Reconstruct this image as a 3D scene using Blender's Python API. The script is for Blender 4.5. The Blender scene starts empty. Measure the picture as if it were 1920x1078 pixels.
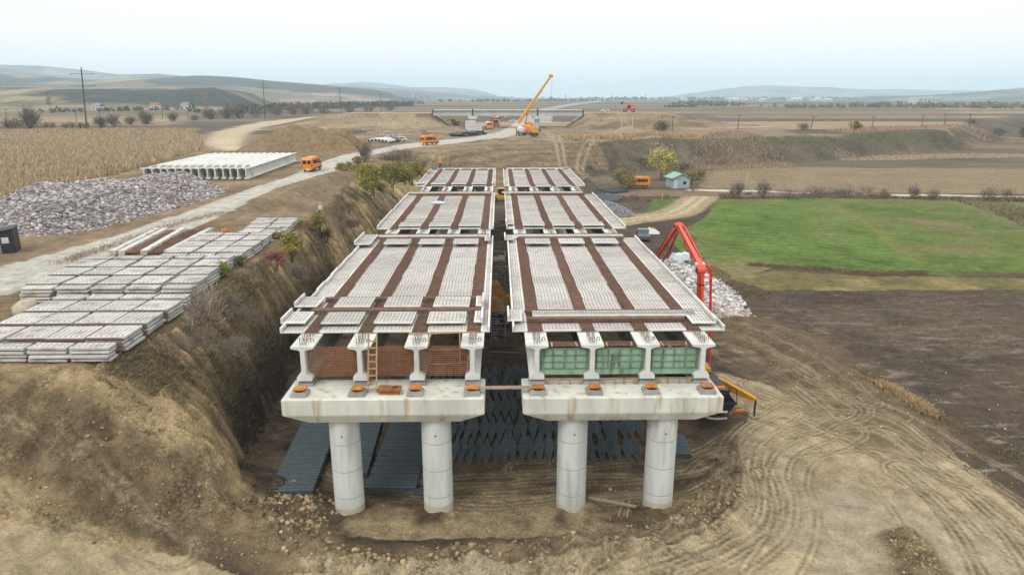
import bpy, math, random
import numpy as np
from mathutils import Vector, Matrix
random.seed(7); np.random.seed(7)
scene = bpy.context.scene
COL = scene.collection
R = math.radians

# ------------------------------------------------------------------ camera model (world metres)
FPX = 1280.0
PITCH = math.atan(357 / FPX); YAW = math.atan(25 * math.cos(PITCH) / FPX); CZ = 21.8
_cy, _sy, _cp, _sp = math.cos(YAW), math.sin(YAW), math.cos(PITCH), math.sin(PITCH)
FW = np.array((_sy * _cp, _cy * _cp, -_sp)); RT = np.array((_cy, -_sy, 0)); UP = np.array((_sy * _sp, _cy * _sp, _cp))

def ray(px, py):
    return FW + (px - 960) / FPX * RT + (539 - py) / FPX * UP

def g(px, py, z=0.0):
    """world x, y of a sight line's meeting with the level z (surveying the photo)"""
    d = ray(px, py); t = (z - CZ) / d[2]
    return (d[0] * t, d[1] * t)

def q(px, py, Y):
    """world point on the sight line at the distance Y"""
    d = ray(px, py); t = Y / d[1]
    return Vector((d[0] * t, Y, CZ + d[2] * t))

# ------------------------------------------------------------------ noise in numpy
_PERM = np.random.RandomState(3).permutation(4096).astype(np.int32)
_VAL = np.random.RandomState(4).rand(4096).astype(np.float32)
def _hash(ix, iy, seed):
    return _VAL[(_PERM[(ix + seed * 131) & 4095] + iy) & 4095]

def vnoise(x, y, seed=0):
    x = np.asarray(x, dtype=np.float32); y = np.asarray(y, dtype=np.float32)
    ix = np.floor(x); iy = np.floor(y)
    fx = x - ix; fy = y - iy; ix = ix.astype(np.int32); iy = iy.astype(np.int32)
    fx = fx * fx * (3 - 2 * fx); fy = fy * fy * (3 - 2 * fy)
    p0 = _PERM[(ix + seed * 131) & 4095]; p1 = _PERM[(ix + 1 + seed * 131) & 4095]
    p0 = _PERM[(p0 + iy) & 4095], _PERM[(p0 + iy + 1) & 4095]; p1 = _PERM[(p1 + iy) & 4095], _PERM[(p1 + iy + 1) & 4095]
    a = _VAL[p0[0]]; b = _VAL[p1[0]]; c = _VAL[p0[1]]; d = _VAL[p1[1]]
    return (a * (1 - fx) + b * fx) * (1 - fy) + (c * (1 - fx) + d * fx) * fy - np.float32(0.5)

def fbm(x, y, scale, octv=4, seed=0, gain=0.5):
    s = 0; a = 1.0; f = 1.0 / scale
    for k in range(octv):
        s = s + a * vnoise((np.asarray(x) * f + 17.3 * k), (np.asarray(y) * f - 9.1 * k), seed + k)
        a *= gain; f *= 2.03
    return s

def sstep(a, b, x):
    t = np.clip((np.asarray(x, dtype=np.float64) - a) / (b - a), 0, 1)
    return t * t * (3 - 2 * t)

def pdist(x, y, pl, maxd=None):
    """distance of points to a polyline; beyond maxd it may come back as 1e3"""
    x = np.asarray(x); y = np.asarray(y)
    if maxd is not None:
        a = np.array(pl); m = (x > a[:, 0].min() - maxd) & (x < a[:, 0].max() + maxd) & (y > a[:, 1].min() - maxd) & (y < a[:, 1].max() + maxd)
        out = np.full(np.shape(x), 1e3)
        if m.any(): out[m] = pdist(x[m], y[m], pl)
        return out
    best = np.full(np.shape(x), 1e12)
    for (ax, ay), (bx, by) in zip(pl[:-1], pl[1:]):
        dx, dy = bx - ax, by - ay; L = dx * dx + dy * dy + 1e-9
        t = np.clip(((x - ax) * dx + (y - ay) * dy) / L, 0, 1)
        best = np.minimum(best, (x - ax - t * dx) ** 2 + (y - ay - t * dy) ** 2)
    return np.sqrt(best)

def pin(x, y, pg):
    """points inside a polygon"""
    r = np.zeros(np.shape(x), dtype=bool)
    n = len(pg)
    for i in range(n):
        ax, ay = pg[i]; bx, by = pg[(i + 1) % n]
        if ay == by: continue
        c = ((ay > y) != (by > y)) & (x < (bx - ax) * (y - ay) / (by - ay) + ax)
        r ^= c
    return r

def smooth_line(pts, n=6):
    """Catmull-Rom through the points"""
    P = [np.array(p, dtype=float) for p in pts]
    P = [2 * P[0] - P[1]] + P + [2 * P[-1] - P[-2]]
    out = []
    for i in range(1, len(P) - 2):
        for k in range(n):
            t = k / n
            out.append(tuple(0.5 * (2 * P[i] + (P[i + 1] - P[i - 1]) * t + (2 * P[i - 1] - 5 * P[i] + 4 * P[i + 1] - P[i + 2]) * t * t
                                    + (3 * P[i] - P[i - 1] - 3 * P[i + 1] + P[i + 2]) * t ** 3)))
    out.append(tuple(P[-2]))
    return out

# ------------------------------------------------------------------ mesh builder
class MB:
    def __init__(s):
        s.v = []; s.f = []; s.m = []; s.c = []; s.mi = 0
    def add(s, vs, fs):
        b = len(s.v); s.v.extend([tuple(p) for p in vs])
        for f in fs:
            s.f.append(tuple(b + i for i in f)); s.m.append(s.mi)
        return s
    def box(s, c, d, rz=0.0, tilt=None):
        hx, hy, hz = d[0] / 2, d[1] / 2, d[2] / 2
        vs = [Vector((x, y, z)) for z in (-hz, hz) for x, y in ((-hx, -hy), (hx, -hy), (hx, hy), (-hx, hy))]
        if tilt is not None: vs = [tilt @ p for p in vs]
        if rz: 
            mz = Matrix.Rotation(rz, 3, 'Z'); vs = [mz @ p for p in vs]
        return s.add([p + Vector(c) for p in vs], [(3, 2, 1, 0), (4, 5, 6, 7), (0, 1, 5, 4), (1, 2, 6, 5), (2, 3, 7, 6), (3, 0, 4, 7)])
    def bb(s, x0, x1, y0, y1, z0, z1):
        return s.box(((x0 + x1) / 2, (y0 + y1) / 2, (z0 + z1) / 2), (x1 - x0, y1 - y0, z1 - z0))
    def bar(s, a, b, w, h=None, caps=True, up=None):
        """square-section bar from a to b"""
        a = Vector(a); b = Vector(b); h = h or w
        d = (b - a).normalized(); u = Vector(up) if up else (Vector((0, 0, 1)) if abs(d.z) < 0.95 else Vector((0, 1, 0)))
        r = d.cross(u).normalized() * (w / 2); t = r.cross(d).normalized() * (h / 2)
        vs = [a - r - t, a + r - t, a + r + t, a - r + t, b - r - t, b + r - t, b + r + t, b - r + t]
        fs = [(0, 4, 5, 1), (1, 5, 6, 2), (2, 6, 7, 3), (3, 7, 4, 0)]
        if caps: fs += [(0, 1, 2, 3), (7, 6, 5, 4)]
        return s.add(vs, fs)
    def tube(s, pts, rad, n=8, caps=True):
        pts = [Vector(p) for p in pts]
        if not hasattr(rad, '__len__'): rad = [rad] * len(pts)
        b = len(s.v); prev = None
        for i, p in enumerate(pts):
            d = (pts[min(i + 1, len(pts) - 1)] - pts[max(i - 1, 0)]).normalized()
            u = Vector((0, 0, 1)) if abs(d.z) < 0.9 else Vector((0, 1, 0))
            if prev is not None: u = prev
            r = d.cross(u).normalized(); t = r.cross(d).normalized(); prev = t
            for k in range(n):
                a = 2 * math.pi * k / n
                s.v.append(tuple(p + (r * math.cos(a) + t * math.sin(a)) * rad[i]))
        for i in range(len(pts) - 1):
            for k in range(n):
                k2 = (k + 1) % n
                s.f.append((b + i * n + k, b + i * n + k2, b + (i + 1) * n + k2, b + (i + 1) * n + k)); s.m.append(s.mi)
        if caps:
            s.f.append(tuple(b + k for k in reversed(range(n)))); s.m.append(s.mi)
            e = b + (len(pts) - 1) * n
            s.f.append(tuple(e + k for k in range(n))); s.m.append(s.mi)
        return s
    def cyl(s, c, r, h, n=16, axis='z', r2=None):
        c = Vector(c); ax = {'x': Vector((1, 0, 0)), 'y': Vector((0, 1, 0)), 'z': Vector((0, 0, 1))}[axis]
        return s.tube([c - ax * h / 2, c + ax * h / 2], [r, r if r2 is None else r2], n)
    def prism(s, prof, a, b, axis='y'):
        """closed 2-D profile swept along an axis from a to b; profile coordinates are the other two axes in order"""
        n = len(prof)
        def pt(u, w, t): return {'x': (t, u, w), 'y': (u, t, w), 'z': (u, w, t)}[axis]
        vs = [pt(u, w, a) for u, w in prof] + [pt(u, w, b) for u, w in prof]
        fs = [(i, (i + 1) % n, n + (i + 1) % n, n + i) for i in range(n)] + [tuple(reversed(range(n))), tuple(range(n, 2 * n))]
        return s.add(vs, fs)
    def build(s, name, mats, parent=None, smooth=False, loc=None, rz=0.0, bevel=0.0):
        me = bpy.data.meshes.new(name)
        me.from_pydata(s.v, [], s.f)
        if not isinstance(mats, (list, tuple)): mats = [mats]
        for m in mats: me.materials.append(m)
        if len(mats) > 1: me.polygons.foreach_set('material_index', s.m)
        if bevel:
            import bmesh
            bm = bmesh.new(); bm.from_mesh(me)
            bmesh.ops.recalc_face_normals(bm, faces=bm.faces)
            bmesh.ops.bevel(bm, geom=bm.edges[:] , offset=bevel, segments=1, affect='EDGES', clamp_overlap=True)
            bm.to_mesh(me); bm.free()
        else:
            import bmesh
            if len(s.f) < 60000:
                bm = bmesh.new(); bm.from_mesh(me); bmesh.ops.recalc_face_normals(bm, faces=bm.faces); bm.to_mesh(me); bm.free()
        if smooth:
            me.polygons.foreach_set('use_smooth', [True] * len(me.polygons))
        me.update()
        o = bpy.data.objects.new(name, me); COL.objects.link(o)
        if parent is not None: o.parent = parent
        if loc is not None: o.location = loc
        if rz: o.rotation_euler = (0, 0, rz)
        return o

def np_mesh(name, V, F, mats, colors=None, smooth=False, matidx=None, rough=None):
    """mesh from numpy arrays; F is (n,4) or (n,3)"""
    V = np.asarray(V, dtype=np.float32); F = np.asarray(F, dtype=np.int32)
    me = bpy.data.meshes.new(name); k = F.shape[1]
    me.vertices.add(len(V)); me.vertices.foreach_set('co', V.ravel())
    me.loops.add(F.size); me.loops.foreach_set('vertex_index', F.ravel())
    me.polygons.add(len(F)); me.polygons.foreach_set('loop_start', np.arange(0, F.size, k, dtype=np.int32))
    if smooth: me.polygons.foreach_set('use_smooth', np.ones(len(F), dtype=bool))
    if not isinstance(mats, (list, tuple)): mats = [mats]
    for m in mats: me.materials.append(m)
    if matidx is not None: me.polygons.foreach_set('material_index', np.asarray(matidx, dtype=np.int32))
    if colors is not None:
        a = me.color_attributes.new('Col', 'FLOAT_COLOR', 'POINT')
        c = np.ones((len(V), 4), dtype=np.float32); c[:, :3] = np.asarray(colors) * ALB
        a.data.foreach_set('color', c.ravel())
    if rough is not None:
        a = me.attributes.new('Crumb', 'FLOAT', 'POINT'); a.data.foreach_set('value', np.asarray(rough, dtype=np.float32))
    me.update(calc_edges=True); me.validate()
    o = bpy.data.objects.new(name, me); COL.objects.link(o)
    return o

def tag(o, label=None, cat=None, group=None, kind=None):
    if label: o['label'] = label
    if cat: o['category'] = cat
    if group: o['group'] = group
    o['kind'] = kind or 'thing'
    return o

def thing(name, label, cat, loc=(0, 0, 0), rz=0.0, group=None):
    o = bpy.data.objects.new(name, None); COL.objects.link(o)
    o.location = loc; o.rotation_euler = (0, 0, rz); o.empty_display_size = 0.3
    return tag(o, label, cat, group)

KIDS = {}
def copy_tree(o, parent=None):
    c = o.copy(); COL.objects.link(c)
    if parent is not None: c.parent = parent
    if o.name not in KIDS: KIDS[o.name] = list(o.children)
    for ch in KIDS[o.name]: copy_tree(ch, c)
    return c

class Kind:
    """first placement moves the prototype itself, later ones copy it"""
    def __init__(s, proto): s.p = proto; s.used = False
    def put(s, loc, rz=0.0, label=None, group=None, tilt=(0, 0), scale=None):
        o = copy_tree(s.p) if s.used else s.p
        if not s.used: KIDS[s.p.name] = list(s.p.children)
        s.used = True
        o.location = loc; o.rotation_euler = (tilt[0], tilt[1], rz)
        o.scale = scale if scale else (1, 1, 1)
        if label: o['label'] = label
        if group: o['group'] = group
        return o

# ------------------------------------------------------------------ materials
def _n(nt, t, **kw):
    n = nt.nodes.new(t)
    for k, v in kw.items(): setattr(n, k, v)
    return n

ALB = 0.74
def mk(name, c1, c2=None, scale=1.5, rough=0.8, bump=0.0, bscale=30.0, metal=0.0, rnd=0.0, stain=None, sfac=0.5, sscale=0.6, streak=False, spec=0.3, lo=0.35, hi=0.65, coat=0.0, dim=True):
    m = bpy.data.materials.new(name); m.use_nodes = True
    nt = m.node_tree; L = nt.links; b = nt.nodes['Principled BSDF']
    b.inputs['Roughness'].default_value = rough; b.inputs['Metallic'].default_value = metal
    b.inputs['Specular IOR Level'].default_value = spec
    if coat: b.inputs['Coat Weight'].default_value = coat; b.inputs['Coat Roughness'].default_value = 0.15
    tc = _n(nt, 'ShaderNodeTexCoord'); oi = _n(nt, 'ShaderNodeObjectInfo')
    off = _n(nt, 'ShaderNodeVectorMath', operation='SCALE'); off.inputs['Scale'].default_value = 37.0
    cx = _n(nt, 'ShaderNodeCombineXYZ')
    for i in range(3): L.new(oi.outputs['Random'], cx.inputs[i])
    L.new(cx.outputs[0], off.inputs[0])
    ad = _n(nt, 'ShaderNodeVectorMath', operation='ADD'); L.new(tc.outputs['Object'], ad.inputs[0]); L.new(off.outputs[0], ad.inputs[1])
    src = ad.outputs[0]
    col = None
    if c2 is None: c2 = tuple(x * 0.82 for x in c1)
    if dim: c1 = tuple(x * ALB for x in c1); c2 = tuple(x * ALB for x in c2)
    if dim and stain: stain = tuple(x * ALB for x in stain)
    no = _n(nt, 'ShaderNodeTexNoise'); no.inputs['Scale'].default_value = scale; no.inputs['Detail'].default_value = 6; no.inputs['Roughness'].default_value = 0.62
    if streak:
        mp = _n(nt, 'ShaderNodeMapping'); mp.inputs['Scale'].default_value = (1, 1, 0.18); L.new(src, mp.inputs[0]); L.new(mp.outputs[0], no.inputs['Vector'])
    else: L.new(src, no.inputs['Vector'])
    rp = _n(nt, 'ShaderNodeMapRange'); rp.inputs[1].default_value = lo; rp.inputs[2].default_value = hi
    L.new(no.outputs['Fac'], rp.inputs[0])
    mx = _n(nt, 'ShaderNodeMix', data_type='RGBA'); mx.inputs[6].default_value = (*c1, 1); mx.inputs[7].default_value = (*c2, 1)
    L.new(rp.outputs[0], mx.inputs[0]); col = mx.outputs[2]
    if stain:
        n2 = _n(nt, 'ShaderNodeTexNoise'); n2.inputs['Scale'].default_value = sscale; n2.inputs['Detail'].default_value = 5
        mp2 = _n(nt, 'ShaderNodeMapping'); mp2.inputs['Scale'].default_value = (2.2, 2.2, 0.3) if streak else (1, 1, 1)
        L.new(src, mp2.inputs[0]); L.new(mp2.outputs[0], n2.inputs['Vector'])
        r2 = _n(nt, 'ShaderNodeMapRange'); r2.inputs[1].default_value = 0.55; r2.inputs[2].default_value = 0.72; r2.inputs[4].default_value = sfac
        L.new(n2.outputs['Fac'], r2.inputs[0])
        m2 = _n(nt, 'ShaderNodeMix', data_type='RGBA'); m2.inputs[7].default_value = (*stain, 1)
        L.new(col, m2.inputs[6]); L.new(r2.outputs[0], m2.inputs[0]); col = m2.outputs[2]
    if rnd:
        hs = _n(nt, 'ShaderNodeHueSaturation')
        rr = _n(nt, 'ShaderNodeMapRange'); rr.inputs[3].default_value = 1 - rnd; rr.inputs[4].default_value = 1 + rnd
        L.new(oi.outputs['Random'], rr.inputs[0]); L.new(rr.outputs[0], hs.inputs['Value']); L.new(col, hs.inputs['Color']); col = hs.outputs[0]
    L.new(col, b.inputs['Base Color'])
    if bump:
        nb = _n(nt, 'ShaderNodeTexNoise'); nb.inputs['Scale'].default_value = bscale; nb.inputs['Detail'].default_value = 5; L.new(src, nb.inputs['Vector'])
        bp = _n(nt, 'ShaderNodeBump'); bp.inputs['Strength'].default_value = bump; bp.inputs['Distance'].default_value = 0.05
        L.new(nb.outputs['Fac'], bp.inputs['Height']); L.new(bp.outputs[0], b.inputs['Normal'])
    return m

def mk_attr(name, rough=0.95, nscale=0.9, amt=0.35, bump=0.6, bscale=3.0, dist=0.12, trans=0.0, fine=9.0):
    """base colour from the painted attribute, broken up by two noises"""
    m = bpy.data.materials.new(name); m.use_nodes = True
    nt = m.node_tree; L = nt.links; b = nt.nodes['Principled BSDF']
    b.inputs['Roughness'].default_value = rough; b.inputs['Specular IOR Level'].default_value = 0.12
    at = _n(nt, 'ShaderNodeAttribute', attribute_name='Col'); tc = _n(nt, 'ShaderNodeTexCoord')
    v = None
    for sc, w in ((nscale, amt), (fine, amt * 0.8)):
        no = _n(nt, 'ShaderNodeTexNoise'); no.inputs['Scale'].default_value = sc; no.inputs['Detail'].default_value = 7; no.inputs['Roughness'].default_value = 0.68
        L.new(tc.outputs['Object'], no.inputs['Vector'])
        r = _n(nt, 'ShaderNodeMapRange'); r.inputs[1].default_value = 0.3; r.inputs[2].default_value = 0.7; r.inputs[3].default_value = 1 - w; r.inputs[4].default_value = 1 + w
        L.new(no.outputs['Fac'], r.inputs[0])
        if v is None: v = r.outputs[0]
        else:
            mm = _n(nt, 'ShaderNodeMath', operation='MULTIPLY'); L.new(v, mm.inputs[0]); L.new(r.outputs[0], mm.inputs[1]); v = mm.outputs[0]
    vm = _n(nt, 'ShaderNodeVectorMath', operation='SCALE'); L.new(at.outputs['Color'], vm.inputs[0]); L.new(v, vm.inputs['Scale'])
    L.new(vm.outputs[0], b.inputs['Base Color'])
    if bump:
        nb = _n(nt, 'ShaderNodeTexNoise'); nb.inputs['Scale'].default_value = bscale; nb.inputs['Detail'].default_value = 8; nb.inputs['Roughness'].default_value = 0.7
        L.new(tc.outputs['Object'], nb.inputs['Vector'])
        bp = _n(nt, 'ShaderNodeBump'); bp.inputs['Strength'].default_value = bump; bp.inputs['Distance'].default_value = dist
        L.new(nb.outputs['Fac'], bp.inputs['Height']); L.new(bp.outputs[0], b.inputs['Normal'])
    return m

M = {}
M['concrete'] = mk('concrete', (0.74, 0.78, 0.735), (0.53, 0.56, 0.53), 1.0, 0.85, 0.2, 20, rnd=0.06, stain=(0.34, 0.34, 0.31), sfac=0.6, sscale=0.9, streak=True)
M['cap_concrete'] = mk('cap_concrete', (0.74, 0.76, 0.67), (0.56, 0.575, 0.51), 0.9, 0.85, 0.15, 20, rnd=0.03, stain=(0.40, 0.25, 0.11), sfac=0.75, sscale=1.05, streak=True)
M['girder_concrete'] = mk('girder_concrete', (0.74, 0.77, 0.72), (0.62, 0.64, 0.60), 0.7, 0.8, 0.1, 16, rnd=0.05, stain=(0.33, 0.30, 0.25), sfac=0.5, sscale=0.6)
M['panel_concrete'] = mk('panel_concrete', (0.80, 0.79, 0.745), (0.66, 0.65, 0.61), 1.6, 0.85, 0.2, 18, rnd=0.13, stain=(0.46, 0.40, 0.32), sfac=0.5, sscale=1.4)
M['old_concrete'] = mk('old_concrete', (0.66, 0.65, 0.61), (0.50, 0.49, 0.46), 1.1, 0.9, 0.25, 14, rnd=0.12, stain=(0.2, 0.18, 0.15), sfac=0.6, sscale=1.1)
M['rust'] = mk('rust', (0.31, 0.19, 0.14), (0.19, 0.115, 0.085), 2.5, 0.85, rnd=0.1, spec=0.15)
M['rebar'] = mk('rebar', (0.26, 0.18, 0.135), (0.17, 0.11, 0.08), 3, 0.8, rnd=0.12, spec=0.15)
M['bearing'] = mk('bearing', (0.62, 0.25, 0.03), (0.33, 0.115, 0.025), 3.0, 0.75, 0.1, 20, rnd=0.12)
M['rusty_plate'] = mk('rusty_plate', (0.40, 0.16, 0.045), (0.20, 0.075, 0.03), 3.0, 0.8, 0.1, 20, rnd=0.1)
M['black'] = mk('black', (0.015, 0.015, 0.016), (0.03, 0.03, 0.03), 3, 0.6)
M['rubber'] = mk('rubber', (0.02, 0.02, 0.02), (0.035, 0.032, 0.03), 4, 0.85)
M['green_form'] = mk('green_form', (0.30, 0.47, 0.33), (0.19, 0.33, 0.22), 1.6, 0.6, 0.05, 20, rnd=0.08, stain=(0.09, 0.055, 0.035), sfac=0.9, sscale=1.6, streak=True)
M['form_rib'] = mk('form_rib', (0.20, 0.32, 0.22), (0.12, 0.10, 0.07), 3, 0.7)
M['timber'] = mk('timber', (0.50, 0.33, 0.17), (0.36, 0.22, 0.11), 4, 0.8, rnd=0.12)
M['old_timber'] = mk('old_timber', (0.36, 0.28, 0.19), (0.25, 0.19, 0.13), 4, 0.85, rnd=0.12)
M['mesh_grey'] = mk('mesh_grey', (0.09, 0.12, 0.135), (0.055, 0.075, 0.085), 3, 0.6, 0.4, 55, rnd=0.15, spec=0.3)
M['steel'] = mk('steel', (0.42, 0.42, 0.41), (0.3, 0.29, 0.28), 3, 0.5, metal=0.3)
M['red'] = mk('red', (0.90, 0.10, 0.045), (0.78, 0.085, 0.04), 1.2, 0.45, rnd=0.03, stain=(0.30, 0.07, 0.04), sfac=0.4, coat=0.2)
M['pipe_red'] = mk('pipe_red', (0.72, 0.025, 0.03), (0.60, 0.025, 0.025), 2, 0.45, coat=0.2)
M['yellow'] = mk('yellow', (0.78, 0.40, 0.02), (0.64, 0.31, 0.02), 1.2, 0.5, rnd=0.03, stain=(0.35, 0.19, 0.05), sfac=0.5)
M['machine_yellow'] = mk('machine_yellow', (0.85, 0.42, 0.03), (0.65, 0.31, 0.03), 1.5, 0.55, stain=(0.2, 0.13, 0.07), sfac=0.6)
M['orange'] = mk('orange', (0.86, 0.27, 0.015), (0.80, 0.24, 0.015), 1.0, 0.4, rnd=0.04, stain=(0.5, 0.22, 0.06), sfac=0.4, coat=0.3)
M['white'] = mk('white', (0.72, 0.72, 0.70), (0.62, 0.62, 0.6), 1.0, 0.55, rnd=0.04)
M['glass'] = mk('glass', (0.018, 0.022, 0.026), (0.03, 0.035, 0.04), 1, 0.12, spec=0.6)
M['dark_paint'] = mk('dark_paint', (0.02, 0.024, 0.03), (0.045, 0.045, 0.045), 2, 0.5, 0.05, 10)
M['car_grey'] = mk('car_grey', (0.12, 0.15, 0.17), (0.10, 0.12, 0.14), 1, 0.35, coat=0.4)
M['lamp_red'] = mk('lamp_red', (0.35, 0.02, 0.02), None, 1, 0.4)
M['lamp_clear'] = mk('lamp_clear', (0.6, 0.6, 0.58), None, 1, 0.3)
M['spray_paint'] = mk('spray_paint', (0.85, 0.13, 0.08), (0.75, 0.16, 0.1), 6, 0.8)
M['tarp'] = mk('tarp', (0.72, 0.76, 0.78), (0.5, 0.56, 0.62), 3, 0.55, 0.2, 6)
M['rock'] = mk('rock', (0.40, 0.37, 0.34), (0.27, 0.25, 0.235), 1.2, 0.92, 0.3, 10, rnd=0.1)
M['mint_roof'] = mk('mint_roof', (0.30, 0.52, 0.40), (0.25, 0.44, 0.34), 1.2, 0.6)
M['house_wall'] = mk('house_wall', (0.42, 0.50, 0.55), (0.36, 0.43, 0.48), 1.2, 0.85)
M['wood_pole'] = mk('wood_pole', (0.13, 0.11, 0.095), (0.09, 0.078, 0.07), 2, 0.9, rnd=0.1)
M['pole_white'] = mk('pole_white', (0.58, 0.57, 0.53), (0.45, 0.44, 0.42), 1, 0.85)
M['bark'] = mk('bark', (0.12, 0.095, 0.075), (0.075, 0.06, 0.048), 3, 0.95, rnd=0.1)
M['twig'] = mk('twig', (0.15, 0.115, 0.09), (0.10, 0.078, 0.062), 3, 0.95, rnd=0.1)
M['pale_twig'] = mk('pale_twig', (0.33, 0.28, 0.22), (0.25, 0.20, 0.16), 3, 0.95)
M['skin'] = mk('skin', (0.5, 0.3, 0.2), None, 3, 0.6)
M['hivis'] = mk('hivis', (0.9, 0.26, 0.02), (0.8, 0.24, 0.02), 4, 0.7)
M['trousers'] = mk('trousers', (0.05, 0.06, 0.09), None, 4, 0.8)
M['ground'] = mk_attr('ground', 0.96, 0.9, 0.34, 1.0, 2.6, 0.22, fine=7.5)
def crumble(m):
    """crumbs and clods of earth: cell-wise tone and dark gaps, where a coarse noise lets them show"""
    nt = m.node_tree; L = nt.links; b = nt.nodes['Principled BSDF']; tc = [n for n in nt.nodes if n.bl_idname == 'ShaderNodeTexCoord'][0]
    src = b.inputs['Base Color'].links[0].from_socket
    ca = _n(nt, 'ShaderNodeAttribute', attribute_name='Crumb')
    for sc, amp in ((5.5, .55), (13.0, .5)):
        vo = _n(nt, 'ShaderNodeTexVoronoi'); vo.inputs['Scale'].default_value = sc; L.new(tc.outputs['Object'], vo.inputs['Vector'])
        mk_ = _n(nt, 'ShaderNodeTexNoise'); mk_.inputs['Scale'].default_value = sc * .12; mk_.inputs['Detail'].default_value = 4; L.new(tc.outputs['Object'], mk_.inputs['Vector'])
        g1 = _n(nt, 'ShaderNodeMapRange'); g1.inputs[1].default_value = .42; g1.inputs[2].default_value = .62; L.new(mk_.outputs['Fac'], g1.inputs[0])
        d1 = _n(nt, 'ShaderNodeMapRange'); d1.inputs[1].default_value = .25; d1.inputs[2].default_value = .75; d1.inputs[3].default_value = 1.08; d1.inputs[4].default_value = 1 - amp; L.new(vo.outputs['Distance'], d1.inputs[0])
        sp = _n(nt, 'ShaderNodeSeparateColor'); L.new(vo.outputs['Color'], sp.inputs[0])
        c1 = _n(nt, 'ShaderNodeMapRange'); c1.inputs[3].default_value = .84; c1.inputs[4].default_value = 1.16; L.new(sp.outputs[0], c1.inputs[0])
        mu = _n(nt, 'ShaderNodeMath', operation='MULTIPLY'); L.new(d1.outputs[0], mu.inputs[0]); L.new(c1.outputs[0], mu.inputs[1])
        mi = _n(nt, 'ShaderNodeMix', data_type='FLOAT'); mi.inputs[2].default_value = 1.0; L.new(mu.outputs[0], mi.inputs[3]); gm = _n(nt, 'ShaderNodeMath', operation='MULTIPLY'); L.new(g1.outputs[0], gm.inputs[0]); L.new(ca.outputs['Fac'], gm.inputs[1]); L.new(gm.outputs[0], mi.inputs[0])
        vm = _n(nt, 'ShaderNodeVectorMath', operation='SCALE'); L.new(src, vm.inputs[0]); L.new(mi.outputs[0], vm.inputs['Scale']); src = vm.outputs[0]
    L.new(src, b.inputs['Base Color'])
crumble(M['ground'])
M['leaf'] = mk_attr('leaf', 0.8, 0.5, 0.12, 0.0)
M['stone'] = mk_attr('stone', 0.92, 2.2, 0.28, 0.6, 12, 0.05, fine=14)
CLOUD = (11.6, 11.3, 11.1); SUN_E = 1.4; HAZE = 0.00018; HAZE_C = (0.68, 0.88, 1.0); EXPO = 0.04; ZEN = 1.75; DENOISE = True
# ================================================================== terrain
CREST = [(-600, 20), (-120, 26), (-60, 31), (-40, 33.2), (-27, 33.6), (-21.4, 34.0), (-20.2, 37.5), (-20.4, 47), (-20.8, 60), (-21.4, 75), (-22.4, 84), (-23.6, 100), (-25, 117), (-26, 142),
         (-22, 162), (-15, 176), (-8, 192), (0.8, 208), (20.7, 212), (33, 226), (40, 233), (61.7, 234), (84, 244), (106.9, 255), (140, 270), (168, 286), (198, 304), (230, 345), (330, 470), (520, 640), (1500, 1250), (4000, 2300), (12000, 4500)]
FOOT = [(-600, 12), (-120, 18), (-60, 23.5), (-40, 25.5), (-27, 27.5), (-19.5, 28.6), (-15.6, 30.5), (-14.3, 33.5), (-15.3, 37.3), (-16.4, 40.6), (-17.2, 50), (-17.6, 58.5), (-17.9, 75), (-18.2, 95), (-18.2, 112), (-17.5, 140),
        (-12, 152), (0, 153), (14, 154), (20, 165), (24, 190), (30, 199), (38.9, 202), (60, 216), (84, 226), (104.4, 236), (140, 258), (186, 285), (235, 330), (350, 460), (560, 620), (1600, 1200), (4100, 2200), (12000, 4300)]
FARC = [(12000, 16000), (-14000, 16000), (-14000, 20)]
CP = CREST + FARC; FP = FOOT + [(12000, 16000), (-14000, 16000), (-14000, 12)]
BERM = smooth_line([g(385, 950, 1.6), g(500, 985, 0.6), g(600, 1040, 0.5), g(760, 1060, 0.4), g(1000, 1035, 0.4), g(1230, 1000, 0.4), g(1345, 940, 0.4), g(1375, 870, 0.3)])
ROAD = [g(*p, 8) for p in ((-60, 575), (0, 556), (130, 515), (225, 470), (330, 441), (400, 412), (450, 384), (520, 352), (590, 331), (640, 318), (660, 305), (705, 290), (760, 279), (830, 272), (905, 262), (945, 258), (985, 250), (1000, 242), (1010, 215),
        (985, 215), (955, 238), (938, 247), (900, 255), (850, 261), (800, 266), (740, 273), (690, 284), (640, 292), (590, 309), (545, 330), (480, 350), (420, 372), (330, 404), (230, 438), (120, 470), (0, 500), (-60, 515))]
ROAD2 = [g(*p, 8) for p in ((455, 283), (420, 283), (380, 270), (400, 248), (470, 232), (560, 221), (660, 214), (760, 211), (760, 215), (660, 220), (580, 228), (500, 238), (462, 252), (452, 268))]
RPATH = smooth_line([g(*p, 0) for p in ((1130, 420), (1180, 412), (1230, 406), (1275, 396), (1310, 372), (1330, 357), (1345, 352))])
RLANE = [g(*p, 0) for p in ((1300, 356), (1400, 358), (1550, 363), (1700, 366), (1920, 369), (2300, 374))]
BLOB = [(-50, 188, 17.0, 12, 4.4), (-60, 183, 9, 9, 2.2), (-42, 182, 9, 8, 2.0), (-52, 194, 9, 7, 1.8)]   # the big heap of excavated earth

def base_h(x, y):
    b = 2.5 * sstep(-7, -22, x) * sstep(44, 34, y)
    b = b + 1.0 * sstep(-30, -60, x) * sstep(44, 34, y)
    return b

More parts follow.
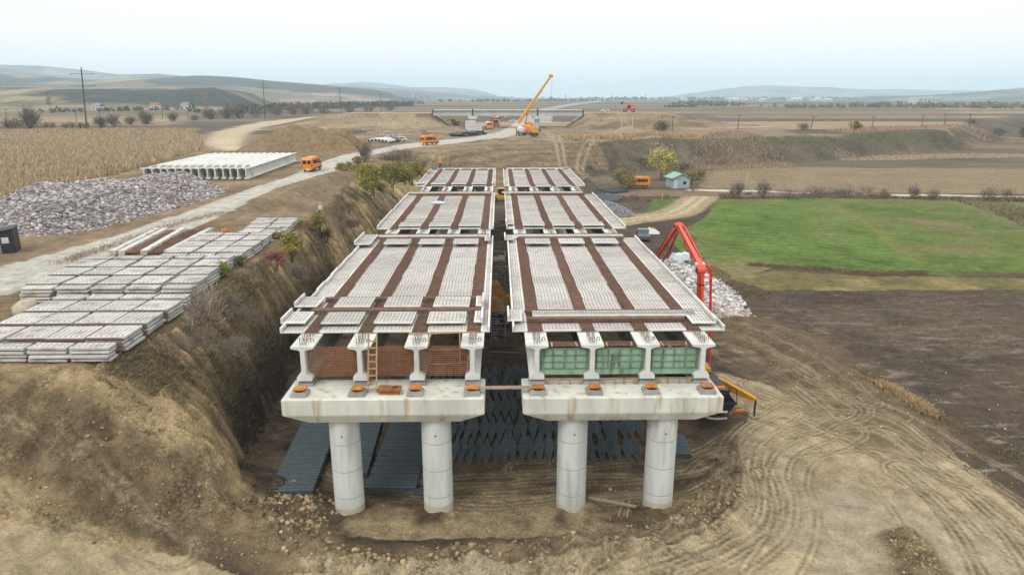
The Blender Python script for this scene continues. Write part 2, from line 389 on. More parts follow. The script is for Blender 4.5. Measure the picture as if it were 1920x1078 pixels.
def height(x, y, detail=True):
    x = np.asarray(x, dtype=np.float64); y = np.asarray(y, dtype=np.float64)
    wx = x + 0.9 * fbm(x, y, 6, 3, 5); wy = y + 0.9 * fbm(x, y, 6, 3, 9)
    far = sstep(60, 220, y)
    wx = np.where(y < 400, wx + 3.2 * far * fbm(x, y, 18, 3, 15), wx); wy = np.where(y < 400, wy + 3.2 * far * fbm(x, y, 18, 3, 19), wy)
    top = pin(wx, wy, CP); infoot = pin(wx, wy, FP)
    dc = pdist(wx, wy, CREST); df = pdist(wx, wy, FOOT)
    p = np.where(top, 1.0, np.where(infoot, df / (df + dc + 1e-6), 0.0))
    b = base_h(x, y)
    pit = sstep(-19, -15, x) * sstep(17, 13.5, x) * sstep(29, 31, y) * sstep(140, 120, y)
    b = b - 0.25 * pit
    H = 8.0 - 1.6 * sstep(260, 600, x - 0.35 * y + 60) * 0
    z = b + (H - b) * np.where((x < -12) & (y > 34), p ** 0.66, p ** 0.92)
    # shoulder rounding at the top of the bank, sag below the road
    z = z - 0.5 * np.where(top, np.exp(-dc / 0.6), 0) * (y < 150)
    sag = sstep(-34.5, -29, x + 0.12 * (100 - y)) * sstep(84, 92, y) * sstep(134, 118, y)
    z = z - 1.9 * sag * top
    slope = 4 * p * (1 - p)
    if detail:
        z = z + slope * (0.9 * fbm(x, y, 3.2, 5, 21) + 0.35 * fbm(x * 2.2, y * 0.7, 1.6, 3, 27) + np.where((x < -12) & (y > 35), 0.75 * fbm(x * .25, y * 1.3, 1.0, 4, 29), 0))
        r = np.abs(fbm(x, y, 2.4, 4, 31))
        rough = 0.10 + 0.25 * sstep(-9, -15, x) * (p < 1)
        z = z + np.where(y < 150, rough * (fbm(x, y, 0.9, 4, 41) * 1.1 + 0.5 * fbm(x, y, 4, 3, 43)), 0) * (1 - 0.75 * top)
        z = z + np.where(y > 150, 0.25 * fbm(x, y, 9, 3, 61), 0) * (y < 3000)
        lum = np.where((y > 205) & (y < 325), np.maximum(fbm(x, y, 11, 5, 63) - .08, 0) * 3.2, 0) * sstep(205, 222, y) * sstep(325, 312, y) * sstep(-70, -58, x) * sstep(68, 55, x)
        z = z + lum * sstep(4, 9, pdist(x, y, ROAD + [ROAD[0]], 12))
    # earth ring left round the pit
    db = pdist(x, y, BERM, 8)
    z = z + 0.75 * np.exp(-(db / 0.95) ** 2) * (0.75 + 1.2 * fbm(x, y, 1.2, 4, 71)) + 0.2 * np.exp(-(db / 2.2) ** 2) * (1 + 2 * fbm(x, y, 0.7, 3, 73))
    # cones of earth against the four front columns
    for cx in (-8.3, -3.4, 3.9, 8.7):
        dd = np.hypot(x - cx, y - 33.0)
        z = z + 0.45 * np.exp(-(dd / 1.25) ** 2) * (1 + 1.0 * fbm(x, y, 0.8, 3, 77))
    for cx, cy, rx, ry, h in BLOB:
        e = ((x - cx) / rx) ** 2 + ((y - cy) / ry) ** 2
        z = z + h * np.clip(1 - e, 0, 1) ** 0.8 * (1 + 0.5 * fbm(x, y, 4, 4, 81))
    # loose hummocks on the near slope
    for cx, cy, rr, h in ((-17.5, 31.5, 1.8, 0.9), (-20, 30.3, 2.0, 0.7), (-15.2, 33.2, 1.2, 0.7), (-25, 31, 2.4, 0.6)):
        z = z + h * np.exp(-((x - cx) ** 2 + (y - cy) ** 2) / rr ** 2) * (1 + 1.2 * fbm(x, y, 0.9, 3, 83)) * (p < 0.9)
    # spoil bank right of the deck and hump near the lower right corner
    dr = pdist(x, y, SPOIL, 9)
    z = z + 1.1 * np.exp(-(dr / 3.2) ** 2) * (1 + 0.25 * fbm(x, y, 1.5, 4, 87))
    dh = pdist(x, y, HUMP, 5)
    z = z + 0.7 * np.exp(-(dh / 1.2) ** 2) * (1 + 1.0 * fbm(x, y, 0.9, 4, 89))
    # approach embankments of the far overpass
    for x0, x1 in ((-95, -40), (38, 78)):
        inner = -31.5 if x0 < 0 else 41.5
        t = sstep(-118, -68, x) if x0 < 0 else sstep(125, 70, x)
        endc = np.clip((inner + 9 - x) / 9, 0, 1) if x0 < 0 else np.clip((x - inner + 9) / 9, 0, 1)
        z = z + 6.6 * t * endc * np.clip((22 - np.abs(y - 334)) / 14, 0, 1)
    return z

SPOIL = smooth_line([g(1400, 600, 1), g(1480, 640, 1), g(1550, 690, 1), g(1610, 740, 0.5), g(1660, 790, 0.3)])
HUMP = [g(1700, 1010, 0.4), g(1730, 1060, 0.4), g(1740, 1100, 0.4)]

def hz(x, y): return float(height(np.array([x]), np.array([y]))[0])

def axis_x():
    f = list(np.arange(-29, 33, 0.12)); s = 0.12; v = f[-1]; right = []
    while v < 11000: s *= 1.045; v += s; right.append(v)
    s = 0.12; v = f[0]; left = []
    while v > -11000: s *= 1.045; v -= s; left.append(v)
    return np.array(left[::-1] + f + right)
def axis_y():
    out = [4.0]; 
    while out[-1] < 22: out.append(out[-1] + 0.6)
    while out[-1] < 50: out.append(out[-1] + 0.105)
    while out[-1] < 13500: out.append(out[-1] + min(max(0.0068 * out[-1] - 0.195, 0.11), 400))
    return np.array(out)

TRACKS = []   # (polyline, wheel offset, width, depth, darkness)
def tr(pts, off=1.0, w=0.28, d=0.07, k=0.5): TRACKS.append((smooth_line([g(px, py, 0.1) for px, py in pts], 8), off, w * .55, d * .45, k))
tr(((1500, 760), (1420, 810), (1395, 860), (1410, 910), (1400, 960), (1330, 1010), (1200, 1055), (1050, 1078)))
tr(((1530, 775), (1440, 815), (1408, 865), (1425, 915), (1420, 960), (1350, 1015), (1250, 1060), (1150, 1090)), 1.0, 0.3, 0.08, 0.6)
tr(((1560, 800), (1470, 835), (1440, 880), (1455, 930), (1440, 985), (1380, 1035), (1300, 1078)), 1.0, 0.25, 0.06, 0.45)
tr(((1345, 690), (1450, 735), (1560, 775), (1700, 830), (1800, 890), (1920, 975)), 1.05, 0.3, 0.06, 0.45)
tr(((1345, 705), (1450, 755), (1550, 800), (1680, 850), (1800, 925), (1930, 1040)), 1.05, 0.3, 0.07, 0.55)
tr(((1400, 770), (1500, 790), (1620, 820), (1720, 880), (1810, 960), (1880, 1078)), 1.05, 0.32, 0.05, 0.35)
tr(((1480, 835), (1600, 825), (1720, 850), (1830, 915), (1925, 1000)), 1.05, 0.26, 0.07, 0.5)
tr(((1360, 660), (1420, 690), (1500, 730), (1570, 780)), 1.0, 0.3, 0.06, 0.5)
tr(((1365, 640), (1440, 680), (1530, 735), (1600, 790)), 1.0, 0.3, 0.06, 0.5)
tr(((640, 880), (800, 900), (960, 895), (1150, 880), (1300, 860), (1380, 820)), 1.0, 0.34, 0.06, 0.4)
tr(((860, 925), (1000, 915), (1200, 910), (1340, 880)), 1.0, 0.3, 0.06, 0.4)
tr(((0, 1012), (150, 1040), (330, 1078)), 1.0, 0.4, 0.04, 0.25)
tr(((1470, 770), (1400, 815), (1378, 860), (1392, 905), (1385, 955), (1310, 1002), (1180, 1045)), 1.0, 0.2, 0.08, 0.55)
tr(((1590, 815), (1500, 850), (1475, 900), (1490, 950), (1480, 1010), (1440, 1078)), 1.0, 0.22, 0.05, 0.35)
tr(((1345, 720), (1440, 770), (1540, 820), (1640, 880), (1720, 960), (1780, 1078)), 1.05, 0.28, 0.05, 0.35)
tr(((1420, 720), (1560, 765), (1720, 815), (1850, 875), (1960, 940)), 1.05, 0.22, 0.07, 0.6)
tr(((1700, 880), (1780, 930), (1850, 1000), (1900, 1078)), 1.05, 0.25, 0.06, 0.5)
tr(((1380, 625), (1460, 665), (1540, 715), (1620, 775)), 0.9, 0.22, 0.05, 0.6)
tr(((1350, 650), (1420, 680), (1500, 722), (1580, 785)), 0.9, 0.22, 0.05, 0.6)
tr(((700, 905), (900, 915), (1100, 900), (1280, 895), (1350, 860)), 1.0, 0.3, 0.05, 0.4)
tr(((980, 870), (1100, 866), (1260, 870), (1360, 845)), 0.9, 0.26, 0.05, 0.45)

def lerp3(c, t, k):
    k = k[:, None]; return c * (1 - k) + np.array(t) * k

def build_ground():
    ax, ay = axis_x(), axis_y()
    X, Y = np.meshgrid(ax, ay); sh = X.shape
    x = X.ravel(); y = Y.ravel()
    z = height(x, y)
    wx = x + 0.7 * fbm(x, y, 3.0, 3, 101); wy = y + 0.7 * fbm(x, y, 3.0, 3, 103)
    bw = sstep(80, 400, y); wx = wx + bw * 5 * fbm(x, y, 30, 3, 105); wy = wy + bw * 3 * fbm(x, y, 30, 3, 107)
    top = pin(wx, wy, CP); inf = pin(wx, wy, FP); slope = inf & ~top
    n1 = fbm(x, y, 5, 5, 111) ; n2 = fbm(x, y, 1.1, 4, 113); n3 = fbm(x, y, 26, 4, 117)
    col = np.tile(np.array((0.105, 0.08, 0.056)), (len(x), 1))       # valley soil
    # ---- dark ploughed land with pale stubble streaks at the right
    col = lerp3(col, (0.155, 0.12, 0.082), sstep(0.05, 0.5, n3) * 0.7)
    st = sstep(0.16, 0.42, fbm(x * 0.55, y * 1.9, 1.0, 4, 119)) * sstep(14, 24, x) * sstep(90, 40, y)
    col = lerp3(col, (0.36, 0.32, 0.27), st * 0.62)
    col = lerp3(col, (0.065, 0.048, 0.034), sstep(0.1, 0.4, fbm(x, y * 1.6, 7, 4, 121)) * 0.6)
    # ---- plateau
    pl = np.array((0.275, 0.205, 0.125)) * (1 + 0.5 * n1[:, None])
    col = np.where(top[:, None], pl, col)
    # ---- slopes: raw cut earth, grassed shoulders
    sl = np.array((0.40, 0.30, 0.165)) * (1 + 0.45 * n1[:, None] + 0.35 * n2[:, None])
    col = np.where(slope[:, None], sl, col)
    cut = slope & (x < -12) & (y > 35) & (y < 140); ga = fbm(x * .25, y * 1.3, 1.0, 4, 29)
    col = np.where(cut[:, None], col * (1 + 1.1 * ga[:, None]) * (.85 + .25 * sstep(-.1, .25, fbm(x, z * 2.2, 1.0, 3, 33))[:, None]), col)
    dk = sstep(0.02, 0.3, fbm(x, y, 4.5, 4, 131)) * sstep(-17.4, -20.5, x) * (x > -26) * (y > 36) * (y < 130)
    col = lerp3(col, (0.22, 0.175, 0.10), dk * 0.7)
    dcr = pdist(x, y, CREST[4:14], 8); veg = sstep(5.0, 0.5, dcr) * (y > 35) * sstep(-0.25, 0.2, fbm(x, y, 3, 4, 133)) * (x > -30) * (x < -16)
    col = lerp3(col, (0.20, 0.17, 0.095), veg * 0.7)
    # earth coloured darker along the foot of the bank beside the first pier
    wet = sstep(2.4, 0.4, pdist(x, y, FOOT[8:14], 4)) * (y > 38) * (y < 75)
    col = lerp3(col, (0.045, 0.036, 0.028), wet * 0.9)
    # near slope: dry yellow earth with darker slips
    ns = sstep(36, 34, y) * sstep(-12.5, -15, x)
    col = lerp3(col, (0.54, 0.42, 0.23), ns * (0.8 + 0.5 * n1).clip(0, 1))
    col = lerp3(col, (0.27, 0.20, 0.115), ns * sstep(0.05, 0.3, fbm(x, y, 2.6, 5, 137)) * 0.85)
    bt = sstep(2.6, 1.2, pdist(x, y, smooth_line([g(-100, 870, 3.2), g(60, 900, 3.0), g(210, 940, 2.4), g(330, 985, 1.7), g(480, 1015, 1.0), g(620, 1045, 0.6)]), 4))
    col = lerp3(col, (0.17, 0.125, 0.075), bt * (0.85 + 0.5 * n2).clip(0, .95))
    # ---- pit floor
    pit = pin(wx, wy, [(-16.5, 44), (-14.5, 34), (-11, 30.5), (12.5, 30.5), (14, 36), (13.5, 45), (14, 70), (18, 128), (-18, 126), (-17.4, 60)])
    pc = np.array((0.145, 0.106, 0.067)) * (1 + 0.5 * n1[:, None] + 0.4 * n2[:, None])
    col = np.where(pit[:, None], pc, col)
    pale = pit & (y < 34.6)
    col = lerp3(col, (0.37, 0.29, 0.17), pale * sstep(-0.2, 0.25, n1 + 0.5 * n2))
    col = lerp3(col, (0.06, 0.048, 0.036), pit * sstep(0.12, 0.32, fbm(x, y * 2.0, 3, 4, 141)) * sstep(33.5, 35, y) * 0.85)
    db = pdist(x, y, BERM, 8)
    col = lerp3(col, (0.28, 0.21, 0.122), sstep(2.6, 1.0, db) * (0.8 + 0.6 * n2).clip(0, 1))
    # ---- haul track round the pit (pale, packed)
    track = pin(wx, wy, [g(*p, 0) for p in ((1345, 700), (1400, 712), (1490, 745), (1600, 785), (1760, 830), (1930, 960), (2300, 1200), (1000, 1250), (600, 1180), (560, 1075), (800, 1070), (1080, 1062), (1290, 1015), (1380, 955), (1398, 890), (1390, 830), (1400, 780), (1340, 720))])
    tc = np.array((0.43, 0.35, 0.22)) * (1 + 0.3 * n1[:, None] + 0.18 * n2[:, None])
    col = np.where(track[:, None], tc, col)
    gr = track * sstep(0.0, 0.35, fbm(x, y, 6, 3, 143)); col = lerp3(col, (0.41, 0.355, 0.25), gr * 0.8)
    tl = pin(wx, wy, [g(-250, 960, 3.4), g(0, 985, 2.6), g(200, 1020, 2.0), g(420, 1058, 1.0), g(620, 1085, 0.6), g(600, 1200, 0.5), g(-300, 1200, 2.5)])
    col = np.where(tl[:, None], np.array((0.45, 0.37, 0.225)) * (1 + 0.25 * n1[:, None]), col)
    hump = sstep(1.6, 0.9, pdist(x, y, HUMP, 5)); col = lerp3(col, (0.26, 0.20, 0.115), hump)
    dr = sstep(6.0, 3.0, pdist(x, y, SPOIL, 9)); col = lerp3(col, (0.19, 0.14, 0.083), dr * (0.85 + 0.5 * n1).clip(0, 1))
    # ---- wheel ruts
    for pl_, off, w, dep, k in TRACKS:
        a = np.array(pl_); m = (x > a[:, 0].min() - 3) & (x < a[:, 0].max() + 3) & (y > a[:, 1].min() - 3) & (y < a[:, 1].max() + 3)
        if not m.any(): continue
        d = pdist(x[m], y[m], pl_)
        rut = np.exp(-((d - off) / w) ** 2) + .8 * np.exp(-((d - off - .34) / (w * .8)) ** 2); ridge = np.exp(-((d - off - .17) / .08) ** 2) + np.exp(-((d - off + .17) / .08) ** 2)
        br = 0.35 + 0.65 * sstep(-0.35, 0.0, fbm(x[m], y[m], 2.2, 3, 151))
        z[m] += -dep * rut * br + dep * 0.5 * ridge * br
        col[m] = lerp3(col[m], (0.17, 0.128, 0.078), (rut * min(1, k * 2.1) * br).clip(0, 1) * (.72 + .28 * np.sin(x[m] * 9 + y[m] * 11)))
        col[m] = lerp3(col[m], (0.62, 0.53, 0.33), (ridge * 0.35 * br).clip(0, 1))
    # ---- haul road over the plateau
    rd = pin(x + 0.22 * fbm(x, y, 3, 3, 161), y + 0.22 * fbm(x, y, 3, 3, 163), ROAD)
    rc = np.array((0.50, 0.49, 0.425)) * (1 + 0.10 * n1[:, None] + 0.05 * n2[:, None])
    dx = fbm(x * 3.0, y * 0.12, 1.0, 3, 165)
    rc = rc * (1 + 0.12 * dx[:, None])
    col = np.where((rd & top)[:, None], rc, col)
    r2 = pin(x, y, ROAD2); col = np.where((r2 & top)[:, None], np.array((0.52, 0.44, 0.29)) * (1 + 0.2 * n1[:, None]), col)
    # ---- green fields
    wx2 = x + 0.5 * fbm(x, y, 4, 3, 171); wy2 = y + 0.8 * fbm(x, y, 4, 3, 173)
    G = [g(*p, 0) for p in ((1348, 374), (1500, 372), (1700, 374), (1925, 380), (2300, 384), (2300, 512), (1925, 512), (1800, 517), (1640, 510), (1450, 500), (1400, 520), (1345, 528), (1290, 490), (1262, 452), (1285, 430), (1320, 408))]
    gf = pin(wx2, wy2, G)
    gc = np.array((0.118, 0.185, 0.037)) * (1 + 0.4 * n1[:, None] + 0.4 * n2[:, None] + 0.1 * np.sin((x * .35 + y) * 2.4 + 2 * n3)[:, None] * sstep(-.3, .2, n3)[:, None])
    gc = lerp3(gc, (0.23, 0.205, 0.085), sstep(-0.06, 0.36, fbm(x, y, 11, 4, 175)) * (0.4 + 0.6 * sstep(106, 90, y)))
    gc = lerp3(gc, (0.27, 0.21, 0.12), sstep(3.0, 0.6, pdist(x, y + 1.3 * fbm(x, y, 5, 3, 176), [g(1700, 412, 0), g(1800, 425, 0)], 6)) * 0.6)
    gc = lerp3(gc, (0.20, 0.215, 0.06), sstep(1.7, 0.5, pdist(x, y, [g(1560, 382, 0), g(1640, 430, 0), g(1720, 490, 0)], 4)) * 0.75)
    dkg = pin(x, y, [g(1560, 382, 0), g(1640, 430, 0), g(1720, 490, 0), g(1925, 512, 0), g(1925, 440, 0), g(1800, 385, 0), g(1700, 374, 0)])
    gc = np.where(dkg[:, None], gc * np.array((0.98, 0.90, 0.98)), gc)
    gc = lerp3(gc, (0.20, 0.185, 0.10), pin(wx2, wy2, [g(1790, 374, 0), g(1860, 415, 0), g(1930, 440, 0), g(2300, 480, 0), g(2300, 380, 0)]) * 0.65)
    col = np.where(gf[:, None], gc, col)
    for pts, c, k in ((((1405, 497), (1500, 506), (1620, 514), (1730, 510)), (0.12, 0.08, 0.05), 0.9), (((1790, 512), (1930, 515)), (0.12, 0.09, 0.055), 0.8)):
        dd = pdist(x, y + 0.8 * fbm(x, y, 2, 3, 177), [g(a, b, 0) for a, b in pts], 4); col = lerp3(col, c, sstep(1.3, 0.5, dd) * k)
    ys = pin(wx2, wy2, [g(*p, 0) for p in ((1375, 522), (1450, 506), (1640, 518), (1925, 520), (2300, 520), (2300, 546), (1925, 543), (1600, 543), (1440, 545))])
    yc = np.array((0.19, 0.17, 0.065)) * (1 + 0.4 * n1[:, None] + 0.25 * n2[:, None])
    yc = lerp3(yc, (0.34, 0.26, 0.12), sstep(0.05, 0.3, fbm(x, y, 5, 3, 181)) * 0.7); col = np.where(ys[:, None], yc, col)
    g2 = pin(wx2, wy2, [g(*p, 0) for p in ((1222, 374), (1288, 372), (1283, 388), (1250, 404), (1215, 402))]); col = np.where(g2[:, None], np.array((0.11, 0.17, 0.04)), col)
    # ---- the dirt path up to the lane
    dp = pdist(x + 0.4 * fbm(x, y, 2, 3, 183), y, RPATH, 8)
    col = lerp3(col, (0.40, 0.32, 0.19), sstep(4.6, 3.2, dp)); 
    col = lerp3(col, (0.62, 0.53, 0.35), (np.exp(-((dp - 1.1) / 0.65) ** 2)).clip(0, 1) * 0.8 * (dp < 5))
    dl = pdist(x, y + 0.6 * fbm(x, y, 6, 3, 185), RLANE, 8); col = lerp3(col, (0.66, 0.60, 0.46), sstep(2.2, 1.2, dl))
    vg = ~inf & (y > 154) & (x > 25) & ~(dl < 2)
    ban = pin(wx, wy, [g(*p, 0) for p in ((1310, 352), (1335, 318), (1500, 314), (1930, 317), (2400, 318), (2400, 366), (1920, 364), (1600, 360))])
    col = np.where((vg & ban)[:, None], np.array((0.28, 0.215, 0.125)) * (1 + 0.2 * n1[:, None] + 0.12 * fbm(x * 0.02, y, 1.3, 2, 187)[:, None]), col)
    wetl = vg & ~ban
    wc = np.array((0.155, 0.12, 0.082)) * (1 + 0.6 * fbm(x * 0.25, y, 6, 4, 189)[:, None])
    wc = lerp3(wc, (0.27, 0.19, 0.125), sstep(0.05, 0.3, fbm(x * 0.2, y, 9, 4, 191)) * 0.8)
    wc = lerp3(wc, (0.125, 0.135, 0.055), sstep(0.15, 0.35, fbm(x * 0.2, y, 10, 3, 193)) * 0.6)
    col = np.where(wetl[:, None], wc, col)
    # right terrace slope: dark scrubby grass
    ts = slope & (x + 16 * fbm(x, y, 14, 4, 207) > 27) & (y > 165)
    col = np.where(ts[:, None], np.array((0.135, 0.112, 0.08)) * (1 + 0.6 * n1[:, None] + 0.35 * n3[:, None]), col)
    col = lerp3(col, (0.11, 0.125, 0.05), (sstep(7, 1, pdist(x, y, CREST[20:28], 9)) * (x > 45) * (y < 330)) * sstep(-0.1, 0.25, n3) * 0.8)
    # abutment face: benches of cut earth
    ab = slope & (x > -16) & ~ts & (y > 128)
    bench = 0.5 + 0.5 * np.sin(z * 5.2 + 1.5 * n1)
    col = np.where(ab[:, None], np.array((0.25, 0.19, 0.115)) * (1 + 0.35 * n1[:, None]) * (0.72 + 0.4 * bench[:, None]), col)
    # ---- maize stubble at the left and field strips beyond
    cf = pin(wx, wy, CORN); col = np.where((cf & top)[:, None], np.array((0.30, 0.22, 0.125)) * (1 + 0.25 * n2[:, None]), col)
    far = top & (y > 235)
    wv = y + 14 * fbm(x, y, 160, 3, 201); lane = np.log(np.maximum(wv, 1)) * 7.5
    k = np.floor(lane).astype(np.int64); kx = np.floor((x + 40 * _hash(k, k * 0, 5)) / (60 + 0.25 * y)).astype(np.int64)
    h = _hash(k, kx, 11)
    pal = np.array(((0.30, 0.225, 0.14), (0.20, 0.155, 0.105), (0.35, 0.265, 0.16), (0.15, 0.12, 0.09), (0.26, 0.20, 0.13), (0.125, 0.105, 0.08), (0.19, 0.175, 0.095), (0.36, 0.28, 0.18)))
    fc = pal[(h * 7.999).astype(int)] * (1 + 0.25 * fbm(x, y * 2, 25, 3, 203)[:, None])
    fc = fc * (1 - 0.35 * sstep(300, 1500, y)[:, None])
    ff = far & ~rd & ~r2
    near = np.abs(x - 5) < 58
    col = np.where((ff & ~(near & (y < 345)))[:, None], fc, col)
    col = lerp3(col, (0.12, 0.145, 0.05), (pin(x, y, [g(855, 233, 8), g(880, 218, 8), g(770, 216, 8), g(800, 226, 8), g(835, 238, 8)]) * 1.0))
    # the motorway under construction running to the horizon
    mw = [g(1000, 230, 8), g(1012, 212, 8), g(1040, 203, 8), g(1085, 194.5, 8), g(1130, 190, 8)]
    dm = pdist(x, y, mw, 80); col = lerp3(col, (0.40, 0.39, 0.37), ((dm < 9 + 0.004 * y) & (y > 300)) * 0.9)
    dm2 = pdist(x, y, [g(1020, 214, 8), g(1060, 202, 8), g(1100, 195, 8), g(1140, 191, 8)], 20); col = lerp3(col, (0.13, 0.12, 0.11), ((dm2 < 5) & (y > 420)) * 0.9)
    # grey-brown rough lands round the overpass
    emb = (y > 300) & (y < 364) & (((x > -112) & (x < -28)) | ((x > 36) & (x < 130)))
    rough = ((top & (y > 205) & (y < 345) & near) | emb) & ~rd & ~r2
    col = np.where(rough[:, None], np.array((0.285, 0.22, 0.14)) * (1 + 0.45 * fbm(x, y * 2, 8, 4, 211)[:, None]), col)
    col = lerp3(col, (0.17, 0.125, 0.078), rough * sstep(0.02, 0.22, fbm(x, y * 1.8, 11, 5, 215)) * 0.75)
    col = lerp3(col, (0.42, 0.34, 0.21), rough * sstep(0.1, 0.3, fbm(x * .5, y * 2.5, 9, 4, 217)) * 0.6)
    for pl_ in ([g(1075, 318, 3), g(1062, 290, 7), g(1048, 270, 8), g(1030, 252, 8), g(1005, 243, 8)], [g(1100, 300, 5), g(1090, 275, 8), g(1130, 255, 8), g(1180, 243, 8)], [g(640, 232, 8), g(720, 240, 8), g(800, 246, 8), g(850, 250, 8)]):
        dd = pdist(x, y, smooth_line(pl_), 6); col = lerp3(col, (0.43, 0.35, 0.225), (top | slope) * np.exp(-((np.abs(dd - .9)) / .5) ** 2) * .8)
    et = emb & (np.abs(y - 334 + 1.5 * n1) < 6); col = np.where(et[:, None], np.array((0.46, 0.385, 0.26)) * (1 + 0.2 * n1[:, None]), col)
    for cx, cy, rx, ry, hh in BLOB:
        e = ((x - cx) / rx) ** 2 + ((y - cy) / ry) ** 2
        col = lerp3(col, (0.27, 0.19, 0.105), sstep(1.05, 0.9, e) * (1 + 0.9 * fbm(x, y, 3, 3, 213)).clip(0, 1))
    crumb = np.full(len(x), .55); crumb[slope] = .7; crumb[pit] = .6; crumb[gf | ys] = .35; crumb[track | tl] = .2; crumb[(rd | r2) & top] = .0
    crumb = np.maximum(crumb, .9 * sstep(2.6, 1.0, db)); crumb = np.maximum(crumb, .9 * hump); crumb = np.maximum(crumb, ns * (1 - tl) * .7); crumb[far] = .3
    V = np.stack((x, y, z), axis=1)
    ny, nx = sh; idx = np.arange(nx * ny).reshape(ny, nx)
    F = np.stack((idx[:-1, :-1], idx[:-1, 1:], idx[1:, 1:], idx[1:, :-1]), axis=-1).reshape(-1, 4)
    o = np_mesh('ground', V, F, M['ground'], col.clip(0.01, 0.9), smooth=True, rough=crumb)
    tag(o, 'bare earth, tracks and fields of the valley and terrace', None, None, 'structure')
    return o
CORN = [g(*p, 8) for p in ((-400, 420), (-100, 400), (0, 378), (150, 345), (290, 308), (345, 290), (378, 282), (385, 262), (360, 248), (400, 240), (440, 233), (330, 232), (180, 241), (0, 247), (-300, 250))]
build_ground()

# ================================================================== hills
def hill(name, Y, prof, front, back, label, c1, c2, base=7.0, seed=1, nx=220, ny=26, wood=0.0):
    pr = [q(px, py, Y) for px, py in prof]
    xs = np.linspace(pr[0].x, pr[-1].x, nx); zs = np.interp(xs, [p.x for p in pr], [p.z for p in pr])
    t = np.concatenate((np.linspace(0, 1, ny), np.linspace(1, 0, 8)[1:]))
    yy = np.concatenate((np.linspace(Y - front, Y, ny), np.linspace(Y, Y + back, 8)[1:]))
    X = np.tile(xs, (len(t), 1)); YY = np.tile(yy[:, None], (1, nx)); T = np.tile(t[:, None], (1, nx))
    S = T ** 0.8
    hgt = (zs - base)[None, :]
    Z = base - 3 + (hgt + 3) * S + hgt * 0.55 * fbm(X, YY, front * 0.35, 5, seed) * np.sin(np.pi * T.clip(0, 1))
    e = np.minimum(1, np.minimum(np.arange(nx), np.arange(nx)[::-1]) / 12.0)[None, :]
    Z = base - 3 + (Z - base + 3) * (e ** 0.7)
    n = fbm(X * 0.6, YY * 2, front * 0.25, 4, seed + 9)
    col = np.array(c1)[None, None, :] * (1 - sstep(-0.1, 0.25, n))[..., None] + np.array(c2)[None, None, :] * sstep(-0.1, 0.25, n)[..., None]
    lu = np.floor((X + .35 * YY) / (front * .16)).astype(np.int64); lv = np.floor(T * 9 + 1.2 * fbm(X, YY, front * .5, 3, seed + 41)).astype(np.int64)
    col = col * (.62 + .8 * _hash(lu, lv, seed))[..., None]
    if wood:
        w = sstep(0.0, 0.05, fbm(X, YY * 1.5, front * 0.3, 4, seed + 33) + wood - 0.5)
        col = col * (1 - w[..., None]) + np.array((0.036, 0.038, 0.030)) * w[..., None]
    V = np.stack((X.ravel(), YY.ravel(), Z.ravel()), axis=1); m, k = X.shape
    idx = np.arange(m * k).reshape(m, k)
    F = np.stack((idx[:-1, :-1], idx[:-1, 1:], idx[1:, 1:], idx[1:, :-1]), axis=-1).reshape(-1, 4)
    o = np_mesh(name, V, F, M['hill'], col.reshape(-1, 3), smooth=True)
    return tag(o, label, None, None, 'structure')
M['hill'] = mk_attr('hill', 0.97, 0.012, 0.25, 0.0, fine=0.08)
hill('hills', 1250, ((-500, 158), (-200, 160), (0, 164), (180, 166), (330, 166), (400, 166), (432, 174), (462, 190)), 420, 500, 'near grassy terrace at the left', (0.23, 0.185, 0.105), (0.13, 0.125, 0.06), seed=3, wood=0.44)
hill('hills', 1180, ((225, 188), (250, 178), (280, 170), (330, 168), (400, 164.5), (420, 170), (440, 178), (466, 191)), 130, 120, 'dark wooded spur at the end of the near terrace', (0.062, 0.052, 0.038), (0.045, 0.04, 0.032), seed=5, wood=0.9)
hill('hills', 2600, ((-500, 132), (-100, 136), (0, 139), (200, 150), (290, 145), (380, 142), (440, 145), (520, 153), (620, 160), (700, 168), (745, 178), (790, 184)), 1100, 700, 'long hill of brown fields and dark woods', (0.25, 0.19, 0.125), (0.13, 0.11, 0.07), seed=13, wood=0.52)
hill('hills', 4600, ((-500, 112), (-100, 118), (0, 122), (75, 124), (150, 131), (220, 140), (300, 139), (420, 150), (560, 158), (760, 168), (930, 181)), 1300, 900, 'pale blue ridge at the left skyline', (0.2, 0.17, 0.13), (0.12, 0.12, 0.09), seed=23, wood=0.5)
hill('hills', 7500, ((520, 166), (600, 160), (680, 153.5), (730, 158), (770, 164), (830, 164), (890, 168), (930, 178), (950, 184)), 1500, 900, 'faint blue hills on the middle skyline', (0.16, 0.15, 0.12), (0.1, 0.1, 0.08), seed=33, wood=0.4)
hill('hills', 7200, ((1230, 184), (1250, 178), (1300, 175), (1350, 168), (1400, 162), (1440, 160.5), (1500, 163), (1600, 167), (1700, 169), (1800, 170), (2000, 172), (2400, 172)), 1500, 900, 'pale blue hill on the right skyline', (0.19, 0.17, 0.13), (0.12, 0.12, 0.09), seed=43, wood=0.35)
hill('hills', 3600, ((1580, 184), (1640, 182), (1740, 179), (1800, 175), (1860, 170), (1920, 165), (2100, 158), (2400, 152)), 1000, 800, 'hazy wooded hill at the right edge', (0.2, 0.17, 0.12), (0.1, 0.1, 0.075), seed=53, wood=0.45)
# ================================================================== the viaduct
PIERS = [33.2, 63.8, 94.4, 125.0]
LBX = [-10.3, -7.35, -4.38, -1.45]; RBX = [1.95, 4.87, 7.82, 10.73]
ZT = 9.3                      # top of the girders
CAPZ = 7.05

def ord_(n): return ('first', 'second', 'third', 'fourth', 'fifth', 'sixth', 'seventh', 'eighth', 'ninth', 'tenth', 'eleventh', 'twelfth', 'thirteenth', 'fourteenth', 'fifteenth', 'sixteenth', 'seventeenth', 'eighteenth', 'nineteenth', 'twentieth')[n]

